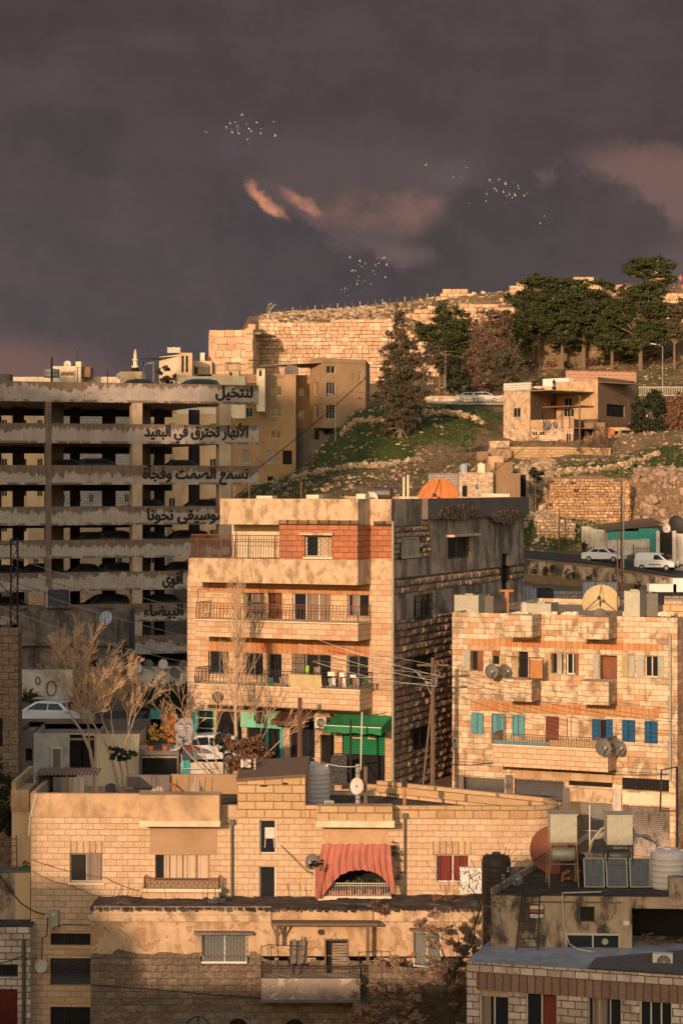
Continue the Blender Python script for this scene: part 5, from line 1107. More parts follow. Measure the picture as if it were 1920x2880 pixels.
t=thing('planter_box','terracotta coloured planter with a spiky plant on the roof terrace','planter',K.w(ku(370,-3),3,zfl+.1)); MB().prism([(-.32,0),(.32,0),(.36,.28),(-.36,.28)],-.15,.15).build('trough',Mt['terracotta'],t)
m=MB(); 
for k in range(16): a_=rnd.uniform(-1,1); m.tube([(a_*.15,0,.25),(a_*.35,rnd.uniform(-.1,.1),.25+rnd.uniform(.35,.75))],[.014,.004],3)
m.build('leaves',Mt['darkgreen'],t)
o=MB().box(-.35,.35,-.1,.1,0,.16).build('brick_ledge',Mt['terracotta']); o.location=K.w(ku(402,-2.6),2.6,zfl+.15); tag(o,'short low brick ledge beside the planter on the roof terrace','ledge')
t=thing('side_table','dark low table on the roof terrace before the grey wall','table',K.w(ku(410,-4.5),4.5,zfl+.2)); MB().box(-.55,.55,-.3,.3,.5,.54).build('table_top',Mt['iron'],t)
for a_ in (-.5,.5):
    for b_ in (-.25,.25): MB().box(a_-.02,a_+.02,b_-.02,b_+.02,0,.5).build('leg',Mt['iron'],t)
t=thing('hand_pump','orange rusty winch bracket on the rear roof wall','bracket',K.w(ku(492,-7.8),7.8,K.z(492,2232,-7.8))); m=MB().tube([(-.35,0,.5),(0,0,.35),(.2,0,.1)],.04,5).tube([(-.2,0,.35),(-.1,0,-.2),(.2,0,.0)],.015,4); m.build('arm',Mt['rustorange'],t); MB().cyl((.2,-.06,.1),(.2,.06,.1),.09,n=10).build('wheel',Mt['rustorange'],t)
for i,px_ in enumerate((428,478,530,575)):
    o=MB().tube([(0,0,0),(.03*(i-1),0,.75)],.016,4).build('rod',Mt['iron']); o.location=K.w(ku(px_,-7.5),7.5,K.z(px_,2232,-7.5)); tag(o,'thin iron rod standing before the orange rear roof wall, %s from the left'%['first','second','third','fourth'][i],'rod')
o=MB().box(-.19,.19,-.1,.1,0,.2).box(-.19,.19,-.1,.1,.2,.21).build('hollow_block',Mt['dishpale']); o.location=K.w(ku(925,-.7),.7,zpar2-.12); tag(o,'white hollow concrete block lying on the roof behind the brick parapet','block')
m=MB(); 
for a_ in (-.1,0.,.1):
    for b_ in (.05,.13): m.box(a_-.035,a_+.035,-.104,-.101,b_,b_+.055)
m.build('holes',Mt['black'],o)
MB().box(ku(600,-6),ku(862,-6),5.9,6.1,0,.01)
o=MB().grid(lambda s,k:(s*5.5,k*3.2,.04*math.sin(s*9+k*5)+.05*math.sin(k*14)),40,20).build('roofing_felt',Mt['tar']); o.location=K.w(ku(905,-1),1.,zr-.12); tag(o,'loose grey roofing felt lying behind the brick parapet','roofing felt')
m=MB().tube([(0,0,0),(0,0,.9)],.07,8); o=m.build('vent_pipe',Mt['rustpipe']); o.location=K.w(ku(1137,-.8),.8,K.z(1137,2266,-.8)-.1); tag(o,'orange rusty vent pipe standing on the curved roof','pipe'); MB().box(-.12,.12,-.12,.12,.9,1.15).build('cap',Mt['iron'],o)
m=MB().tube([(0,0,0),(0,0,2.05)],.11,8); t=thing('roof_post','grey concrete roof post carrying a thin white aerial','post',K.w(ku(1006,-3.2),3.2,zr-.25)); m.build('post',Mt['block'],t); MB().tube([(.12,0,1.8),(.18,0,4.3)],.035,5).build('aerial',Mt['dishpale'],t)
MB().box(.25,.40,-.05,.1,0,1.95).build('second_post',Mt['wood'],t)
dish('white satellite dish on the concrete roof post below the green awning',K.w(ku(1003,-3),2.95,K.z(1003,2218,-3)),.32,-30,10,'dishpale',.02,arm=False)
# ladder + pale wall at the far left
Lf=Fr(0,90.5,0,.6); 
t=Lf.root('house','beige rendered house edge at the far left with a plaster roof box','house'); a=Lf.r(34,2280,86,2640); b_=Lf.r(34,2198,80,2284); 
MB().box(a[0],Lf.u(87.5),0,6,0,a[3]).build('wall',Mt['sand'],t); MB().box(b_[0]-.02,Lf.u(84),-.1,2,a[3],b_[3]-.35).build('roof_box',Mt['plaster'],t); MB().box(b_[0],b_[0]+.2,-.1,5,b_[3]-.349,b_[3]).build('parapet_wall',Mt['plaster'],t)
Lg=Fr(0,89.5,0,.6); t=Lg.root('wall','stained low wall with a pale strip at the far left edge','wall'); a=Lg.r(-60,2454,44,2600); MB().box(a[0],a[1],0,.8,a[2],a[3]).build('dark_wall',Mt['mould'],t); a=Lg.r(44,2454,86,2600); MB().box(a[0],a[1],-.02,.8,a[2],a[3]).build('pale_wall',Mt['sand'],t)
a=Lg.r(-60,2452,86,2457); MB().box(a[0],a[1],-.06,.85,a[3],a[3]+.05).build('coping',Mt['grey'],t)
t=thing('ladder','old wooden ladder leaning against the beige house at the far left','ladder',Lg.w(Lg.u(30,-.3),.3,Lg.z(30,2450,-.3))); hL=1.45
for sx_ in (-.22,.22): MB().bar((sx_*1.3,0,0),(sx_*.9,.35,hL),.06).build('rail',Mt['wood'],t)
for k in range(5): MB().bar((-.26+.015*k,.03+.07*k,.22+.27*k),(.26-.015*k,.03+.07*k,.22+.27*k),.04).build('rung',Mt['wood'],t)
t=thing('planter','bright green plastic tub with a small plant on the left wall','planter',Lg.w(Lg.u(73,-.3),.3,Lg.z(73,2451,-.3))); MB().prism([(-.19,0),(.19,0),(.22,.2),(-.22,.2)],-.12,.12).build('tub',Mt['green'],t); leafcloud([(0,0,.35,.2,.1,.14)],60,.05,71).build('foliage',Mt['brownleaf'],t)
# shops at the bottom left
Ls=Fr(0,88.,0,.6); t=Ls.root('stone_building','low grey stone shop building with a dark red shutter at the bottom left','building')
LW=[((-40,2712,51,2748),'slide',dict(n=2,frame='iron')),((-40,2782,50,3000),'roller',dict(leaf='redroll'))]; Mt['redroll']=ribbed('dark_red_roller',(.12,.012,.010),.09,2,.5,.1,(.05,.02,.02),.3,.02)
LH=[Ls.r(*a[0]) for a in LW]; a=Ls.r(-60,2608,87,2640); MB().wall(Ls.u(-60),Ls.u(87),0,a[3],LH,0,.25).build('wall',Mt['greystone'],t); MB().box(Ls.u(-60),Ls.u(87),.01,1.4,a[3]-.02,a[3]+.04).build('roof',Mt['tar'],t)
for (r_,k,kw),h in zip(LW,LH): window(t,h,k,**kw)
MB().tube([(Ls.u(69),-.12,0),(Ls.u(69),-.12,Ls.z(69,2640))],.08,8).build('drain_pipe',Mt['boiler'],t); a=Ls.r(-60,2655,62,2661); 
# ================= front house =================
H=Fr(255,86.,.6,.6)
Hr=H.root('stone_house','old house with peeling plaster over rough stone, flat tarred roof and small balcony','house')
hu=H.u; zc=H.z(700,2592); uE=hu(1366)
HW=[((568,2630,695,2710),'slide',dict(n=2,frame='whiteframe',pane='palepane',grille='dia',dep=.25)),((815,2645,865,2714),'slide',dict(n=2,frame='wood',pane='palepane')),((917,2645,975,2755),'dark',dict(dep=.2)),
 ((1162,2621,1240,2722),'slide',dict(n=2,frame='whiteframe',pane='palepane'))]
Mt['palepane']=glassy('dusty_glass',(.16,.17,.17),.3)
HH=[H.r(*a[0]) for a in HW]; 
def zst(px): return H.z(px,2690)
zs=H.z(400,2688)
m=MB().wall(0,uE,zs,zc,HH,0,.28); m.add([(0,0,0),(0,2.6,0),(0,2.6,zc),(0,0,zc)],[(0,1,2,3)]); m.add([(uE,0,0),(uE,2.6,0),(uE,2.6,zc),(uE,0,zc)],[(0,1,2,3)]); m.build('plastered_wall',Mt['peeled'],Hr)
m=MB(); poly=[(0,0),(uE,0)]; r5=random.Random(8); top_=[]
k=0.
while k<uE:
    top_.append((k,zs+(.05+.25*r5.random() if k<hu(740) else .05+.1*r5.random())+(-.25 if hu(740)<k<hu(1100) else 0)-(.5 if k>hu(1100) else 0))); k+=r5.uniform(.12,.5)
top_.append((uE,zs-.5)); arch=[]
# rough stone with arched window heads at the very bottom
ac=[(557,2858,33),(670,2864,29),(829,2866,31)]
def arc_hole(cx,top,rw): c=hu(cx); r_=(hu(cx+rw)-hu(cx-rw))/2; zt_=H.z(cx,top); return c,r_,zt_
m=MB(); cells=[arc_hole(*a) for a in ac]; xs=[0]+sorted(sum([[c-r_,c+r_] for c,r_,_ in cells],[]))+[uE]
def tz(x):
    z=tz0(x)
    for h in HH:
        if h[0]-.06<x<h[1]+.06: z=min(z,h[2]-.02)
    return z
def tz0(x):
    for a,b in zip(top_[:-1],top_[1:]):
        if x<=b[0]: return a[1]+(b[1]-a[1])*(x-a[0])/max(1e-6,b[0]-a[0])
    return top_[-1][1]
def archz(x):
    for c,r_,zt_ in cells:
        if abs(x-c)<=r_+1e-6: return zt_-r_+math.sqrt(max(0,r_*r_-(x-c)**2))
    return 0.
N=360; 
for i in range(N):
    xa_,xb_=uE*i/N,uE*(i+1)/N; m.add([(xa_,-.035,archz(xa_)),(xb_,-.035,archz(xb_)),(xb_,-.035,tz(xb_)),(xa_,-.035,tz(xa_)),(xa_,0,tz(xa_)),(xb_,0,tz(xb_)),(xb_,.25,archz(xb_)),(xa_,.25,archz(xa_))],[(0,1,2,3),(3,2,5,4),(0,7,6,1)])
m.build('rough_stone_wall',Mt['frontstone'],Hr)
for c,r_,zt_ in cells:
    m=MB(); m.add([(c+r_*math.cos(t),.12,zt_-r_+r_*math.sin(t)) for t in [math.pi*k/16 for k in range(17)]]+[(c-r_,.12,0),(c+r_,.12,0)],[tuple(range(19))]); wo=m.build('arched_window',Mt['palepane' if c<hu(600) else 'void'],Hr)
    m=MB(); m.tube([(c,.08,0),(c,.08,zt_-.03)],.03,4); m.tube([(c+(r_-.03)*math.cos(t),.08,zt_-r_+(r_-.03)*math.sin(t)) for t in [math.pi*k/16 for k in range(17)]],.03,4); m.build('frame',Mt['iron'],wo)
for (r_,k,kw),h in zip(HW,HH): window(Hr,h,k,**({'dep':.25}|kw))
# louvre door, broken slats
h=HH[2]; m=MB()
for k in range(13): m.obox(((h[0]+h[1])/2+.12,.06,h[2]+.1+(h[3]-h[2]-.15)*k/13),((h[1]-h[0])*.72,.03,.085),(R(25),rnd.uniform(-.05,.05),0))
d=m.build('louvre_door',Mt['wood'],Hr); bpy.data.objects['louvre_door'].data.materials[0]=paint('pale_brown_slats',(.33,.25,.19),.8,.5,sc=5.); m=MB(); m.box(h[0]-.07,h[0],-.03,.2,h[2],h[3]+.07); m.box(h[1],h[1]+.07,-.03,.2,h[2],h[3]+.07); m.box(h[0],h[1],-.03,.2,h[3],h[3]+.07); m.build('door_frame',Mt['wood'],Hr)
a=H.r(547,2618,712,2626); MB().box(a[0],a[1],-.32,-.003,a[2],a[3]).build('window_lintel',Mt['grey'],Hr)
a=H.r(1150,2609,1240,2615); MB().box(a[0],a[1],-.3,-.003,a[2],a[3]).build('window_lintel',Mt['wood'],Hr)
a=H.r(567,2702,695,2710); MB().cyl((a[0],-.06,a[2]+.05),(a[1],-.06,a[2]+.05),.045,n=10).build('white_window_sill_roll',Mt['whiteframe'],Hr)
# cornice and roof
zf=H.z(700,2562); 
def cornice(px0,px1,py0,py1,v,mt,nm='cornice'): a=H.r(px0,py0,px1,py1,v); MB().box(a[0],a[1],-v,.2,a[2],a[3]).build(nm,Mt[mt],Hr)
a0=H.r(250,2570,765,2580,.18); 
cornice(247,762,2573,2592,.22,'plaster2'); cornice(262,762,2553,2573,.12,'plaster2'); cornice(765,1048,2560,2597,.16,'plaster','parapet_band'); cornice(1048,1366,2556,2592,.04,'plaster2','parapet_band')
zt3=H.z(700,2556,.1)
m=MB(); r6=random.Random(12)
nx,ny=110,14
def rf(s,k):
    x=-.02+(uE+.02)*s; e=.16 if k==0 else 0; return (x,-.12+2.9*k, zt3+.02+.06*mn.noise(Vector((x*1.5,k*4,1)))+.03*mn.noise(Vector((x*5,k*12,5)))+(.10 if (s>.62 and k>.25) else 0)-.08*k)
m.grid(rf,nx,ny); m.build('roof',Mt['tar'],Hr)
# broken felt edge hanging over the cornice
m=MB()
x=0.
while x<uE: 
    w_=r6.uniform(.05,.3); hh=r6.uniform(.02,.13); m.add([(x,-.26,zt3+.03),(x+w_,-.26,zt3+.03),(x+w_*.8,-.262,zt3-hh),(x+w_*.2,-.262,zt3-hh*.8),(x,-.1,zt3+.05),(x+w_,-.1,zt3+.05)],[(0,1,2,3),(0,4,5,1)]); x+=w_+r6.uniform(0,.1)
m.build('felt_edge',Mt['tar'],Hr)
# balcony
a=H.r(735,2752,1012,2812,.95); MB().box(a[0],a[1],-.95,-.036,a[2],a[3]).build('balcony_front',Mt['peeledgrey'] if 'peeledgrey' in Mt else plaster('peeling_grey_balcony',(.34,.28,.23),(.28,.22,.18),(.12,.09,.075),.6,.8,1.5,peel=(.46,.38,.31)),Hr)
MB().box(a[0]-.05,a[1]+.05,-1.02,-.037,a[2]-.10,a[2]-.002).build('balcony_base',Mt['grey'],Hr)
rr=H.r(735,2717,1012,2752,.92); railing(Hr,rr[0],rr[1],-.1,-.92,a[3]+.01,rr[3],27,'iron',0,'lr',.017,3)
m=MB(); zz0=rr[3]
for x_ in (rr[0],rr[0]+.28): m.tube([(x_,-.92,zz0),(x_,-.92,zz0+.85)],.02,4)
m.tube([(rr[0],-.92,zz0+.75),(rr[0]+.28,-.92,zz0+.85),(rr[0]+1.6,-.5,zz0+.7)],.018,4)
m.build('clothes_frame',Mt['iron'],Hr); m=MB()
for x_ in (rr[1]-.05,rr[1]+.85): m.tube([(x_,-.92,zz0-.1),(x_,-.92,zz0+.62)],.02,4)
m.tube([(rr[1]-.05,-.92,zz0+.55),(rr[1]+.85,-.92,zz0+.62)],.018,4); m.build('clothes_frame',Mt['iron'],Hr)
a=H.r(762,2596,1062,2604,.8); MB().box(a[0],a[1],-.85,-.2,a[2],a[3]).build('canopy_beam',Mt['wood'],Hr)
zA=a[2]; MB().box(hu(1034,.7)-.07,hu(1034,.7)+.07,-.75,-.62,H.z(1034,2708,.7),zA).build('canopy_post',Mt['wood'],Hr); m=MB(); m.box(hu(780,.7)-.07,hu(780,.7)+.07,-.75,-.62,H.z(780,2658,.7),zA)
m.bar((hu(780,.7),-.7,H.z(780,2640,.7)),(hu(766,.7),-.7,zA),.08); m.bar((hu(780,.7),-.7,H.z(780,2640,.7)),(hu(800,.7),-.7,zA),.08); m.build('canopy_post',Mt['wood'],Hr)
m=MB(); m.bar((hu(818,.3),-.3,H.z(818,2750,.3)),(hu(822,.3),-.3,H.z(822,2640,.3)),.06); m.bar((hu(836,.3),-.3,H.z(836,2750,.3)),(hu(850,.3),-.3,H.z(850,2634,.3)),.07); m.bar((hu(810,.3),-.3,H.z(810,2670,.3)),(hu(870,.3),-.3,H.z(870,2668,.3)),.03); m.bar((hu(810,.3),-.3,H.z(810,2695,.3)),(hu(866,.3),-.3,H.z(866,2697,.3)),.03); m.build('plank_rack',Mt['wood'],Hr)
MB().cyl((hu(901),-.2,H.z(901,2618)),(hu(901),-.01,H.z(901,2622)),.11,n=12).build('wall_lamp',Mt['iron'],Hr)
# rebar on the roof
def rebar(label,loc,n,h,seed,lean=.25):
    r=random.Random(seed); m=MB()
    for _ in range(n): x=r.uniform(-.25,.25); m.tube([(x,r.uniform(-.1,.1),-.1),(x+r.uniform(.1,1)*lean*h,0,h*r.uniform(.6,1.1))],.013,4)
    o=m.build('rebar',Mt['iron']); o.location=loc; tag(o,label,'rebar'); return o
zR=zt3+.6-.6
for px_,n_,h_,ln,lb in ((318,3,.8,.8,'cluster of bent iron rebar at the left corner of the tarred roof'),(345,4,1.0,.35,'tall cluster of iron rebar just right of the corner of the tarred roof'),(478,2,.6,-.5,'two short crossed rebars on the tarred roof'),(585,4,.7,.2,'rebar bunch with a grey rag on the tarred roof'),(830,3,.85,-.35,'rebar bunch in front of the narrow windows')):
    rebar(lb,H.w(hu(px_,-1.),1.,zt3),n_,h_,px_,ln)
o=leafcloud([(0,0,.1,.45,.2,.13)],160,.09,91,asp=.7).build('rag_heap',Mt['dishgrey']); o.location=H.w(hu(595,-1),1.,zt3); tag(o,'crumpled grey rag heap on the tarred roof by the rebar','rags')
m=MB(); m.grid(lambda s,k:(-.6+1.5*s,k*.9,.28*math.exp(-((s-.4)*4)**2-((k-.4)*4)**2)),14,8); o=m.build('debris_mound',Mt['tar']); o.location=H.w(hu(345,-.2),.2,zt3+.03); tag(o,'dark mound of debris at the left corner of the tarred roof','debris')
o=leafcloud([(0,0,.15,.5,.2,.3)],350,.08,92,asp=.25).build('dry_bush',Mt['brownleaf']); o.location=H.w(hu(1068,.1),-.12,zt3-.12); tag(o,'dry spiky bush growing on the roof edge of the front house','bush')
o=leafcloud([(0,0,.12,.4,.2,.2)],200,.08,93,asp=.25).build('dry_bush',Mt['brownleaf']); o.location=H.w(hu(1240,-1),1.2,zt3+.1); tag(o,'small dry weed tuft at the right of the tarred roof','bush')
# white calligraphy board and black tank on this roof
t=thing('painted_board','white board with loose black brush marks standing on the right of the tarred roof','board',H.w(hu(1324,-1.5),1.5,H.z(1324,2513,-1.5)))
MB().box(-.46,.46,0,.06,0,1.05).build('panel',Mt['whitepaint'],t); MB().box(-.49,.49,-.01,.07,1.05,1.09).build('top_strip',Mt['galv'],t)
m=MB(); r7=random.Random(5)
for k in range(34): 
    x=r7.uniform(-.38,.38); z_=r7.uniform(.15,.9); L_=r7.uniform(.04,.13); a_=r7.uniform(0,3.1); pts_=[(x+L_*math.cos(a_+i*.5)*i/3,-.006,z_+L_*math.sin(a_+i*.6)*i/3) for i in range(4)]
    m.tube(pts_,[.006,.02,.016,.004],4)
m.build('brush_marks',Mt['black'],t)
xp=6.07-H.x0; zp=7.42-.6; MB().box(xp-.5,xp+.62,-2.5,-1.0,0,zp).build('side_platform',Mt['mould'],Hr)
t=roundtank('black ribbed plastic tank with white scribbles beside the painted board',Vector((6.10,84.25,7.43)),.57,1.95,'blacktank',8)
m=MB(); r7=random.Random(2)
for k in range(9):
    a0_=-1.57+R(15)+r7.uniform(-.0,.45); z_=1.45-.12*k; pts_=[(.605*math.cos(a0_+.06*i),.605*math.sin(a0_+.06*i),z_+.05*math.sin(i*2.3+k)) for i in range(5)]; m.tube(pts_,.014,4)
m.build('white_scribble',Mt['whitepaint'],t)
# ================= rooftop building at the right =================
Q=Fr(1380,80.,3.,.6); Qr=Q.root('rooftop_house','mouldy rendered top storey with a black open bay, at the lower right','house')
qu=Q.u; zq=Q.z(1600,2520); zfQ=Q.z(1600,2676)
QW=[((1487,2546,1530,2583),'dark',{}),((1630,2550,1671,2593),'slide',dict(n=1,frame='iron')),((1590,2628,1742,2671),'slide',dict(n=2,frame='dishpale',dep=.12)),((1776,2556,1990,2680),'dark',dict(dep=3.))]
QH=[Q.r(*a[0]) for a in QW]; q0,q1=qu(1380),qu(1990)
m=MB().wall(q0,q1,0,zq,QH,0,.3); 
qb=q0+1.95; m.add([(q0,0,0),(qb,6,0),(qb,6,zq),(q0,0,zq)],[(0,1,2,3)]); m.add([(qb,6,0),(q1,6,0),(q1,6,zq),(q0,6,zq)],[(0,1,2,3)]); m.build('wall',Mt['mould'],Qr)
for (r_,k,kw),h in zip(QW,QH): window(Qr,h,k,**({'dep':.25}|kw))
MB().prismz([(q0,-.02),(q1,-.02),(q1,6),(qb,6)],zq+.001,zq+.02).build('roof',Mt['tar'],Qr)
MB().prismz([(q0-.02,0),(q0+.14,0),(qb+.14,6),(qb-.02,6)],zq+.021,zq+.26).build('roof_upstand',Mt['mould'],Qr)
MB().box(qu(1880),q1,-.05,.5,zq-.3,zq+.72).build('corner_wall',Mt['mould'],Qr)
MB().box(qb+.15,qu(1545,-5.6),5.6,5.8,zq+.02,zq+.25).build('rear_curb',Mt['grey'],Qr)
h=QH[0]; m=MB()
for k,(c0,c1) in enumerate(((0,.28),(.36,.62),(.66,.98))): MB().box(h[0]+.03,h[1]-.03,.1,.13,h[2]+(h[3]-h[2])*c0,h[2]+(h[3]-h[2])*c1).build('window_board',Mt['whitepaint' if k!=1 else 'terracotta'],Qr)
a=Q.r(1458,2536,1462,2664); m=MB().box(a[0],a[1]+.02,-.03,-.003,a[2],a[3]); m.box(a[0],qu(1745),-.03,-.003,a[3]-.02,a[3]+.03); m.build('frame_line',Mt['wood'],Qr)
h=QH[2]; MB().cyl((h[1]-.55,.02,h[2]+.3),(h[1]-.55,.1,h[2]+.3),.12,n=16).build('extractor',Mt['galv'],Qr)
m=MB(); m.box(h[0],h[1],-.01,.02,h[3],h[3]+.04); m.box(h[0]-.0,h[1],-.01,.02,h[2]-.04,h[2]); m.build('window_frame',Mt['dishpale'],Qr)
MB().box(qu(1752),qu(1768),-.02,-.003,Q.z(1760,2602),Q.z(1760,2590)).build('notice',Mt['whitepaint'],Qr)
# junk inside the open bay
h=QH[3]; m=MB(); 
for k in range(26): m.obox((rnd.uniform(h[0]+.5,h[1]-.3),rnd.uniform(.5,2.5),h[2]+rnd.uniform(.03,.22)),(rnd.uniform(.2,.9),rnd.uniform(.05,.3),rnd.uniform(.03,.12)),(rnd.uniform(-.3,.3),rnd.uniform(-.3,.3),rnd.uniform(0,3)))
o=m.build('scrap_heap',Mt['wood']); o.parent=None; o.location=(Q.x0,Q.Y0,Q.zb); o.rotation_euler=(0,0,-Q.th); tag(o,'heap of scrap wood inside the black open bay','scrap')
# lower terrace + front building
Tt=Fr(1312,77.6,17,.6); Tr=Tt.root('stone_building','grey stone building with aluminium windows and a brown course, bottom right','building')
tu=Tt.u; zt4=Tt.z(1600,2722); e1=tu(1990)
TW=[((1346,2775,1430,2960),'slide',dict(n=2,frame='dishpale',curtain='greycurtain',cur=(0,.4))),((1477,2788,1566,2960),'slide',dict(n=2,frame='dishpale')),((1651,2802,1746,2960),'slide',dict(n=3,frame='alu',curtain='greycurtain',cur=(.1,.6))),((1797,2815,1888,2960),'slide',dict(n=3,frame='dishpale'))]
TH=[Tt.r(*a[0]) for a in TW]; m=MB().wall(0,e1,0,zt4,TH,0,.25); m.add([(0,0,0),(0,4,0),(0,4,zt4),(0,0,zt4)],[(0,1,2,3)]); m.build('wall',Mt['greystone'],Tr)
for (r_,k,kw),h in zip(TW,TH): window(Tr,h,k,**kw)
a=Tt.r(1335,2738,1990,2778); 
band=Tt.r(1330,2742,1920,2784); zb5=Tt.z(1600,2753); MB().box(.35,e1,-.012,-.003,zb5-.62,zb5).build('brown_course',Mt['soldier'],Tr)
for h,nm in ((TH[0],'tanshut'),(TH[1],'tanshut')): MB().box(h[0],h[1],.02,.06,h[3]-(.36 if h is TH[0] else .1),h[3]).build('shutter_box',Mt[nm],Tr)
h=TH[1]; MB().box(h[0]+(h[1]-h[0])*.55,h[1]-.05,.17,.19,h[2]+.1,h[3]-.18).build('red_curtain',Mt['redcurtain'],Tr)
def LF(x,y_): return (x,y_)
m=MB(); n_=40; tp=[];
for i in range(n_+1): x=e1*i/n_; tp.append(x)
m=MB(); m.grid(lambda s,k:(e1*s,-.04+(5.2)*k,zt4+.004+.012*mn.noise(Vector((s*20,k*6,0)))),60,10); m.build('terrace_floor',Mt['lightroof'],Tr)
m=MB(); m.grid(lambda s,k:(tu(1650)+(e1-tu(1650))*s,-.03+5.*k*(1 if 1 else 0)*(.35+.65*s),zt4+.05+.02*mn.noise(Vector((s*14,k*6,3)))),40,8); m.build('brown_floor_patch',Mt['roofdirt2'] if 'roofdirt2' in Mt else paint('brown_dusty_floor',(.13,.10,.09),.95,.4,dn=.5),Tr)
acunit('white air conditioner unit standing on the lower terrace at the right',P(1862,2730,77.2)+Vector((0,0,-.02)),-.15,.72,.58)
# ladder
t=thing('ladder','tall dark iron ladder leaning against the mouldy rooftop wall','ladder',P(1481,2672,79.2)); top_=P(1489,2468,79.9)-P(1481,2672,79.2)
for s_,(x0,x1) in enumerate(((-.41,-.19),(.41,.40))): MB().tube([(x0,0,0),(top_.x+x1-.02,.75,top_.z)],.028,5).build('rail',Mt['iron'],t)
for k in range(8):
    f_=(k+.35)/8.6; MB().tube([(-.41+(top_.x+.20)*f_,.75*f_,top_.z*f_),(.41+(top_.x-.03)*f_,.75*f_,top_.z*f_)],.02,4).build('rung',Mt['iron'],t)
m=[P(1690,2508,79.7),P(1580,2511,79.7),P(1582,2600,79.7),P(1600,2655,79.6),P(1625,2670,79.2),P(1740,2690,78.8),P(1840,2705,78)]
wire('white loose cable running over the roof edge and across the lower terrace',m,.022,'dishpale')
# roof of the rooftop house: tank towers, boilers, solar panels
zqr=.6+zq
def tower(label,px,w_,Yd,hb,py_top,py_box,mt='standrust',sc=1.):
    t=thing('tank_tower',label,'water tank',P(px,0,Yd).xy.to_3d()+Vector((0,0,zqr+.02))); z0=zqr+.02
    zb_=P(px,py_box,Yd).z-z0; zt_=P(px,py_top,Yd).z-z0; w2=w_/2
    MB().box(-w2,w2,-.5,.5,zb_,zt_).build('steel_tank',Mt['galv'],t); MB().box(-w2-.03,w2+.03,-.53,.53,zt_+.002,zt_+.05).build('tank_lid',Mt['galv'],t)
    m=MB()
    for sx in (-1,1):
        for sy in (-1,1): m.tube([(sx*(w2+.06),sy*.55,0),(sx*(w2-.02),sy*.48,zb_)],.03,4)
    for sy in (-1,1): m.tube([(-w2-.02,sy*.5,zb_-.05),(w2+.02,sy*.5,zb_-.05)],.03,4); m.tube([(-w2-.03,sy*.52,zb_*.52),(w2+.03,sy*.52,zb_*.52)],.025,4)
    for sx in (-1,1): m.tube([(sx*(w2+.05),-.55,0),(sx*(w2+.03),.5,zb_*.5)],.02,4)
    m.build('stand',Mt[mt],t); r_=zb_*.16
    MB().lathe([(.001,-w2+.02),(r_*.8,-w2+.04),(r_,-w2+.1),(r_,w2-.1),(r_*.8,w2-.04),(.001,w2-.02)],20).xf(Matrix.Translation((0,-.2,zb_*.52+r_+.04))@Matrix.Rotation(R(90),4,'Y')).build('boiler_drum',Mt['galv' if 'pale' in label else 'boiler'],t,True); return t
tower('pale steel water tank on a rusty stand with a drum below, left of two',1580,1.02,82.,0,2288,2364)
tower('grey steel water tank on a stand with a dark drum below, right of two',1737,.97,82.,0,2290,2370,'iron')
for i,(a_,b_) in enumerate(((1643,1698),(1706,1763),(1772,1828))):
    c_=P((a_+b_)/2,2500,81.2); t=thing('solar_collector','glazed solar water heating panel below the tanks, '+['left','middle','right'][i]+' of three','solar panel',(c_.x,c_.y,zqr+.03)); w_=(b_-a_)/FP*81.2/2; h_=1.08
    m=MB().add([(-w_,0,.06),(w_,0,.06),(w_,.35,h_),(-w_,.35,h_),(-w_,.06,.04),(w_,.06,.04),(w_,.41,h_-.02),(-w_,.41,h_-.02)],[(0,1,2,3),(4,7,6,5),(0,4,5,1),(1,5,6,2),(2,6,7,3),(3,7,4,0)]); m.build('collector_panel',Mt['solar'],t)
    m=MB(); 
    for p_,q_ in (((-w_,-.01,.06),(-w_,.34,h_)),((w_,-.01,.06),(w_,.34,h_)),((-w_,-.01,.06),(w_,-.01,.06)),((-w_,.34,h_),(w_,.34,h_))): m.tube([p_,q_],.028,4)
    m.build('frame',Mt['galv'],t); MB().tube([(-w_*.8,.36,h_-.03),(-w_*.8,.7,0)],.02,4).tube([(w_*.8,.36,h_-.03),(w_*.8,.7,0)],.02,4).build('legs',Mt['iron'],t)
c_=P(1876,2508,81.5); roundtank('big white ribbed plastic water tank at the right edge of the rooftop',(c_.x,c_.y,zqr+.02),.66,1.48,'whitetank',6)
c_=P(1522,2500,82.5); roundtank('short black plastic tank half hidden under the left tank stand',(P(1610,0,83.3).x,83.3,zqr+.02),.48,1.0,'blacktank',4)
bigdish('very large rust brown satellite dish behind the left tank stand',(P(1556,0,84.2).x,84.2,zqr+.25),.93,-8,12,'rustbrown' if 'rustbrown' in Mt else 'rustpipe')
dish('small grey satellite dish standing on the rooftop left of the ladder',(P(1450,0,81.).x,81.,zqr+.15),.24,12,18,'dishgrey',.22)
m=MB(); 
for k in range(14): m.obox((rnd.uniform(-.6,.6),rnd.uniform(-.2,.2),rnd.uniform(.02,.4)),(rnd.uniform(.2,.6),.1,rnd.uniform(.05,.12)),(0,rnd.uniform(-.6,.6),rnd.uniform(0,3)))
o=m.build('firewood_pile',Mt['rustpipe']); o.location=(P(1622,0,83).x,83,zqr+.03); tag(o,'pile of orange brown scrap between tank stand and solar panels','scrap')
t=thing('covered_vehicle','grey tarpaulin covered frame behind the solar panels','tarpaulin',(P(1760,0,84).x,84,zqr+.03)); MB().grid(lambda s,k:(-2.0+3.3*s,-.6+1.2*k,1.25+.45*math.sin(s*3.14)+.08*math.sin(s*17+k*5)),30,8).build('cloth',Mt['cloth'],t)
for a_ in (-1.9,1.2): MB().tube([(a_,0,0),(a_,0,1.35)],.03,4).build('pole',Mt['iron'],t)
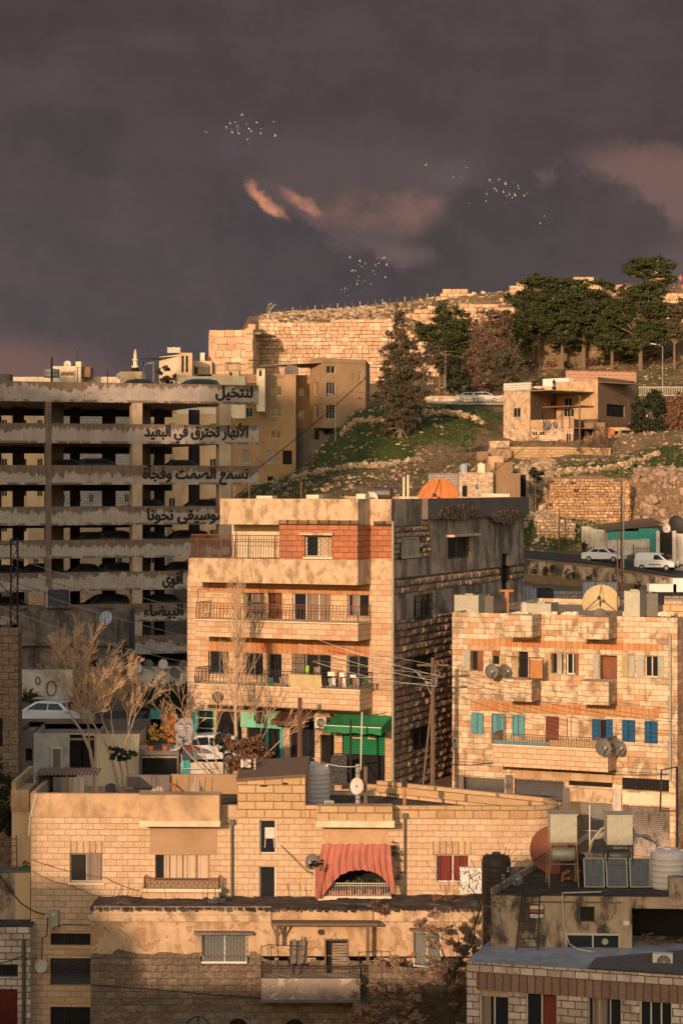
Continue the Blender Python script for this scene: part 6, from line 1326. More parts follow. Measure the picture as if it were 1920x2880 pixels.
o=MB().tube([(0,0,0),(0,0,2.9)],.03,5).build('aerial_mast',Mt['dishpale']); o.location=(P(1657,0,83).x,83,zqr+.03); tag(o,'thin pale aerial mast between the two tank stands','mast'); MB().tube([(-.25,0,1.9),(.3,0,1.9)],.015,4).build('crossbar',Mt['dishpale'],o)
o=MB().tube([(0,0,0),(.25,0,1.1),(.6,0,1.55),(1.0,.1,1.75)],.05,6).build('vent_duct',Mt['galv']); o.location=(P(1645,0,82.6).x,82.6,zqr+.5); tag(o,'bent grey pipe rising behind the left solar panel','pipe')
# street lamp frame at the right edge
o=MB().tube([(0,0,-2),(0,0,3.9)],.06,6).build('pole',Mt['iron']); o.location=P(1902,2400,96); tag(o,'dark iron pole with a bracket arm at the right edge before the shutters','pole'); MB().tube([(0,0,3.9),(-.7,0,3.75),(-.75,0,1.9)],.05,4).tube([(0,0,1.9),(-.75,0,1.9)],.03,4).build('bracket',Mt['iron'],o)
# ================= parking garage =================
def between(pa,Ya,pb,Yb,zb):
    xa,xb=(pa-960)/FP*Ya,(pb-960)/FP*Yb; return Fr(pa,Ya,math.degrees(math.atan2(-(Yb-Ya),xb-xa)),zb)
def fm(f): return Matrix.Translation((f.x0,f.Y0,f.zb))@Matrix.Rotation(-f.th,4,'Z')
def att(o,rf,f): o.matrix_local=fm(rf).inverted()@fm(f); return o
Gf=Fr(400,165.,-20,7.); Gr=Gf.root('parking_garage','multi storey open parking garage of peeling grey concrete with black Arabic lettering','parking garage')
slabs=[(1078,1133),(1193,1248),(1309,1363),(1424,1476),(1517,1568),(1607,1659),(1697,1748),(1788,1840)]
gz_=[(Gf.z(400,b),Gf.z(400,a)) for a,b in slabs]
uA=Gf.u(-70); uC=Gf.u(727); uD=Gf.u(645); DP=17.
for i,(z0,z1) in enumerate(gz_):
    ue=uC if i<3 else uD
    MB().box(uA,uD,DP-.3,DP+.1,z0-.55,z0+.019).build('rear_shade_beam',Mt['inner'],Gr)  # dark beam added to darken the upper part of the see-through bays
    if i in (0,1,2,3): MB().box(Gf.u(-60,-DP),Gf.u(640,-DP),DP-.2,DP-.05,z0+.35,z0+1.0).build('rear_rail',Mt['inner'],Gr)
    MB().box(uA,ue,0,.25,z0,z1).build('slab_front',Mt['garage'],Gr)
    MB().box(uA,uD,.251,DP,z0+.02,z0+.34).box(uD,ue,.251,1.4,z0+.02,z0+.34).build('floor_slab',Mt['garage2'],Gr)
zt0=gz_[0][0]
MB().box(Gf.u(129),Gf.u(145),-.06,.5,0,zt0-.003).build('front_pillar',Mt['garage'],Gr)
for (a,b,last) in ((373,401,7),(617,650,4)):
    for i in range(7 if last==7 else 4):
        z0=gz_[i+1][1]+.002; z1=gz_[i][0]-.002; MB().box(Gf.u(a),Gf.u(b),.02,.9,z0,z1).build('column',Mt['garage2'],Gr)
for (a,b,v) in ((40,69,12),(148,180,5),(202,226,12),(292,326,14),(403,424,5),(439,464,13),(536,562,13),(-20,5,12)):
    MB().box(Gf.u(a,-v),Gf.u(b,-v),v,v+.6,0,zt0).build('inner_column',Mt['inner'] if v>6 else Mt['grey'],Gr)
Gr_ceil=None
for k in range(2,8,2): pass
# a few low walls / stair cores at the back
for (a,b) in ((465,536),(70,128)):
    pass
def gcar(px,lev,label,v=2.6,kind='sedan',flip=0):
    z0=(gz_[lev][0]+.36 if lev<8 else 0); u=Gf.u(px,-v); p=Gf.w(u,v,z0); c=car(label,p,-Gf.th+(math.pi if flip else 0),kind,'cardark',group='cars parked on the garage decks',name='parked_car'); c.scale=(1,1,1.12)
lv=['roof deck','first deck down','second deck down','third deck down','fourth deck down','fifth deck down','sixth deck down']
used={}
for px_,l_,k_,f_ in ((400,0,'sedan',0),(545,0,'hatch',1),(196,2,'sedan',0),(285,2,'hatch',0),(500,2,'sedan',1),(420,3,'sedan',0),(560,3,'sedan',1),(250,4,'sedan',1),(340,4,'hatch',0),(430,4,'sedan',0),(515,4,'hatch',1),(25,5,'sedan',0),(100,5,'hatch',1),(250,5,'sedan',0),(350,5,'hatch',0),(500,5,'hatch',1),(290,6,'hatch',1),(30,6,'sedan',0),(450,6,'sedan',1)):
    pos='at the left end' if px_<60 else 'beside the left pillar' if px_<130 else 'left of the middle' if px_<220 else 'near the middle pillar' if px_<330 else 'right of the middle pillar' if px_<470 else 'at the right end'
    gcar(px_,l_,f'dark {"hatchback" if k_=="hatch" else "saloon"}, {lv[l_]}, {pos} of the garage',2.6,k_,f_)
# Arabic lettering: joined presentation forms laid right to left
AF={'ا':(0xFE8D,2),'أ':(0xFE83,2),'ب':(0xFE8F,4),'ة':(0xFE93,2),'ت':(0xFE95,4),'ج':(0xFE9D,4),'ح':(0xFEA1,4),'خ':(0xFEA5,4),'د':(0xFEA9,2),'ر':(0xFEAD,2),'س':(0xFEB1,4),'ص':(0xFEB9,4),'ض':(0xFEBD,4),'ع':(0xFEC9,4),'ف':(0xFED1,4),'ق':(0xFED5,4),'ك':(0xFED9,4),'ل':(0xFEDD,4),'م':(0xFEE1,4),'ن':(0xFEE5,4),'ه':(0xFEE9,4),'و':(0xFEED,2),'ى':(0xFEEF,2),'ي':(0xFEF1,4),'ء':(0xFE80,1)}
def shape_ar(s):
    s=s.replace('لأ','\uE001'); out=[]; n=len(s)
    def joins_next(c): return c in AF and AF[c][1]==4
    def joinable(c): return (c in AF and AF[c][1]>1) or c=='\uE001'
    for i,c in enumerate(s):
        pr=i>0 and joins_next(s[i-1]) and joinable(c); nx=i<n-1 and joins_next(c) and joinable(s[i+1])
        if c=='\uE001': out.append(chr(0xFEF8 if pr else 0xFEF7)); continue
        if c not in AF: out.append(c); continue
        b,k=AF[c]; out.append(chr(b+(3 if pr and nx else 2 if nx else 1 if pr else 0)) if k==4 else chr(b+(1 if pr and k==2 else 0)))
    return ''.join(reversed(out))
def arabic(txt,px0,px1,py_base,slab):
    c=bpy.data.curves.new('t','FONT'); c.body=shape_ar(txt); c.size=1.; c.extrude=.012; c.offset=.012; tmp=bpy.data.objects.new('t',c); C.objects.link(tmp); bpy.context.view_layer.update()
    me=bpy.data.meshes.new_from_object(tmp); bpy.data.objects.remove(tmp); me.materials.clear(); me.materials.append(Mt['letter'])
    xs=[v.co.x for v in me.vertices]; x0,x1=min(xs),max(xs); u0,u1=Gf.u(px0),Gf.u(px1); k=(u1-u0)/(x1-x0); zb=Gf.z((px0+px1)/2,py_base)
    bb=[v.co.copy() for v in me.vertices]
    for v in me.vertices: v.co=Vector((u0+(v.co.x-x0)*k,-.012-v.co.z*.5,zb+v.co.y*1.02*GH))
    n=len(me.vertices); vs=[v.co.copy() for v in me.vertices]; fs=[tuple(p.vertices) for p in me.polygons]; V_=[];F_=[]
    for i,(dx,dz) in enumerate(((0,0),(-.045,0),(.045,0),(0,.03),(0,-.03))):   # a broad brush: the strokes are thickened both ways
        V_+=[(v.x+dx,v.y-.0012*i,v.z+dz) for v in vs]; F_+=[tuple(k+n*i for k in f) for f in fs]
    me2=bpy.data.meshes.new('lettering'); me2.from_pydata(V_,[],F_); me2.materials.append(Mt['letter'])
    o=bpy.data.objects.new('lettering',me2); C.objects.link(o); o.parent=Gr; return o
GH=1.2
arabic('لنتخيل',607,710,1117,0); arabic('الأنهار تحترق في البعيد',407,697,1228,1); arabic('نسمع الصمت وفجأة',402,697,1346,2); arabic('الموسيقى نحونا',415,648,1462,3); arabic('أقوى',458,517,1642,5); arabic('البيضاء',404,514,1731,6)
# ---- things seen around and through the garage
def block(name,label,cat,px0,px1,pyt,Y,mt,dep=8.,zb=None,th=0.,wins=(),wk='slide',roof='roofdirt',mtname='wall'):
    f=Fr(px0,Y,th,zb if zb is not None else tpy((px0+px1)/2,Y)-1.); r=f.root(name,label,cat); u1=f.u(px1); z1=f.z((px0+px1)/2,pyt)
    H_=[f.r(*w_[:4]) for w_ in wins]; m=MB().wall(0,u1,0,z1,H_,0,.2); m.add([(0,0,0),(0,dep,0),(0,dep,z1),(0,0,z1)],[(0,1,2,3)]); m.add([(u1,0,0),(u1,dep,0),(u1,dep,z1),(u1,0,z1)],[(0,1,2,3)]); m.add([(0,dep,0),(u1,dep,0),(u1,dep,z1),(0,dep,z1)],[(0,1,2,3)])
    m.build(mtname,Mt[mt],r); MB().box(.02,u1-.02,.02,dep-.02,z1-.35,z1-.25).build('roof',Mt[roof],r)
    for w_,h in zip(wins,H_): window(r,h,w_[4] if len(w_)>4 else wk,0,.18,**(w_[5] if len(w_)>5 else {}))
    return f,r
Mt['brown_and_shade']=plaster('brown_render_and_shade',(.30,.19,.12),(.24,.15,.09),(.12,.08,.05),.5,.4,1.5)  # brown render; also painted shade on faces turned away from the sun
gw=lambda rows,cols,w_,h_:[(c,r_,c+w_,r_+h_) for r_ in rows for c in cols]
block('house','pale house of cream stone seen through the left bays of the garage','house',-60,150,1150,235,'sand',8,wins=gw((1180,1290,1370,1470),(5,60,105),16,26))
block('house','long beige stone wall house seen through the middle bays of the garage','house',155,400,1166,232,'block',8,wins=gw((1390,1480,1580),(170,215,250,300,350),14,24))
block('house','orange lit house with a red striped shutter seen through the right bays of the garage','house',405,640,1164,240,'sand',10,wins=gw((1190,1290,1400,1490),(430,475,590),18,26))
block('house','grey stone house with a stepped front seen low through the garage','house',80,470,1440,205,'limestone3',7,wins=gw((1560,1640),(95,210,330,420),14,24))
for i,(a,b,y0) in enumerate(((425,460,1180),(550,600,1182))):
    pass
# skyline left
block('wall','long low pale wall on the skyline behind the garage','wall',-60,345,1060,300,'cream',4)
f,r=block('house','small pale house on the skyline with red scribble and a stair turret','house',145,228,1030,296,'cream',7,wins=[])
MB().box(f.u(214),f.u(229),-.1,4,f.z(220,1032),f.z(220,1017)).build('stair_turret',Mt['cream'],r); MB().box(f.u(228)+.01,f.u(252),1.,5,f.z(240,1060),f.z(240,1031)).build('side_wing',Mt['brown_and_shade'],r)
m=MB(); 
for k in range(7): m.tube([(f.u(172+5*k),-.03,f.z(180,1056)),(f.u(174+5*k),-.03,f.z(180,1046-(k%3))),(f.u(178+5*k),-.03,f.z(180,1054))],.12,4)
m.build('red_scribble',Mt['terracotta'],r)
dish('small pale dish on the skyline house roof',P(190,1030,297),.5,0,20,'dishpale',.1); dish('small pale dish left of the minaret',P(337,1062,285),.45,0,20,'dishpale',.1)
roundtank('short round grey water tank in front of the skyline house',P(146,1062,292),1.1,1.2,'galv',2)
block('house','low sand coloured roof building beside the minaret','house',338,400,1045,292,'sand',5)
block('wall','dark low wall on the skyline at the far left','wall',-60,28,1052,290,'grey',3)
for (px_,pt,Y_,lab) in ((146,1005,290,'dark stub pole on the skyline at the left'),(218,985,296,'thin aerial mast on the skyline house'),(303,1043,288,'short dark post on the skyline left of the minaret'),(404,1016,280,'dark post with a cross bar right of the minaret'),(432,1023,280,'white post right of the street lamp')):
    b=P(px_,1078,Y_); o=MB().tube([(0,0,0),(0,0,(1078-pt)/FP*Y_)],.16 if 'stub' in lab else .07,5).build('post',Mt['dishpale' if 'white' in lab else 'iron']); o.location=b; tag(o,lab,'post')
# minaret
b=P(381,1066,330); t=thing('minaret','pale stone minaret with a balcony and pointed top on the left skyline','minaret',b); s=330/FP
MB().lathe([(10*s,0),(10*s,14*s),(8*s,16*s),(7.4*s,30*s)],10).build('base',Mt['cream'],t); MB().lathe([(7.4*s,30*s),(10.5*s,33*s),(10.5*s,37*s),(6*s,37.5*s),(6*s,50*s),(8.5*s,53*s),(8.5*s,56*s),(5*s,56.5*s),(4.5*s,70*s)],10).build('shaft',Mt['cream'],t)
MB().lathe([(4.6*s,70*s),(4.6*s,72*s),(3.4*s,78*s),(1*s,84*s),(.001,86*s)],10).build('dome',Mt['sand'],t); MB().tube([(0,0,84*s),(0,0,95*s)],.10,4).build('finial',Mt['iron'],t)
m=MB()
for k in range(10): a=k*.628; 
for k in range(4): a=-1.57+(k-1.5)*.6; m.obox((7.6*s*math.cos(a),7.6*s*math.sin(a),23*s),(.35,.35,.9),(0,0,a))
m.build('openings',Mt['void'],t)
# yellow cubic building with slit windows, right of the minaret
fa=between(448,300,505,294,CZ+12.5); ra=fa.root('house','tall yellowish house with two dark slit windows on the left skyline','house'); zt_=fa.z(480,1000); zb0=0
MB().wall(0,fa.u(505),0,zt_).build('left_wall',Mt['cream'],ra); f5=between(505,294,541,294.5,fa.zb); sl=[f5.r(511,1001,518,1047),f5.r(523,1001,530,1047),f5.r(511,1057,518,1068)]; zt5=f5.z(520,992)
o=MB().wall(0,f5.u(541),0,zt5,sl,0,.3).build('front_wall',Mt['sand'],ra); att(o,fa,f5)
for h in sl: att(window(ra,h,'dark',0,.3),fa,f5)
o=MB().add([(0,.02,zt_-.2),(f5.u(541),.02,zt_-.2),(f5.u(541),9,zt_-.2),(-4,9,zt_-.2)],[(0,1,2,3)]).add([(f5.u(541),0,0),(f5.u(541),9,0),(f5.u(541),9,zt5),(f5.u(541),0,zt5)],[(0,1,2,3)]).build('roof',Mt['roofdirt'],ra); att(o,fa,f5)
cistern('grey roof tank on the yellowish slit windowed house',P(490,993,297),1.75,1.2,.75,'galv')
f,r=block('house','low modern house with a wide dark window beside the citadel tower','house',540,596,1015,300,'sand',8,zb=CZ+11,wins=[(546,1032,592,1054,'slide',dict(n=4))])
t=cistern('small pale roof tank left of the citadel tower',P(570,1015,303),.6,.8,1.1,'cream'); dish('dark brown dish leaning on the roof left of the citadel tower',P(582,1020,303),.75,30,25,'rustiron',.1,arm=False)
f,r=block('wall','pale yellow parapet wall stepping behind the garage roof deck','wall',498,690,1058,262,'cream',3,zb=CZ+8)
block('kiosk','small cream rooftop cabin with a dark doorway above the yellow wall','cabin',722,745,1036,296,'cream',3,zb=CZ+10,wins=[(729,1040,736,1058,'dark')])
block('kiosk','small pale rooftop cabin left of the ochre building','cabin',640,672,1042,292,'sand',3,zb=CZ+10,wins=[(646,1046,653,1056,'dark')])
for i,(a,b_) in enumerate(((634,678),(700,760))):
    t=thing('pergola','dark metal roof pergola in front of the citadel tower, '+('left' if i==0 else 'right')+' of two','pergola',P((a+b_)/2,1042-8*i,296)); w_=(b_-a)/FP*296/2; MB().box(-w_,w_,-.8,.8,1.0,1.08).build('canopy',Mt['iron'],t); m=MB(); bars(m,-w_,w_,0,1.0,-.8,14,.03,2); m.build('lattice',Mt['iron'],t)
dish('big dark mesh dish on the ochre building roof',P(820,1050,303),1.0,0,30,'dishgrey',.1,arm=False)
o=leafcloud([(0,0,1.2,1.3,1,1.3),(1.6,0,.5,1.2,1,.7)],900,.2,33).build('red_bush',Mt['brownleaf']); o.location=P(468,1082,270); tag(o,'reddish brown bush behind the garage roof','bush')
# street lamps
def lamp(label,px,pyt,Y,arm,r=.07,base=None):
    b=gz(px,Y) if base is None else P(px,base,Y); h=P(px,pyt,Y).z-b.z; t=thing('street_lamp',label,'street lamp',b)
    MB().tube([(0,0,-.3),(0,0,h)],[r,r*.6],6).build('pole',Mt['alu'],t); MB().tube([(0,0,h),(arm*.5,0,h+.35),(arm,0,h+.4)],.045,5).build('arm',Mt['alu'],t); MB().obox((arm*1.1,0,h+.4),(.75,.3,.14),(0,-.15 if arm>0 else .15,0)).build('lamp_head',Mt['whitetank'],t); return t
lamp('pale street lamp on the skyline right of the minaret',405,1030,262,.8,base=1080); lamp('street lamp with a long arm at the far right on the hillside road',1862,975,317,-1.3)
lamp('street lamp in front of the ochre building',943,1118,285,-.6); lamp('street lamp by the hill road beside the tall shaggy tree',1250,1010,330,-1.0)
# ---- ochre building
Y0_=300.
fy=between(556,300,832,300,CZ-8.); ry=fy.root('apartment_building','ochre rendered apartment building below the citadel wall','building')
def face(f,zt,wins,mt,nm='wall',z0=0,kind='slide'):
    H_=[f.r(*w_[:4]) for w_ in wins]; u1=f.u1; o=MB().wall(0,u1,z0,zt,H_,0,.25).build(nm,Mt[mt],ry); att(o,fy,f)
    for w_,h in zip(wins,H_): att(window(ry,h,w_[4] if len(w_)>4 else kind,0,.22,**(w_[5] if len(w_)>5 else dict(frame='cream',n=2))),fy,f)
fy.u1=fy.u(832); zl=fy.z(780,1052)
face(fy,zl,[(760,1086,793,1112),(760,1148,793,1172),(762,1211,791,1232),(752,1266,769,1303,'slide',dict(frame='dishpale',n=3,pane='palepane')),(795,1267,821,1306,'dark'),(752,1340,768,1352,'dark'),(691,1147,711,1173),(658,1147,677,1173),(683,1266,702,1303,'slide',dict(frame='dishpale',n=3,pane='palepane'))],'ochre')
sides=MB(); xr=fy.u1
o=MB().box(.0,xr-.01,.02,12,zl-.5,zl-.4).build('roof',Mt['roofdirt'],ry)
o=MB().add([(xr,0,0),(xr,9,0),(xr,9,zl),(xr,0,zl)],[(0,1,2,3)]).build('side_wall',Mt['ochre'],ry)
fr=between(832,306,872,306,fy.zb); fr.u1=fr.u(876); face(fr,fr.z(850,1055),[(832.5,1092,855,1114),(832.5,1153,854,1178),(834,1252,871,1330,'roller',dict(leaf='rollgrey'))],'ochre')
fl=between(871,304.5,908,299,fy.zb); fl.u1=fl.u(908); zr_=fl.z(890,1007); zlow=fl.z(890,1203); face(fl,zr_,[(884,1076,895,1112),(884,1138,895,1178)],'ochre',z0=zlow)
f3=between(908,299,1028,303,fy.zb); f3.u1=f3.u(1028); zb3=f3.z(960,1203); face(f3,f3.z(960,1009),[(918,1030,943,1050),(918,1076,943,1115,'slide',dict(frame='dishpale',n=3)),(918,1138,943,1178,'slide',dict(frame='dishpale',n=3)),(1009,1045,1018,1070),(1008,1118,1016,1122,'dark')],'ochre',z0=zb3)
f6=between(1028,303,1040,316,fy.zb); f6.u1=13.; face(f6,f3.z(960,1009),[],'ochre')
o=MB().prismz([(0,0),(f3.u1,0),(f3.u1,12),(-3,12)],f3.z(960,1012)-.5,f3.z(960,1012)-.4).build('roof',Mt['roofdirt'],ry); att(o,fy,f3)
fg=between(834,304,985,301.5,fy.zb); fg.u1=fg.u(985); face(fg,fg.z(900,1204),[(884,1208,897,1236,'dark'),(910,1208,924,1222,'dark'),(936,1212,950,1245,'slide',dict(frame='dishpale',n=2))],'grey','lower_wall')
o=MB().box(0,f3.u1,-.25,-.01,zb3-.15,zb3).build('ledge',Mt['grey'],ry); att(o,fy,f3)
# steps and railings beside it
t=thing('staircase','concrete outdoor stairs with rusty railings right of the ochre building','stairs',P(1030,1190,299)); m=MB()
for k in range(12): m.box(-.2+.33*k,.4+.33*k,0,1.5,-2.,-.9+.24*k)
m.build('steps',Mt['cream'],t); m=MB(); m.tube([(-.2,0,0),(3.8,0,2.8)],.05,4); m.tube([(-.2,0,.5),(3.8,0,3.3)],.05,4)
for k in range(5): m.tube([(.95*k-.1,0,-.7+.68*k),(.95*k-.1,0,.5+.7*k)],.05,4)
m.tube([(3.8,0,3.3),(8.3,0,3.1)],.05,4); m.tube([(3.8,0,2.6),(8.3,0,2.4)],.05,4); m.tube([(-2.2,0,4.4),(3.8,0,3.9)],.05,4); m.tube([(-2.,0,-.1),(-.2,0,0)],.05,4); m.tube([(-2.,0,.5),(-.2,0,.5)],.05,4); m.build('railing',Mt['rustiron'],t)
# ---- hillside house
fh=between(1415,284,1490,280.5,gz(1500,282).z-2.); rh=fh.root('house','cream hillside house of several boxy volumes with a rusty canopy','house')
def hface(f,px1,pyt,wins,mt,nm='wall',z0=0.,cap=True,pz=None):
    f.u1=f.u(px1); zt=f.z(pz or px1,pyt); H_=[f.r(*w_[:4]) for w_ in wins]; o=MB().wall(0,f.u1,z0,zt,H_,0,.2).build(nm,Mt[mt],rh); att(o,fh,f)
    for w_,h in zip(wins,H_): att(window(rh,h,w_[4] if len(w_)>4 else 'slide',0,.18,**(w_[5] if len(w_)>5 else dict(frame='dishpale',n=2))),fh,f)
    return zt
z1_=hface(fh,1490,1096,[(1442,1148,1462,1173,'slide',dict(n=2,frame='cream',grille='bars'))],'plaster2')
fs=between(1490,280.5,1564,290,fh.zb); hface(fs,1564,1099,[(1549,1130,1557,1142,'dark')],'brown_and_shade')  # brown colour paints in the shade of the right return
fm_=between(1563,289,1680,284,fh.zb); z2_=hface(fm_,1680,1069,[(1585,1120,1606,1141),(1583,1149,1612,1172,'slide',dict(n=3,frame='dishpale'))],'plaster')
fe=between(1680,284,1794,297,fh.zb); z3_=hface(fe,1794,1067,[(1705,1138,1755,1172,'dark')],'brown_and_shade',pz=1740)  # same wall as the main front, its shade put into the colour
o=MB().box(0,fh.u1,.0,.3,z1_+.002,z1_+1.0).build('white_parapet',Mt['corrwhite'] if 'corrwhite' in Mt else ribbed('white_corrugated',(.70,.66,.58),.3,2,.5,0.,bd=.03),rh); o=MB().box(0,8,0,10,z1_-.2,z1_-.1).build('roof',Mt['roofdirt'],rh)
o=MB().box(0,fm_.u1,.1,10,z2_-.3,z2_-.2).build('roof',Mt['roofdirt'],rh); att(o,fh,fm_)
o=MB().box(-4.,.6,2.,3.,z2_-.5,z2_+.6).build('white_roof_panel',Mt['whitepaint'],rh); att(o,fh,fm_)
fb=between(1592,292,1790,296,fh.zb); o=MB().box(0,fb.u(1788),0,.3,fb.z(1690,1075),fb.z(1690,1044)).build('hollow_brick_wall',stone('red_hollow_brick',(.62,.24,.13),(.55,.20,.11),(.50,.36,.26),.9,.42,.12,(.3,.15,.1),.2),rh); att(o,fh,fb)
ff=between(1415,283.6,1612,276.5,fh.zb); 
ff.u1=ff.u(1612); zL=ff.z(1500,1207)
wl=[(1444,1218,1462,1230),(1496,1214,1510,1226),(1516,1214,1530,1225),(1590,1219,1604,1246),(1488,1245,1512,1262,'dark'),(1551,1240,1566,1264,'dark')]
H_=[ff.r(*w_[:4]) for w_ in wl]; o=MB().wall(0,ff.u1,0,zL,H_,-.05,.2).build('lower_wall',Mt['limestone2'],rh); att(o,fh,ff)
for w_,h in zip(wl,H_): att(window(rh,h,w_[4] if len(w_)>4 else 'slide',-.05,.18,**(dict(frame='cream',n=2) if len(w_)<5 else {})),fh,ff)
o=MB().box(.02,ff.u1,-.04,6,zL,zL+.12).build('terrace_floor',Mt['roofdirt'],rh); att(o,fh,ff)
fq=between(1612,276.5,1640,283,fh.zb); fq.u1=fq.u(1640); o=MB().wall(0,fq.u1,0,fq.z(1625,1180)).build('side_wall',Mt['brown_and_shade'],rh); att(o,fh,fq)  # shaded end of the lower storey, painted darker brown
o=MB().box(ff.u(1490),ff.u1,-.06,.15,zL+.12,ff.z(1550,1180)).build('balcony_wall',Mt['plaster'],rh); att(o,fh,ff)
o=MB().box(ff.u(1535),ff.u(1640),-.9,2.5,ff.z(1590,1146),ff.z(1590,1142)).build('canopy',Mt['rustiron'],rh); att(o,fh,ff)
m=MB(); 
for p_ in (1537,1588,1610): m.tube([(ff.u(p_),-.8,zL),(ff.u(p_),-.8,ff.z(p_,1144))],.06,4)
m.build('canopy_frame',Mt['iron'],rh); att(bpy.data.objects['canopy_frame'],fh,ff)
o=MB().box(ff.u(1569),ff.u(1577),-.09,-.055,ff.z(1573,1264),ff.z(1573,1238)).build('red_door',Mt['redcurtain'],rh); att(o,fh,ff)
dish('large grey dish on the hillside house balcony',onF(ff,1538,1200,.4),.52,-10,15,'dishgrey',.05,arm=False); dish('smaller grey dish right of the large one on the hillside house balcony',onF(ff,1560,1198,.4),.33,-10,15,'dishgrey',.05,arm=False)
person('person in dark clothes leaning on the hillside house balcony wall',onF(ff,1524,1188,-1.),-.6,BODY,BEDG,'black',.95)
person('person crouching in black on the white roof of the hillside house',fm_.w(-1.2,1.,z2_-.9),.4,BODY,BEDG,'black',.8)
person('person in pink standing on the ridge at the far right',gz(1912,386,0),0,BODY,BEDG,'curtain',1.2)
person('person in black walking on the road left of the white sedan',gz(1641,222,.05),.3,BODY,BEDG,'black',1.0)
def lowwall(name,label,pts,mt,thick=.4,cat='wall',dz=-1.):   # wall following points (px,py_top,Y)
    m=MB(); b0=Vector(P(*pts[0])); v=[]
    for (px,py,Y) in pts: p=P(px,py,Y)-b0; g=tpy(px,Y)+dz-b0.z; v.append((p,g))
    for (p,g),(q_,h) in zip(v[:-1],v[1:]):
        d=Vector((q_.x-p.x,q_.y-p.y,0)).normalized(); n=Vector((-d.y,d.x,0))*thick
        a=[(p.x,p.y,g),(q_.x,q_.y,h),(q_.x,q_.y,q_.z),(p.x,p.y,p.z)]; b=[(x+n.x,y+n.y,z) for x,y,z in a]; m.add(a+b,[(0,1,2,3),(7,6,5,4),(3,2,6,7),(0,3,7,4),(1,5,6,2)])
    o=m.build(name,Mt[mt]); o.location=b0; return tag(o,label,cat)
r11=random.Random(6)
def jag(px0,px1,py0,py1,Y0,Y1,n,a): return [(px0+(px1-px0)*k/n,py0+(py1-py0)*k/n+r11.uniform(-a,a),Y0+(Y1-Y0)*k/n) for k in range(n+1)]
lowwall('wall','sandy garden wall below the hillside house',jag(1435,1716,1255,1260,271,272,8,1.5),'blockwork')
lowwall('wall','short garden wall stub left of the hillside house wall',[(1378,1262,268),(1437,1262,270)],'plaster')
m=MB(); o=MB().box(-.9,.9,-.06,0,0,1.3).build('plaster_patch',Mt['plaster']); o.location=P(1680,1432,239.4); tag(o,'pale plaster patch on the orange retaining wall','plaster')
lowwall('wall','slumping dirty white plaster wall left of the teal building',[(1634,1480,229),(1655,1482,228.8),(1660,1487,228.6),(1711,1492,228.4)],'dirtywhite')
lowwall('wall','low white kerb wall along the far side of the road',[(1470,1548,226.4),(1540,1556,226.4),(1582,1562,226.4),(1640,1566,226.4),(1700,1572,226.4)],'dirtywhite',.3)
lowwall('wall','mouldy concrete wall along the near side of the road',[(1400,1560,213.4),(1478,1573,213.4),(1540,1583,213.4),(1640,1594,213.4),(1742,1600,213.4),(1744,1612,213.4),(1800,1616,213.4),(1860,1624,213.4),(1990,1640,213.4)],'mould',.35)
lowwall('wall','long wall of pale grey blocks behind the right roof',[(1548,1661,150),(1760,1661,150),(1820,1666,150),(1990,1664,150)],'block',.3,dz=-3.)
f,r=block('shed','white corrugated shed behind the roof chimney','shed',1468,1509,1655,128,'corrblue',3.,zb=12.); block('shed','dark sheet metal shed beside the white corrugated one','shed',1509,1556,1660,130,'rolldark',3.,zb=12.)
for i in range(3): cistern('white box water tank standing behind the tan dish, '+['left','middle','right'][i]+' of three',P(1654+31*i,1672,148),.78,.8,.85,'corrblue',lid=False)
cistern('white low roof structure at the right edge behind the block wall',P(1860,1664,149),1.9,1.,.55,'whitepaint',lid=False); cistern('white tall roof structure cut by the right edge of the photo',P(1912,1664,149),1.2,1.,.95,'whitepaint',lid=False)
# teal building and its gates
ft=Fr(1708,228.,-3,14.); rt=ft.root('workshop','low workshop with a turquoise upper wall and a sheet roof, above the vans','workshop'); zt_=ft.z(1750,1494); zm=ft.z(1750,1518)
MB().wall(0,ft.u(1800),0,zm).build('white_wall',Mt['dirtywhite'],rt); MB().wall(0,ft.u(1795),zm,zt_).build('turquoise_wall',Mt['tealpaint'],rt)
MB().wall(ft.u(1795),ft.u(1850),0,ft.z(1820,1486),(),.1).build('turquoise_side_wall',Mt['tealpaint'],rt); a=ft.r(1795,1516,1826,1560); MB().box(a[0],a[1],.02,.09,0,a[3]).build('pale_door',Mt['dirtywhite'],rt)
m=MB(); m.add([(-.3,-.4,zt_),(ft.u(1862),-.4,ft.z(1862,1474)),(ft.u(1862),6,ft.z(1862,1474)+.5),(-.3,6,zt_+.5),(-.3,-.4,zt_+.1),(ft.u(1862),-.4,ft.z(1862,1474)+.1),(ft.u(1862),6,ft.z(1862,1474)+.6),(-.3,6,zt_+.6)],[(0,3,2,1),(4,5,6,7),(0,1,5,4),(1,2,6,5),(2,3,7,6),(3,0,4,7)]); m.build('roof',Mt['wood'],rt)
t=thing('gate','black iron gate with upright bars standing open behind the van','gate',P(1806,1594,227)); MB().box(-1.,.8,0,.05,0,.9).build('lower_panel',Mt['black'],t); m=MB(); bars(m,-1.,.8,.9,2.0,.02,12,.02,2); m.tube([(-1,.02,0),(-1,.02,2.4)],.06,4); m.tube([(.8,.02,0),(.8,.02,2.1)],.05,4); m.build('bars',Mt['iron'],t)
for i,px_ in enumerate((1848,1894)):
    o=MB().box(-.2,.2,-.2,.2,0,3.6).build('gate_pillar',Mt['dirtywhite']); o.location=P(px_,1588,226.8); tag(o,'white gate pillar at the '+('left' if i==0 else 'right')+' of the tall dark gate','pillar')
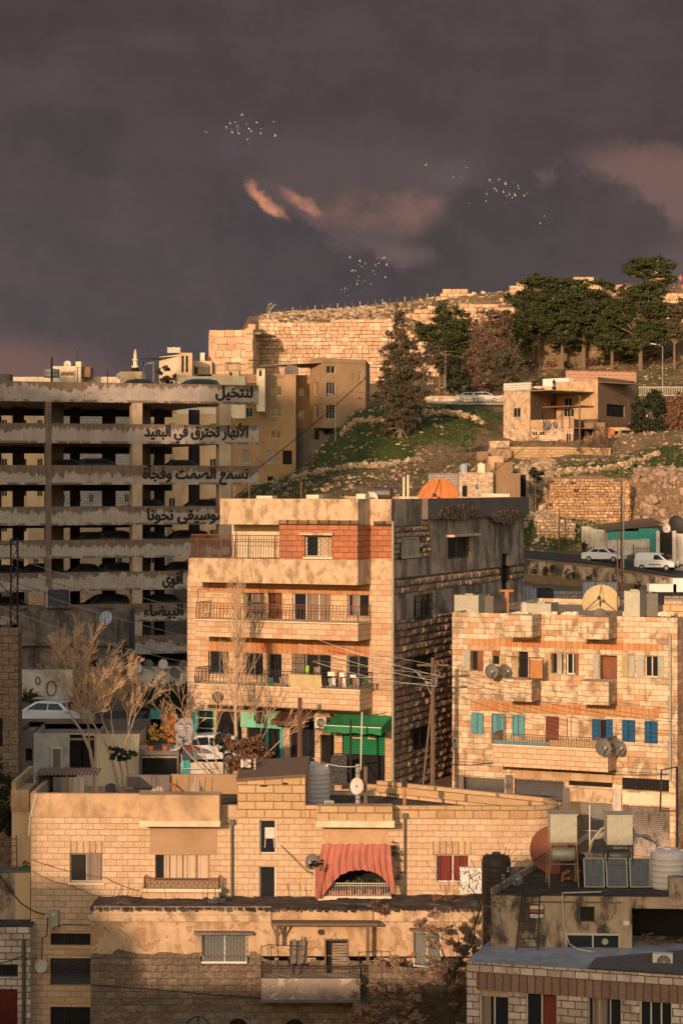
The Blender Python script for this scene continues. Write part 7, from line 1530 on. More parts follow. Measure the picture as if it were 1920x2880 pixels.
t=thing('gate','tall dark gate with brown lower sheet between white pillars','gate',P(1871,1586,226.9)); MB().box(-.7,.7,0,.06,0,1.).build('lower_sheet',Mt['rustiron'],t); MB().box(-.68,.68,.1,.14,1.,3.3).build('back_sheet',Mt['black'],t); m=MB(); bars(m,-.68,.68,1.,3.3,.03,10,.025,3); m.build('bars',Mt['iron'],t)
lowwall('wall','pale wall right of the gate pillars at the right edge',[(1898,1500,226.9),(1990,1506,226.9)],'dirtywhite')
dish('white satellite dish on the turquoise workshop roof',P(1873,1492,228.6),.42,0,10,'dishpale',.1,arm=False); dish('big dark satellite dish at the right edge above the workshop',P(1901,1488,231),.85,0,15,'iron',.3,arm=False)
car('white sedan parked on the far road beside the pole',gz(1697,218.5,.05)+Vector((0,0,0)),R(-28),'sedan'); car('white panel van with a dark bumper parked near the gates',gz(1846,218.,.05),R(-30),'van',name='panel_van',cat='van')
lowwall('planter','long concrete planter with red marks at the right edge of the road',[(1893,1592,221),(1990,1604,219)],'dirtywhite',.8,'planter')
def pole(label,px,pyb,pyt,Y,r=.1,mt='poleiron',arms=()):
    b=P(px,pyb,Y); h=(pyb-pyt)/FP*Y; t=thing('utility_pole',label,'utility pole',b); MB().tube([(0,0,-.5),(0,0,h)],[r,r*.75],6).build('pole',Mt[mt],t)
    for (z_,x0,x1) in arms: MB().box(x0,x1,-.05,.05,h-z_-.05,h-z_+.05).build('crossarm',Mt['wood'],t)
    return t
pole('dark wooden utility pole above the low white kerb wall',1571,1585,1433,227.,.11,'wood')
t=pole('tall dark utility pole behind the white sedan',1746,1612,1355,214.5,.12,'wood'); MB().tube([(.22,0,-.3),(.22,0,7.6)],.07,5).build('second_pole',Mt['alu'],t); MB().tube([(.1,0,6.5),(-.7,0,7.2),(-1.4,0,7.45)],.035,4).build('lamp_arm',Mt['alu'],t)
pole('wooden pole in front of the hillside house',1629,1265,1112,274,.12,'wood'); pole('thin dark pole standing on the dark lower slope',960,1400,1315,243,.06,'iron'); pole('thin pole beside the tall shaggy tree on the hill road',1252,1130,985,320,.1,'wood')
# hill road walls, railings, cars
lowwall('wall','pale stone wall along the hill road left of the hillside house',jag(1195,1418,1116,1112,317,317,10,1),'limestone2',.4)
t=thing('railing','white metal railing along the hill road left of the house','railing',P(1200,1136,308)); m=MB(); L_=215/FP*308; bars(m,0,L_,0,1.1,0,48,.035,2); m.build('bars',Mt['dishpale'],t)
t=thing('railing','white metal railing along the hill road right of the house','railing',P(1793,1112,308)); m=MB(); bars(m,0,9,0,1.2,0,36,.04,2); m.build('bars',Mt['dishpale'],t)
car('grey car on the hill road behind the railing, left of two',gz(1322,311,.1),0,'sedan','alu'); car('grey car on the hill road behind the railing, right of two',gz(1362,311,.1),0,'hatch','alu')
# low shacks between the slopes
block('shack','small grey block shack left of the white shack behind the orange dish','shack',1205,1292,1332,236,'block',4,zb=18.,wins=[(1240,1350,1252,1368,'dark')])
block('shack','bright white stone shack behind the orange dish','shack',1291,1386,1329,232,'limestone2',4,zb=18.,wins=[(1299,1366,1313,1398,'dark'),(1336,1362,1346,1378)])
block('shack','brown side block to the right of the white shack','shack',1387,1462,1331,233,'brown_and_shade',4,zb=18.,wins=[])
block('shack','low pale parapet with rubble in front of the shacks','shack',1352,1432,1389,222,'cream',4,zb=17.); block('wall','dark retaining block with a black cellar opening by the shacks','wall',1461,1500,1320,238,'mould',3,zb=18.,wins=[(1463,1335,1478,1400,'dark')])
roundtank('pale blue cylindrical water tank on the grey shack roof',P(1304,1330,234),.38,1.0,'corrblue',3); cistern('pale double box with round vents on the white shack roof',P(1352,1329,234),.75,.6,.95,'cream'); cistern('small box tank right of the vented box on the white shack roof',P(1371,1329,234),.55,.6,.9,'brown_and_shade')
for i,(a,b_,y_) in enumerate(((1340,1372,1270),(1372,1415,1283),(1395,1440,1300))):
    block('shack',['small rusty shack on the slope left of the garden wall','low brown shack on the slope under the garden wall','lowest small shack on the slope under the garden wall'][i],'shack',a,b_,y_,266-9*i,'brown_and_shade' if i!=1 else 'plaster',3)
f,r=block('shed','brown rendered side room low at the right of the hillside house','shed',1642,1700,1188,281,'brown_and_shade',3,wins=[(1652,1205,1664,1225,'dark')])
f,r=block('shed','open fronted lean to with an orange cloth, far right of the hillside house','shed',1702,1792,1202,284,'plaster',3,wins=[(1712,1212,1738,1246,'dark'),(1745,1210,1782,1246,'dark')])
o=MB().grid(lambda s,k:(1.3*s,-.05*math.sin(s*9),-1.5*k),10,4).build('orange_cloth',Mt['rustorange']); o.location=P(1700,1206,282.6); tag(o,'orange cloth hanging between the two sheds right of the hillside house','cloth')
block('shed','small grey parapet room on the left part of the hillside house roof','shed',1500,1552,1086,290,'sand',3,wins=[(1520,1090,1530,1098,'dark')])
block('wall','stone walled yard block left of the hillside house foot','wall',1376,1432,1240,275,'limestone2',3)
# ================= citadel =================
def islmat(name,c1,c2,c3):
    def fn(t,b):
        g=t.n('ShaderNodeNewGeometry').outputs['Random Per Island']; o=obc(t); c=t.mix(g,c1,c2); c=t.mix(t.ss(t.n('ShaderNodeTexWhiteNoise',{'W':g},noise_dimensions='1D').outputs[0],.75,.9),c,c3)
        c=t.mix(t.m('MULTIPLY',t.ss(t.noise(o,.35,7.,.7),.5,.7),.5),c,(.34,.19,.10)); c=t.mix(t.m('MULTIPLY',t.ss(t.noise(o,2.5,6.,.7),.55,.8),.6),c,(.12,.08,.05)); t.set(b.inputs['Normal'],t.bump(t.noise(o,2.2,7.,.7),1.,.10)); return c
    return mat(name,fn,.95,.1)
Mt['ashlar']=islmat('ancient_limestone_blocks',(.62,.42,.28),(.50,.32,.20),(.70,.52,.37)); Mt['rock']=islmat('loose_hill_rocks',(.46,.33,.22),(.32,.22,.14),(.56,.43,.31))
def blockwall(m,f,u0,u1,ztop,zbot,rh_=.75,wmin=.8,wmax=1.7,jit=.14,seed=1,dep=1.4,batter=.0,miss=.02):
    r=random.Random(seed); z=zbot; row=0
    while z<max(ztop(u0),ztop((u0+u1)/2),ztop(u1))+1.5:
        h=rh_*r.uniform(.8,1.25); u=u0-r.uniform(0,.6); off=batter*(z-zbot)
        while u<u1:
            w_=r.uniform(wmin,wmax); a=max(u,u0)+.0; b=min(u+w_,u1)
            if b-a>.15 and z+h*.5<ztop((a+b)/2) and r.random()>miss:
                j=r.uniform(-jit,jit); g=.03; k=len(m.v); e=lambda:r.uniform(-.035,.035)
                y0=j+off; m.add([(a+g+e(),y0+e(),z+g+e()),(b-g+e(),y0+e(),z+g+e()),(b-g+e(),y0+e(),z+h-g+e()),(a+g+e(),y0+e(),z+h-g+e()),(a+g,dep,z+g),(b-g,dep,z+g),(b-g,dep,z+h-g),(a+g,dep,z+h-g)],[(0,1,2,3),(0,4,5,1),(1,5,6,2),(2,6,7,3),(3,7,4,0)])
            u+=w_
        z+=h; row+=1
fc=between(727,347,1235,347,CZ+14.); 
prof=[(727,893),(740,895),(775,893),(782,904),(805,910),(835,909),(880,903),(925,903),(1000,896),(1060,895),(1100,900),(1120,915),(1150,925),(1165,950),(1195,965),(1215,1000),(1235,1030)]
def ptop(f,prof):
    pts=[(f.u(p),f.z(p,y_)) for p,y_ in prof]
    def fn(u):
        for a,b in zip(pts[:-1],pts[1:]):
            if u<=b[0]: return a[1]+(b[1]-a[1])*max(0,(u-a[0]))/(b[0]-a[0])
        return pts[-1][1]
    return fn
t=fc.root('citadel_wall','long sunlit ancient ashlar wall on top of the hill','wall'); m=MB(); blockwall(m,fc,0,fc.u(1235),ptop(fc,prof),0,.62,.6,1.35,.17,3,miss=.0); m.build('block_courses',Mt['ashlar'],t)
fw=between(590,339,711,337,CZ+14.); ft2=ptop(fw,[(590,930),(655,927),(685,923),(711,922)])
t=fw.root('citadel_tower','square sunlit bastion of large blocks at the left end of the citadel wall','tower'); m=MB(); blockwall(m,fw,-.25,fw.u(711),ft2,0,1.0,1.0,2.0,.06,5,1.5,.04,0); m.build('front_courses',Mt['ashlar'],t)
fz=between(711,337,729,346.5,CZ+14.); m=MB(); blockwall(m,fz,0,fz.u(728),ptop(fz,[(711,922),(728,915)]),0,1.0,1.,2.,.06,7,1.2,0,0); o=m.build('side_courses',Mt['ashlar'],t); o.matrix_local=fm(fw).inverted()@fm(fz)
fx=between(588,352,590,339,CZ+14.); m=MB(); L_=13.; blockwall(m,fx,0,L_,lambda u:fw.z(600,930),0,1.0,1.,2.,.06,8,1.2,0,0); o=m.build('left_courses',Mt['ashlar'],t); o.matrix_local=fm(fw).inverted()@fm(fx)
MB().box(.2,fc.u(1110),.9,1.3,0,fc.z(1100,925)).build('core',Mt['rubble'],bpy.data.objects['citadel_wall']); MB().box(0,fw.u(711)+1,.8,9,fw.z(650,935)-.3,fw.z(650,932)-.2).build('top_fill',Mt['roofdirt'],t)
Mt['orangerock']=islmat('orange_wall_stones',(.50,.31,.17),(.36,.21,.12),(.58,.40,.25))
for lab,pts_,Y_,sd_,mt_ in (('long orange rubble retaining wall on the hillside',[(1542,1349),(1600,1347),(1680,1350),(1768,1352)],239.2,51,'orangerock'),('grey rubble retaining wall above the road',[(1508,1466),(1560,1463),(1618,1466)],229.4,52,'rock')):
    f=between(pts_[0][0],Y_,pts_[-1][0],Y_,CZ-9.); t=f.root('retaining_wall',lab,'wall'); m=MB(); blockwall(m,f,0,f.u(pts_[-1][0]),ptop(f,pts_),0,.30,.22,.62,.09,sd_,.7,.0,.01); m.build('rubble_stones',Mt[mt_],t); MB().box(.05,f.u(pts_[-1][0])-.05,.25,.8,0,f.z(pts_[0][0],pts_[0][1]+4)).build('core',Mt['rubble'],t)
f=between(1768,239.2,1800,246,CZ-9.); t=f.root('retaining_wall','shaded return end of the orange rubble retaining wall','wall'); m=MB(); blockwall(m,f,0,f.u(1800),ptop(f,[(1768,1352),(1785,1400),(1800,1450)]),0,.3,.22,.62,.12,53,.7,0,.02); m.build('rubble_stones',Mt['orangerock'],t)
def ruin(label,pts,Y,zoff,seed,rh_=.7,dep=1.5):
    f=between(pts[0][0],Y,pts[-1][0],Y,min(gz(p[0],Y).z for p in pts)-1.); t=f.root('ruined_wall',label,'ruin'); m=MB(); blockwall(m,f,0,f.u(pts[-1][0]),ptop(f,pts),0,rh_,.7,1.6,.25,seed,dep,0,.04); m.build('courses',Mt['ashlar'],t)
ruin('stepped ruin of pale blocks on the ridge above the leftmost pine',[(1226,832),(1236,832),(1238,826),(1252,826),(1254,818),(1312,816),(1316,828),(1332,830)],384,0,11)
ruin('low line of ruin blocks on the ridge between the stepped ruins',[(1332,842),(1350,838),(1400,840),(1418,846)],383,0,12); ruin('stepped ruin climbing to the left edge of the big pine group',[(1418,832),(1436,814),(1440,806),(1462,792),(1468,784),(1496,780)],384,0,13)
ruin('squared ruin fragment on the ridge behind the big pines',[(1604,792),(1612,780),(1660,784),(1690,790)],384,0,14); ruin('low ruin wall on the ridge left of the umbrella pine',[(1722,806),(1744,800),(1760,804)],383,0,15); ruin('ruin wall on the ridge at the right edge of the photo',[(1872,800),(1900,796),(1990,796)],382,0,16)
ruin('grey retaining ruin showing between the pines',[(1440,925),(1460,918),(1520,915),(1580,905),(1660,905)],358,0,17,.6); ruin('broken ruin wall behind the leftmost pine trunk',[(1140,955),(1200,945),(1310,950)],356,0,18,.7)
ruin('low dry stone terrace line high on the slope right of the citadel wall',[(1110,930),(1160,915),(1225,880)],368,0,19,.6)
ruin('sunlit masonry running up the slope right of the citadel wall',[(1095,912),(1130,892),(1180,872),(1232,860)],366,0,41,.6); ruin('line of pale masonry high on the slope above the reddish thicket',[(1285,862),(1340,856),(1400,860),(1445,868)],372,0,42,.6); ruin('pale masonry block high at the right edge of the photo',[(1862,832),(1900,826),(1990,828)],372,0,43,.7)
ruin('broken masonry behind the trunk of the leftmost pine',[(1195,900),(1230,905),(1300,912),(1330,925)],362,0,44,.6)
# ridge fence
t=thing('ridge_fence','thin post and wire fence running along the ridge above the citadel wall','fence',gz(760,381)); b0=t.location.copy(); prev=None; m=MB()
for k in range(24):
    p=gz(760+21*k,386)-b0; MB().tube([tuple(p+Vector((0,0,-.3))),tuple(p+Vector((0,0,1.0)))],.06,4).build('post',Mt['dishgrey' if k%3 else 'dishpale'],t)
    if prev is not None: m.tube([prev+Vector((0,0,.9)),p+Vector((0,0,.9))],.02,3)
    prev=p
m.build('wire',Mt['iron'],t)
stones('hillside_rocks','pale loose rocks scattered over the hillside and slopes',4200,[(600,1200,228,262),(650,1250,255,300),(1200,1540,226,262),(1540,1920,243,300),(1100,1920,320,350),(1500,1920,228,240)],.12,.42,21,'rock')
stones('rock_outcrop','dark broken rock outcrop to the right of the orange retaining wall',420,[(1785,1960,238,249)],.25,.9,25,'rustblk',.9)
stones('rubble_slope','heaped pale rubble on the slope between the shacks and the retaining wall',700,[(1470,1560,230,262),(1400,1560,238,262)],.2,.7,26,'rock',.8)
stones('ridge_rocks','pale tumbled blocks covering the slope above the citadel wall',3200,[(735,1130,349,384),(1100,1920,352,386)],.16,.62,22,'rock',.7)
def terrace(label,pts,seed):
    m=MB(); r=random.Random(seed); c0=gz(*pts[0]); 
    for (a,Ya),(b,Yb) in zip(pts[:-1],pts[1:]):
        n=int(abs(b-a)/3.5)+2
        for k in range(n*2):
            f_=r.random(); p=gz(a+(b-a)*f_,Ya+(Yb-Ya)*f_+r.uniform(-.5,.5))-c0; s_=r.uniform(.25,.6); m.obox((p.x,p.y,p.z+r.uniform(0,.5)),(s_,s_,s_*.7),(r.random(),r.random(),r.random()*3))
    o=m.build('terrace_wall',Mt['rock']); o.location=c0; tag(o,label,'wall')
terrace('tumbled dry stone terrace wall crossing the green slope',[(960,285),(1060,286),(1120,287),(1180,288)],31); terrace('lower tumbled dry stone terrace wall above the dark slope',[(820,262),(900,263),(1000,264),(1100,266),(1180,270)],32); terrace('dry stone terrace wall left of the hillside house',[(1190,292),(1280,294),(1360,292)],33); terrace('dry stone terrace wall on the right hand slope',[(1560,246),(1700,250),(1850,258)],34)
# ================= left middle zone =================
block('stone_building','rock faced stone building at the left edge in front of the garage','stone building',-90,51,1771,97,'leftstone',1.3,zb=.6,wins=[(-10,2020,8,2100,'dark')],mtname='rock_faced_wall')
block('wall','big grey concrete wall in front of the left of the garage','concrete wall',51,363,1718,141,'wallgrey',4,zb=2.,wins=[(250,1858,285,1908,'dark')])
MB_=block
block('wall','lower white stained garden wall behind the left white car','wall',50,205,1885,133,'dirtywhite',.5,zb=2.)
block('house','dark roofed low house behind the bare trees','house',205,345,1890,134,'brown_and_shade',4,zb=2.,wins=[(222,1850+60,250,1960,'dark')])
block('wall','pale terrace wall under the lowest garage decks behind the hedge','wall',362,530,1880,140,'dirtywhite',1.5,zb=2.)
lowwall('wall','stepped grey base wall beneath the big concrete wall',[(51,1716,139.5),(360,1726,139.5)],'grey',.3,dz=-.5) if 0 else None
m=MB().box(0,(363-51)/FP*140.6,0,.35,0,.22); o=m.build('ledge',Mt['wallgrey']); o.location=P(51,1816,140.5); tag(o,'projecting ledge running along the middle of the big concrete wall','ledge')
t=thing('container','dark grey steel container standing on legs above the concrete wall','container',P(165,1708,144)); MB().box(-.65,.65,-.5,.5,.1,1.18).build('body',Mt['rolldark'],t); m=MB()
for sx in (-.6,0,.6): m.tube([(sx,-.45,-.4),(sx,-.45,.1)],.04,4)
m.build('leg_frame',Mt['iron'],t)
dish('white satellite dish above the concrete wall, in front of the garage',P(298,1754,138),.42,-14,15,'corrblue',.25); dish('large black satellite dish behind the top of the left bare tree',P(182,1764,142),.75,10,20,'black',.1,arm=False)
for i,(a,b_) in enumerate(((418,1862),(459,1862),(490,1884),(515,1864),(388,1872))):
    dish('satellite dish on the terrace wall below the garage, '+['second from the left','third from the left','lowest and darkest','rightmost','leftmost'][i],P(a,b_+14,139.4),.30,[20,0,10,-25,30][i],15,['dishgrey','dishpale','dishgrey','dishgrey','dishpale'][i],.1,arm=False)
# ring marks on the white garden wall
for px_,py_,rx,rz in ((107,1914,.14,.24),(145,1936,.29,.46)):
    m=MB(); p=P(px_,py_,132.9); m.tube([(rx*math.cos(a),0,rz*math.sin(a)) for a in [2*math.pi*k/24 for k in range(25)]],.035,4); o=m.build('ring_graffiti',Mt['black']); o.location=p; tag(o,('small' if rx<.2 else 'large')+' black ring on the white garden wall behind the car','ring')
# lattice mast
t=thing('lattice_mast','black lattice power mast at the left with cable arms','mast',P(41,1790,123)); h_=(1790-1514)/FP*123
for sx in (-1,1): MB().box(sx*.19-.05,sx*.19+.05,-.05,.05,-4,h_).build('leg',Mt['black'],t)
m=MB(); n_=9
for k in range(n_): z0,z1=h_*k/n_,h_*(k+1)/n_; m.tube([(-.18,0,z0),(.18,0,z1)] if k%2 else [(.18,0,z0),(-.18,0,z1)],.03,4)
m.build('bracing',Mt['black'],t)
for pp in ([(-1.1,0,h_-.35),(.2,0,h_-.35)],[(-1.1,0,h_-2.3),(-.25,0,h_-2.5)],[(-1.,0,h_-2.4),(-.2,0,h_-3.3)],[(.18,0,h_-.2),(.55,0,h_-.2)]): MB().tube(pp,.032,4).build('cable_arm',Mt['black'],t)
# pale low house with doors, road platform, car
block('house','pale peeling low house under the white car with a white framed door','house',95,268,2062,104,'dirtywhite',4,zb=8.7,wins=[(196,2066,232,2178,'dark'),(232,2070,266,2178,'dark')])
block('house','pale yellowish low house between the bare tree trunks','house',268,392,2064,104.2,'cream',4,zb=8.7,wins=[])
block('wall','dark low wall with a small window left of the pale house','wall',51,94,2056,104,'grey',4,zb=8.7,wins=[(73,2105,91,2140,'dark')])
m=MB().box(-5.5,4.2,0,9,-2.6,0); o=m.build('road_terrace',Mt['asphalt']); o.location=P(140,2052,108.2); o['kind']='structure'
m=MB().box(-3.6,6.2,0,.25,-.2,.55); o=m.build('parapet',Mt['grey']); o.location=P(140,2053,108.0); tag(o,'low grey parapet under the white car on the left','wall')
t=thing('door_frame','white framed arched door with a dusty pane on the pale house','door',P(161,2173,103.9)); x_=.27; m=MB().box(-x_,-x_+.07,-.06,0,0,1.27).box(x_-.07,x_,-.06,0,0,1.27).box(-x_+.07,x_-.07,-.06,0,1.16,1.27).box(-x_+.07,x_-.07,-.06,0,0,.1); m.build('frame',Mt['whiteframe'],t); MB().box(-x_+.07,x_-.07,-.03,0,.1,1.16).build('pane',Mt['greycurtain'],t)
c_=P(135,2047,110.5); car('white saloon car parked on the left behind the bare tree',c_,R(163),'sedan')
c_=P(560,2168,107.); car('white hatchback half hidden behind the brown bush',(c_.x,c_.y,c_.z+.35),R(196),'hatch')
block('wall','dark planted bay with a flat top beneath the flower pots','planted bay',394,503,2112,103.6,'grey',3,zb=8.7,wins=[(400,2124,498,2185,'dark')])
block('wall','low white garden wall with a turquoise end in front of the hatchback','garden wall',508,645,2146,103.4,'dirtywhite',.4,zb=8.7)
o=MB().box(0,.42,-.02,0,0,.75).build('turquoise_panel',Mt['tealpaint']); o.location=P(510,2182,103.35); tag(o,'turquoise painted panel at the left end of the low garden wall','panel')
o=MB().box(0,.5,0,.1,0,1.25).build('turquoise_door',Mt['tealpaint']); o.location=P(424,2066,108); tag(o,'turquoise board left of the orange door','board')
t=thing('orange_door','bright orange double door panel standing beside the painted face','door',P(457,2088,107)); MB().box(0,.38,0,.08,0,1.42).build('leaf',Mt['rustorange'],t); MB().box(.385,.76,0,.08,0,1.42).build('leaf',Mt['rustorange'],t)
m=MB().box(.02,.74,-.03,-.001,.9,.96); m.build('crossbar',Mt['rustpipe'],t)
# generic painted grey face (stand-in)
t=thing('painted_face_board','large grey painted face cut out of board beside the orange door','board',P(519,2104,106)); s=106/FP
hp=[(-22,0),(-24,40),(-27,62),(-22,82),(-10,90),(12,90),(22,80),(25,60),(22,40),(18,15),(8,-2),(-8,-6)]
MB().prism([(x*s,z*s) for x,z in hp],-.04,.04).build('face_board',paint('grey_mural_paint',(.30,.29,.33),.8,.25,dn=.2),t)
m=MB()
for sx in (-9,11): m.tube([((sx-7)*s,-.05,66*s),(sx*s,-.055,71*s),((sx+7)*s,-.05,66*s)],.022,4); m.cyl((sx*s,-.06,58*s),(sx*s,-.045,58*s),.045,n=10)
m.tube([(3*s,-.05,60*s),(6*s,-.05,34*s),(0*s,-.05,31*s)],.02,4); m.tube([(-8*s,-.05,20*s),(0,-.05,17*s),(9*s,-.05,21*s)],.025,4); m.tube([(-24*s,-.05,72*s),(-12*s,-.05,88*s),(12*s,-.05,89*s)],.05,4); m.build('painted_features',Mt['black'],t)
m=MB()
for sx in (-9,11): m.cyl((sx*s,-.055,58*s),(sx*s,-.042,58*s),.085,n=12)
m.build('eye_whites',Mt['whitepaint'],t)
o=MB().prism([(-.45,0),(.45,0),(.3,.14),(-.35,.22)],-.2,.2).build('red_tray',Mt['redcurtain']); o.location=P(537,2108,105); tag(o,'small red sloping object below the painted face','tray')
t=thing('planter','dark boat shaped planter behind the bare trees','planter',P(395,2112,104.5)); MB().prism([(-.42,0),(.42,0),(.58,.3),(-.55,.34)],-.2,.2).build('trough',Mt['grey'],t); leafcloud([(0,0,.42,.5,.2,.12)],120,.05,81).build('foliage',Mt['redtwig'],t)
for i,px_ in enumerate((425,466)):
    t=thing('potted_plant','terracotta pot with a '+('low' if i==0 else 'tall bushy')+' plant on the flat top of the planted bay','plant',P(px_,2113,104.2)); MB().lathe([(.001,0),(.13,0),(.19,.28),(.001,.26)],12).build('pot',Mt['terracotta'],t); leafcloud([(0,0,.4+.25*i,.2+.1*i,.2,.2+.25*i)],150,.06,84+i).build('foliage',Mt['darkgreen'],t)
# dark leaning mosaic slab, poles
o=MB().prism([(-.5,0),(.55,0),(.5,1.45),(-.2,1.45)],0,.08).build('speckled_slab',mat('speckled_dark_stone',lambda t,b:t.mix(t.ss(t.n('ShaderNodeTexVoronoi',{'Vector':obc(t),'Scale':16.}).outputs[0],.25,.15),(.03,.03,.032),(.35,.34,.32)),.6)); o.location=P(945,2208,103.2); tag(o,'dark speckled stone slab leaning in front of the shop doorway','slab')
pole('square brown post standing before the shops, left of the green awning',843,2215,1962,101.5,.15,'poleiron')
t=pole('dark iron post with a side bracket in front of the green awning',986,2215,2022,101.,.07,'iron'); MB().tube([(0,0,1.6),(-.75,0,1.6)],.04,4).tube([(-.65,0,1.55),(-.05,0,.7)],.035,4).build('bracket',Mt['iron'],t)
t=pole('weathered wooden power pole in the gap between the two apartment buildings',1216,2222,1850,102.,.13,'wood',((.35,-.75,.75),(.9,-.6,.6))); m=MB(); r12=random.Random(9)
for k in range(7): x=r12.uniform(-.9,.9); m.tube([(x,0,5.9+r12.uniform(-.6,.2)),(x*.5,0,5.2+r12.uniform(-.5,.3)),(0,0,4.8+r12.uniform(-.5,.5))],.018,4)
m.build('loose_cables',Mt['alu'],t); MB().bar((-.5,-.1,0),(-.05,-.05,4.3),.1).build('leaning_timber',Mt['wood'],t)
# ================= trees =================
bare('bare_tree','tall pale barked bare tree in front of the garage, left of two',P(270,2190,101.8),9.8,.11,5,.35,6,'bark','twig',1.1,1,-.10,.30,None,10,.72,27,.0085)
bare('bare_tree','shorter pale barked bare tree with several stems, right of two',P(345,2190,101.6),7.4,.07,14,.42,6,'bark','twig',1.1,3,0.,.29,None,8,.70,26,.0085)
poplar('poplar','tall slender bare poplar rising in front of the balconies',P(664,2200,103.2),10.4,23,.12,.006,1.25)
bare('bare_shrub','orange brown leafless shrub at the foot of the poplar',P(640,2180,102.6),5.4,.05,31,1.1,4,'bark','twig',.9,6,0.,.42,None,4,.66,26,.010)
t=thing('bush','dense brown leaved bush below the poplar','bush',P(690,2180,102.3)); MB().tube([(0,0,-.3),(.1,0,1.)],.07,5).build('stem',Mt['barkmid'],t)
leafcloud([(.0,0,1.0,1.0,.7,.95),(.7,0,.8,.8,.6,.75),(-.5,0,1.5,.6,.5,.6),(.4,0,1.6,.6,.5,.5)],4200,.07,35,asp=.6).build('foliage',Mt['brownleaf'],t)
t=thing('tree','small dark leaved tree left of the brown bush','tree',P(630,2185,102.9)); MB().tube([(0,0,-.3),(0,0,1.3)],.05,5).build('trunk',Mt['barkdark'],t); leafcloud([(-.1,0,1.75,.62,.5,.5),(.3,0,1.5,.5,.4,.35)],1500,.07,36,asp=.6).build('crown',Mt['darkgreen'],t)
t=thing('hedge','dark hedge of tall shrubs beside the left edge of the middle building','hedge',P(478,2020,128)); leafcloud([(-.6,0,.9,1.3,.6,1.3),(.8,0,1.0,1.2,.6,1.5),(-1.8,0,.4,.7,.6,.9)],4200,.10,37).build('foliage',Mt['darkgreen'],t)
t=thing('bush','dark green bush at the left edge below the rock faced building','bush',P(10,2330,94)); leafcloud([(-.2,0,1.1,.85,.7,1.4),(-.5,0,2.6,.7,.6,.9),(.2,0,.2,.6,.6,.8)],4500,.09,38).build('foliage',Mt['darkgreen'],t)
t=thing('palm','dark spiky palm like plant behind the white car at the left','plant',P(72,1985,131)); m=MB()
for k in range(34): a=rnd.uniform(-.4,3.5); L_=rnd.uniform(.7,1.2); m.tube([(0,0,.3),(L_*.6*math.cos(a),rnd.uniform(-.2,.2),.3+L_*.6*math.sin(a)),(L_*math.cos(a),0,.2+L_*.85*math.sin(a))],[.03,.05,.01],3)
m.build('fronds',Mt['darkgreen'],t)
t=thing('climbing_plant','dark leafy creeper at the foot of the right bare tree','plant',P(345,2150,101.)); leafcloud([(-.2,0,.5,.5,.3,.35),(.3,0,.4,.35,.3,.3)],500,.08,39,asp=.7).build('foliage',Mt['darkgreen'],t)
# yellow-orange flowering twigs near turquoise
t=thing('bush','small yellow orange twiggy bush beside the turquoise board','bush',P(440,2090,104.5)); leafcloud([(0,0,.5,.4,.3,.5)],450,.06,40,asp=.3).build('foliage',leafmat('yellow_orange_leaves',(.40,.20,.03),(.50,.32,.06)),t)
# front brown tree, bottom right of centre
t=bare('tree','leafy brown tree with dry seed clusters in front of the house corner at the bottom',P(1262,3010,80.5),11.,.14,47,.5,5,'barkdark',None,.75,1,0.,.31,None,3,.74,33,.009)
rr=random.Random(77); bl=[]
for (cx,cy,rx,ry,k) in ((1262,2640,60,55,3),(1190,2600,40,25,2),(1120,2700,60,35,3),(1330,2660,50,55,3),(1060,2790,95,40,5),(1180,2790,110,60,6),(1310,2800,90,70,6),(1000,2850,100,35,6),(1130,2870,120,50,8),(1290,2900,130,50,8),(1400,2830,50,70,3),(1235,2700,60,40,3),(950,2900,90,40,5),(1370,2740,45,40,2)):
    for _ in range(k*3): x=rr.gauss(cx,rx*.5); y=rr.gauss(cy,ry*.5); p=P(x,y,80.5+rr.uniform(-.8,.8)); s_=rr.uniform(.12,.26); bl.append((p.x-t.location.x,p.y-t.location.y,p.z-t.location.z,s_,s_,s_*.8))
leafcloud(bl,42000,.062,78,asp=.45).build('seed_clusters',Mt['seed'],t)
m=MB()
for b_ in bl:
    q_=Vector(b_[:3]); tr=Vector((rr.gauss(0,.12),0,min(q_.z-.3,rr.uniform(1.5,4.2)))); mid=(q_+tr)/2+Vector((0,0,.12)); m.tube([tr,mid,q_],[.02,.014,.008],4)
m.build('branches',Mt['barkdark'],t)
def ptree(name,label,px,Y,crown,n,size,leaf,trunk_py,bark='barkmid',r0=.28,seed=1,asp=.45,depth=.8,cat='tree',extra=None):
    if name=='pine': crown=[(a,(b if Y>370 else 762+(b-762)*1.22),c*1.14,d*1.22) for a,b,c,d in crown]; n=int(n*2.9); size*=.72
    elif name=='tree':
        n=int(n*1.9); size*=.85
        if 'shaggy' in label: crown=[(a,b,c*1.22,d*1.08) for a,b,c,d in crown]
    rs=random.Random(seed*7+1)
    if name in('pine','tree') and n>2500: crown=crown+[(cx+rx*1.05*math.cos(an),cy+ry*1.05*math.sin(an),rx*rs.uniform(.25,.45),ry*rs.uniform(.3,.5)) for (cx,cy,rx,ry) in crown for an in [rs.uniform(0,6.28) for _ in range(4)]]
    b=gz(px,Y); s_=Y/FP; bl=[((cx-px)*s_,dy*0+rnd.uniform(-.8,.8),(CZ-(cy-HZ)*s_)-b.z,rx*s_,rx*s_*depth,ry*s_) for (cx,cy,rx,ry) in crown for dy in (0,)]
    h=(CZ-(trunk_py-HZ)*s_)-b.z; return tree(name,label,b,max(.5,h),bl,n,size,leaf,bark,r0,None,seed,asp=asp,cat=cat)
ptree('pine','leftmost dark green pine on the ridge slope, near the citadel wall',1235,352,[(1258,868,38,30),(1280,905,48,34),(1215,910,45,26),(1245,945,55,26),(1225,975,40,18),(1300,950,28,24)],9000,.30,'pine',985,r0=.35,seed=1)
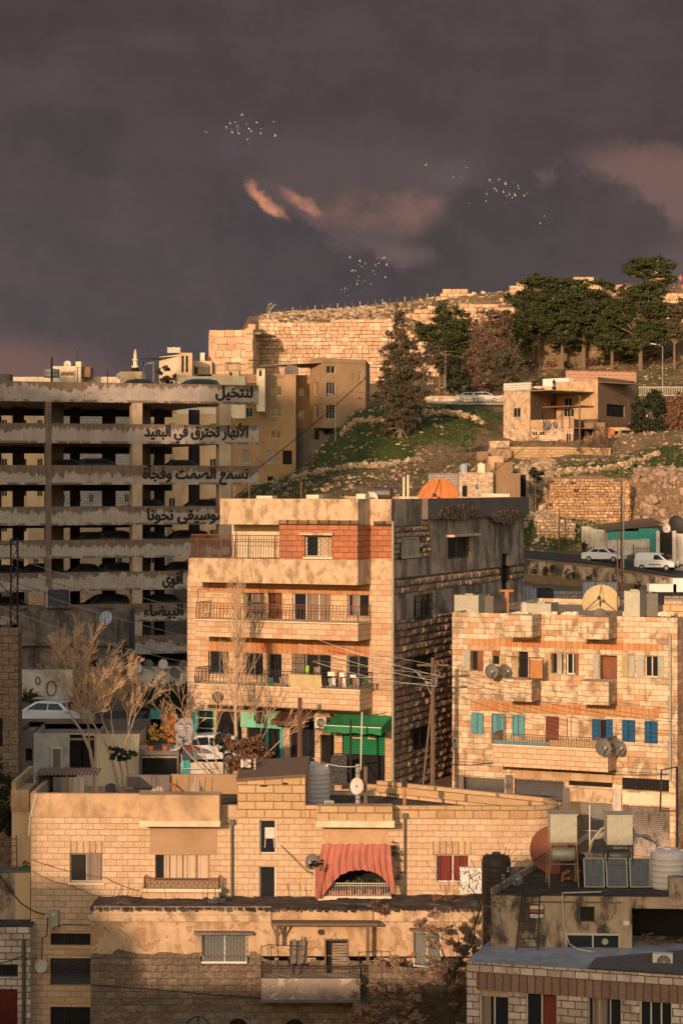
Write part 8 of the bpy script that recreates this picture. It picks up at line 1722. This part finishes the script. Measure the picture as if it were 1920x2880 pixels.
ptree('tree','tall shaggy grey green tree standing on the green slope',1125,281,[(1118,880,17,22),(1128,915,22,26),(1122,955,26,30),(1100,990,28,26),(1150,985,26,30),(1160,1035,34,34),(1110,1040,40,36),(1130,1090,46,40),(1105,1130,30,28),(1158,1110,34,34),(1120,1175,34,32),(1150,1160,22,30),(1110,1225,26,32),(1130,1255,22,20)],16000,.24,'olive',1200,r0=.30,seed=2,asp=.3)
ptree('pine','pine forming the left part of the big group on the ridge',1515,352,[(1500,785,40,18),(1545,795,50,20),(1470,830,38,22),(1520,840,60,30),(1580,835,30,26),(1440,870,34,24),(1490,885,50,20)],11000,.30,'pine',895,r0=.4,seed=3)
ptree('pine','pine forming the right part of the big group on the ridge',1640,351,[(1620,800,40,18),(1680,805,45,22),(1600,845,45,28),(1660,850,60,34),(1715,855,30,40),(1620,890,60,24),(1680,900,50,24),(1600,925,35,14),(1570,905,35,14)],12000,.30,'pine',925,r0=.4,seed=4)
ptree('pine','dark pine filling the gap between the two big pine crowns',1580,349,[(1575,835,40,26),(1540,880,40,26),(1610,880,40,26),(1570,915,40,20)],5000,.30,'pine',925,r0=.3,seed=23)
ptree('pine','low dark pine at the left foot of the big group',1455,347,[(1450,890,36,28),(1470,925,34,22),(1430,915,24,20)],3600,.30,'pine',950,r0=.25,seed=24)
ptree('pine','low dark pine between the big group and the wide right pine',1720,347,[(1715,880,34,28),(1735,915,34,22),(1700,925,26,18)],3600,.30,'pine',945,r0=.25,seed=25)
ptree('pine','flat topped umbrella pine standing highest on the ridge',1820,375,[(1790,745,38,16),(1835,742,36,16),(1870,755,28,16),(1800,768,34,12),(1850,780,40,12),(1765,760,18,12),(1875,790,18,10)],5200,.26,'pine',770,'bark',.3,seed=5)
ptree('pine','wide pine below the umbrella pine at the right',1800,345,[(1760,825,34,20),(1822,808,48,20),(1800,850,50,24),(1850,855,45,24),(1740,865,30,26),(1790,890,50,24),(1850,900,45,24),(1820,925,50,20),(1770,935,40,16),(1725,930,40,14)],11000,.30,'pine',945,r0=.35,seed=6)
ptree('tree','olive green tree leaning at the right edge of the photo',1895,344,[(1900,880,30,24),(1925,860,30,24),(1885,915,34,18),(1915,935,34,18)],4500,.26,'olive',955,r0=.22,seed=7)
bare('bare_tree','reddish leafless tree right of the leftmost pine, larger of the thicket',gz(1375,338),10.,.2,71,.8,5,'barkmid','redtwig',.7,2,0.,.27,None,4,.74,34,.035)
ptree('tree','reddish brown thicket tree between the pines',1390,336,[(1385,890,38,28),(1350,930,34,34),(1405,930,38,34),(1370,980,46,36),(1420,990,34,40)],5000,.26,'redtwig',980,r0=.2,seed=8,asp=.25)
ptree('tree','dark green brown thicket tree above the hill road',1420,325,[(1400,1010,44,34),(1440,990,30,40),(1370,1030,30,30),(1450,1040,30,36),(1420,1070,36,28)],5600,.26,'olive',1060,r0=.2,seed=9,asp=.3)
ptree('tree','small dark dense tree left on the hill road',1285,322,[(1282,1015,22,14),(1278,1045,28,20),(1290,1075,26,22),(1272,1085,20,18)],3200,.26,'darkgreen',1100,r0=.15,seed=10)
ptree('tree','brown green tree above the road wall',1330,326,[(1330,1010,26,30),(1322,1050,28,30),(1345,1085,24,24)],3000,.25,'redtwig',1095,r0=.14,seed=11,asp=.25)
ptree('tree','dark shaded tree standing just right of the shaggy tree',1235,330,[(1215,985,20,20),(1230,1010,26,26)],1500,.25,'olive',1040,r0=.15,seed=12)
ptree('bush','large dark green bush right of the hillside house',1820,280,[(1800,1150,30,34),(1835,1135,34,36),(1800,1195,34,30),(1840,1190,30,34)],6500,.22,'darkgreen',1200,r0=.12,seed=13,cat='bush')
ptree('bush','reddish brown bush at the right edge below the railing',1890,281,[(1880,1150,28,34),(1915,1140,30,40),(1890,1190,34,30)],4200,.22,'brownleaf',1200,r0=.12,seed=14,cat='bush')
bare('bare_tree','bare brown tree in front of the hillside house',gz(1688,270),6.2,.12,81,1.,5,'barkmid','redtwig',.4,3,0.,.30,None,4,.72,38,.02)
ptree('bush','yellow green bush on the slope left of the garden wall',1322,270,[(1320,1232,20,16),(1312,1250,18,10)],900,.16,'green2',1245,r0=.06,seed=15,cat='bush')
ptree('bush','dark round bush on the green slope right of the shaggy tree',1262,297,[(1262,1160,15,20)],1100,.16,'darkgreen',1170,r0=.06,seed=16,cat='bush')
ptree('bush','dark bush beside the cellar opening by the shacks',1505,236,[(1505,1330,22,16),(1512,1345,16,14)],900,.16,'darkgreen',1345,r0=.05,seed=17,cat='bush')
for i,(px_,Y_,w_) in enumerate(((1560,333,26),(1640,331,30),(1500,331,22),(1720,333,22),(1590,345,20))):
    ptree('bush',['olive scrub bush on the slope below the big pines, leftmost but one','olive scrub bush on the slope below the right pine','small olive scrub bush nearest the thicket','scrub bush between the right pines, under their shade','small scrub bush on the upper slope between pine trunks'][i],px_,Y_,[(px_,HZ-(gz(px_,Y_).z-CZ)/Y_*FP-10,w_,12)],900,.2,'olive',HZ-(gz(px_,Y_).z-CZ)/Y_*FP-6,r0=.06,seed=60+i,cat='bush')
bare('bare_shrub','two thin leafless stems standing on top of the citadel wall',gz(752,384)+Vector((0,0,0)),3.,.09,91,.5,3,'bark',None,.8,2,0.,.45,None,3,.6,22,.03); ptree('bush','reddish dry bush on top of the citadel wall',795,384,[(795,880,14,10)],500,.16,'redtwig',884,r0=.06,seed=18,cat='bush')
SB=[(1350,1075,'olive','low scrub'),(1380,1100,'brownleaf','dry brown bush'),(1440,1085,'olive','scrub'),(1470,1040,'redtwig','reddish twiggy bush'),(1330,1105,'redtwig','small reddish bush'),(1500,1000,'olive','grey green scrub'),(1545,1010,'brownleaf','dry bush'),
 (1610,1000,'olive','round scrub bush'),(1665,1012,'olive','wide scrub bush'),(1700,985,'pine','dark green bush'),(1760,995,'olive','dusty bush'),(1830,1000,'brownleaf','brown dry bush'),(1880,1010,'olive','pale scrub bush'),(1480,965,'pine','dark young pine shrub'),(1590,960,'olive','scrub under the trunks'),
 (1660,965,'redtwig','leafless shrub'),(1310,975,'olive','grey bush by the ruin'),(1180,1000,'olive','scrub behind the shaggy tree'),(1160,950,'brownleaf','dry bush below the terrace line'),(1080,1095,'darkgreen','dark bush behind the ochre building'),(1060,1120,'darkgreen','dark bush by the concrete stairs')]
def scrub(label,reg,n,seed,mt):
    r=random.Random(seed); m=MB(); per=22
    for _ in range(n):
        a=r.choice(reg); px=r.uniform(a[0],a[1]); Y=r.uniform(a[2],a[3]); p=gz(px,Y); w_=r.uniform(.3,.9)
        for _ in range(per):
            q=p+Vector((r.gauss(0,w_*.5),r.gauss(0,w_*.5),abs(r.gauss(0,w_*.4)))); s_=r.uniform(.06,.15); d=Vector((r.gauss(0,1),r.gauss(0,1),r.gauss(0,1))).normalized()*s_; e=Vector((r.gauss(0,1),r.gauss(0,1),r.gauss(0,1))).normalized()*s_*.5
            m.add([q-d,q-e,q+d,q+e],[(0,1,2,3)])
    o=m.build('scrub',Mt[mt]); tag(o,label,'scrub',kind='stuff')
RG=[(620,1250,230,262),(800,1400,262,300),(1400,1920,228,300),(1060,1920,320,350),(1060,1920,320,350),(1100,1920,352,384),(1150,1500,228,262)]
scrub('low green and grey weeds scattered over the whole hillside',RG,1500,201,'olive'); scrub('low dry brown weeds scattered over the whole hillside',RG,900,202,'brownleaf'); scrub('small dark green weeds growing between the hillside stones',RG,900,203,'green2')
def Yat(px,py,lo,hi):
    best=min((abs(HZ-(tpy(px,lo+(hi-lo)*k/80)-CZ)*FP/(lo+(hi-lo)*k/80)-py),lo+(hi-lo)*k/80) for k in range(81)); return best[1]
for i,(px_,py_,lf,lb) in enumerate(SB):
    Y_=Yat(px_,py_,318,352); w_=rnd.uniform(14,26); gp=HZ-(tpy(px_,Y_)-CZ)*FP/Y_
    near=min(((abs(px_-a),b_) for a,b_ in ((1235,'leftmost pine'),(1420,'thicket'),(1515,'left part of the big pines'),(1640,'right part of the big pines'),(1800,'wide right pine'),(1890,'right photo edge'),(1125,'tall shaggy tree'),(1040,'concrete stairs'))))[1]
    ptree('bush',f'{lb} on the hill slope near the {near}',px_,Y_,[(px_,gp-w_*.5,w_,w_*.6),(px_+w_*.6,gp-w_*.35,w_*.6,w_*.45)],900,.17,lf,gp-4,r0=.05,seed=120+i,cat='bush')
for i,(px_,py_,w_) in enumerate(((1500,1604,10),(1535,1606,12),(1552,1600,9),(1600,1612,14),(1612,1618,9),(1655,1624,8),(1730,1640,13),(1790,1645,10))):
    t=thing('wall_weed','dark weed tuft growing out of the mouldy road wall, number %s from the left end'%['one','two','three','four','five','six','seven','eight'][i],'weed',P(px_,py_,213.1)); leafcloud([(0,0,0,w_/28,.2,w_/24)],160,.08,160+i).build('foliage',Mt['darkgreen'],t)
# grass tufts: ground cover
def grass(label,reg,n,seed,h=.17):
    r=random.Random(seed); m=MB()
    for _ in range(n):
        a=r.choice(reg); px=r.uniform(a[0],a[1]); Y=r.uniform(a[2],a[3]); p=gz(px,Y); s_=h*r.uniform(.5,1.4); an=r.uniform(0,3.14); dx,dy=math.cos(an)*s_,math.sin(an)*s_
        m.add([(p.x-dx,p.y-dy,p.z-.05),(p.x+dx,p.y+dy,p.z-.05),(p.x+dx*.6+r.uniform(-.1,.1),p.y+dy*.6,p.z+s_*1.3)],[(0,1,2)])
    o=m.build('grass',Mt['grassblade']); tag(o,label,'grass',kind='stuff')
Mt['grassblade']=leafmat('grass_blades',(.04,.06,.018),(.10,.11,.04),(.14,.12,.055))
grass('short green and dry grass growing over the slopes',[(780,1330,262,300),(1500,1900,245,262),(1500,1900,320,345),(1540,1800,229,238)],6000,5)
# ================= cables =================
gC='power cables sagging across the stone buildings'
for k in range(8):
    a=P(-60,1535+24*k+(k%3)*9,121); b=P(1212,1868+9*k,101.6); wire('thin power cable sagging from the left edge to the wooden power pole',[a,b],.011,'alu' if k%3==0 else 'black',gC,.5+.14*k)
for k in range(6):
    a=P(1212,1866+11*k,101.6); b=P(2010,2010+14*k+(k%2)*10,99); wire('thin power cable running from the wooden power pole to the right edge',[a,b],.010,'black','power cables over the right building',.25+.12*k)
for k in range(3): wire('cable crossing the gap towards the right building near the pole top',[P(800+40*k,1760+50*k,103),P(1230,1900+15*k,101.6)],.01,'alu','cables beside the pole top',.2)
wire('long cable slanting past the ochre building to the garage',[P(1030,1060,270),P(700,1335,240)],.05,'black',None,.4); wire('cable slanting from the hillside house pole towards the shacks',[P(1629,1118,273),P(1320,1370,233)],.03,'black',None,.6)
wire('upper cable stretched across the brown hillside at the right',[P(1250,1005,325),P(1862,985,317),P(2100,1010,317)],.035,'black',None,2.5); wire('lower cable stretched across the brown hillside at the right',[P(1250,1018,325),P(1862,1020,317),P(2100,1040,317)],.035,'black',None,2.)
wire('thin pale hose looping along the white garden wall',[P(510,2120,103),P(514,2162,103),P(600,2160,103)],.02,'dishpale'); wire('white cable drooping from the white tank to the concrete roof post',[P(880,2132,94),P(1005,2155,92.6)],.018,'dishpale',None,.15)
wire('black cable drooping down the left wall to the meter box',[P(-20,2430,88.2),P(60,2540,88.2),P(128,2572,88.4)],.03,'black',None,.08); wire('black cable loop running below the meter box',[P(135,2580,88.5),P(132,2630,88.5),P(120,2640,88.5),P(118,2700,88.4)],.028,'black'); wire('black cable running right from the meter box to the front house',[P(150,2610,88.5),P(180,2600,88.5),P(255,2602,88.5)],.022,'black')
wire('black cable running to the white dish from the left edge',[P(-20,2712,87.8),P(60,2690,87.8),P(104,2694,88.3)],.026,'black',None,.05); wire('old cable sagging along the rough stone wall of the front house',[P(258,2770,85.7),P(420,2782,85.6),P(620,2800,85.6),P(730,2806,85.5)],.022,'black')
wire('thin cable crossing the stone wall from the tall window to the coral curtain',[P(788,2376,88.7),P(862,2450,88.4),P(930,2484,87.6)],.016,'black'); wire('cable hanging down beside the tall narrow windows',[P(792,2378,88.8),P(788,2400,88.8),P(786,2525,88.8)],.016,'black'); wire('thin cable slanting from the curtain to the red curtained window',[P(1108,2390,88.8),P(1190,2450,88.8),P(1290,2492,88.8)],.014,'black')
wire('line crossing the left stone wall diagonally, upper of two',[P(90,2418,88.8),P(300,2470,88.8),P(420,2510,88.8)],.012,'black',None,.1); wire('line crossing the left stone wall diagonally, lower of two',[P(90,2450,88.8),P(200,2490,88.8),P(330,2530,88.8)],.012,'black',None,.1)
wire('cable looping along the shop fascia of the middle building',[onF(F,700,1985,.05),onF(F,790,1996,.05),onF(F,880,2000,.05),onF(F,960,2008,.05),onF(F,1085,2004,.05)],.02,'black',None,.12); wire('cable along the base of the right building',[onF(F2,1272,2150,.06),onF(F2,1400,2140,.06),onF(F2,1590,2168,.06),onF(F2,1880,2178,.06)],.022,'black',None,.1)
# ================= birds =================
def bird(loc,sc,flap,yaw,mt,label,group):
    m=MB(); m.lathe([(.001,-.22),(.05,-.12),(.075,0),(.05,.12),(.02,.2),(.001,.24)],7).xf(Matrix.Rotation(R(90),4,'Y'))
    k=len(m.v); m.add([(.2,-.02,0),(.34,-.07,0),(.34,.07,0),(.2,.02,0),(.2,0,.01)],[(0,1,2,3)])
    for s_ in (-1,1): m.add([(-.10,s_*.04,.02),(.08,s_*.04,.02),(.03,s_*.28,.02+.28*math.sin(flap)),(-.08,s_*.30,.02+.28*math.sin(flap)),(-.0,s_*.52,.02+.5*math.sin(flap)),(-.06,s_*.50,.02+.5*math.sin(flap))],[(0,1,2,3),(3,2,4,5)])
    o=m.build('bird',Mt[mt]); o.location=loc; o.scale=(sc,sc,sc); o.rotation_euler=(rnd.uniform(-.9,.9),rnd.uniform(-.3,.3),yaw); tag(o,label,'bird',group)
Mt['birdwhite']=paint('white_feathers',(.85,.8,.75),.8,.05,dn=0)
rb_=random.Random(10)
fl1=[(575,370),(581,372),(636,356),(648,348),(662,344),(668,352),(667,358),(650,362),(653,370),(668,366),(676,360),(680,324),(686,333),(694,350),(700,362),(707,368),(704,360),(722,345),(735,362),(733,375),(770,343),(774,383),(768,391),(695,393),(704,405),(672,376)]
fl2=[(1197,465),(1275,500),(1297,500),(1312,471),(1350,519),(1370,535),(1368,545),(1376,505),(1384,514),(1390,531),(1402,506),(1408,500),(1420,518),(1415,541),(1425,552),(1432,548),(1440,556),(1418,572),(1442,515),(1455,523),(1444,545),(1448,551),(1473,550),(1480,544),(1458,531),(1366,565),(1530,608),(1518,628),(1320,571),(1395,538),(1430,541)]
fl3=[(983,725),(1012,734),(1027,742),(1010,745),(1018,750),(1027,756),(990,762),(1000,761),(1048,760),(1056,745),(1060,725),(1075,727),(1081,724),(1064,740),(1087,746),(1055,772),(1008,778),(1006,788),(1020,790),(1016,796),(1004,800),(984,806),(970,812),(960,815),(971,821),(978,813),(1044,799),(1025,788),(1112,751),(1132,750),(1083,781),(1018,819),(978,832)]
for lst_,nm in ((fl1,'upper left flock'),(fl2,'right hand flock'),(fl3,'lowest flock above the citadel')):
    for (x_,y_) in lst_:
        dk=rb_.random()<.0; bird(P(x_,y_,rb_.uniform(245,262)),rb_.uniform(.34,.52),rb_.uniform(-.6,.9),rb_.uniform(0,6.3),'birdwhite','tiny white bird flying in the '+nm,'white birds of the '+nm)
# ================= unseen blockers added outside the picture to throw the shade =================
m=MB(); pr=[(-420,120),(-160,118),(-119,116),(-111,92),(-103,79),(-91,76.5),(-86.5,71),(-83,80),(-64.5,82),(-63,60),(-62.6,0),(-420,0)]
m.prism([(x,z) for x,z in pr],-32,-22); o=m.build('hill',Mt['rubble']); o['kind']='structure'  # unseen ridge added to shade garage, road and slope; profile set by shadow edges
for i,(x0,x1,zt_,lab) in enumerate(((-74,-49.5,36.5,'tall unseen block added to shade the left middle ground'),(-49.4,-43.6,28.3,'narrow unseen block added to shade the shops at the bottom left'),(-43.5,-25.5,23.8,'low unseen block added to shade the foot of the front house'),(-25.4,-10,29.2,'unseen block added to shade the rooftop building at the right'))):
    t=thing('house',lab,'house',(x0,5,0)); MB().box(0,x1-x0,-10,0,0,zt_).build('wall',Mt['limestone3'],t); MB().box(.3,x1-x0-.3,-9.7,-.3,zt_,zt_+.02).build('roof',Mt['roofdirt'],t)  # plain blocks added out of view; heights chosen for where their shade falls
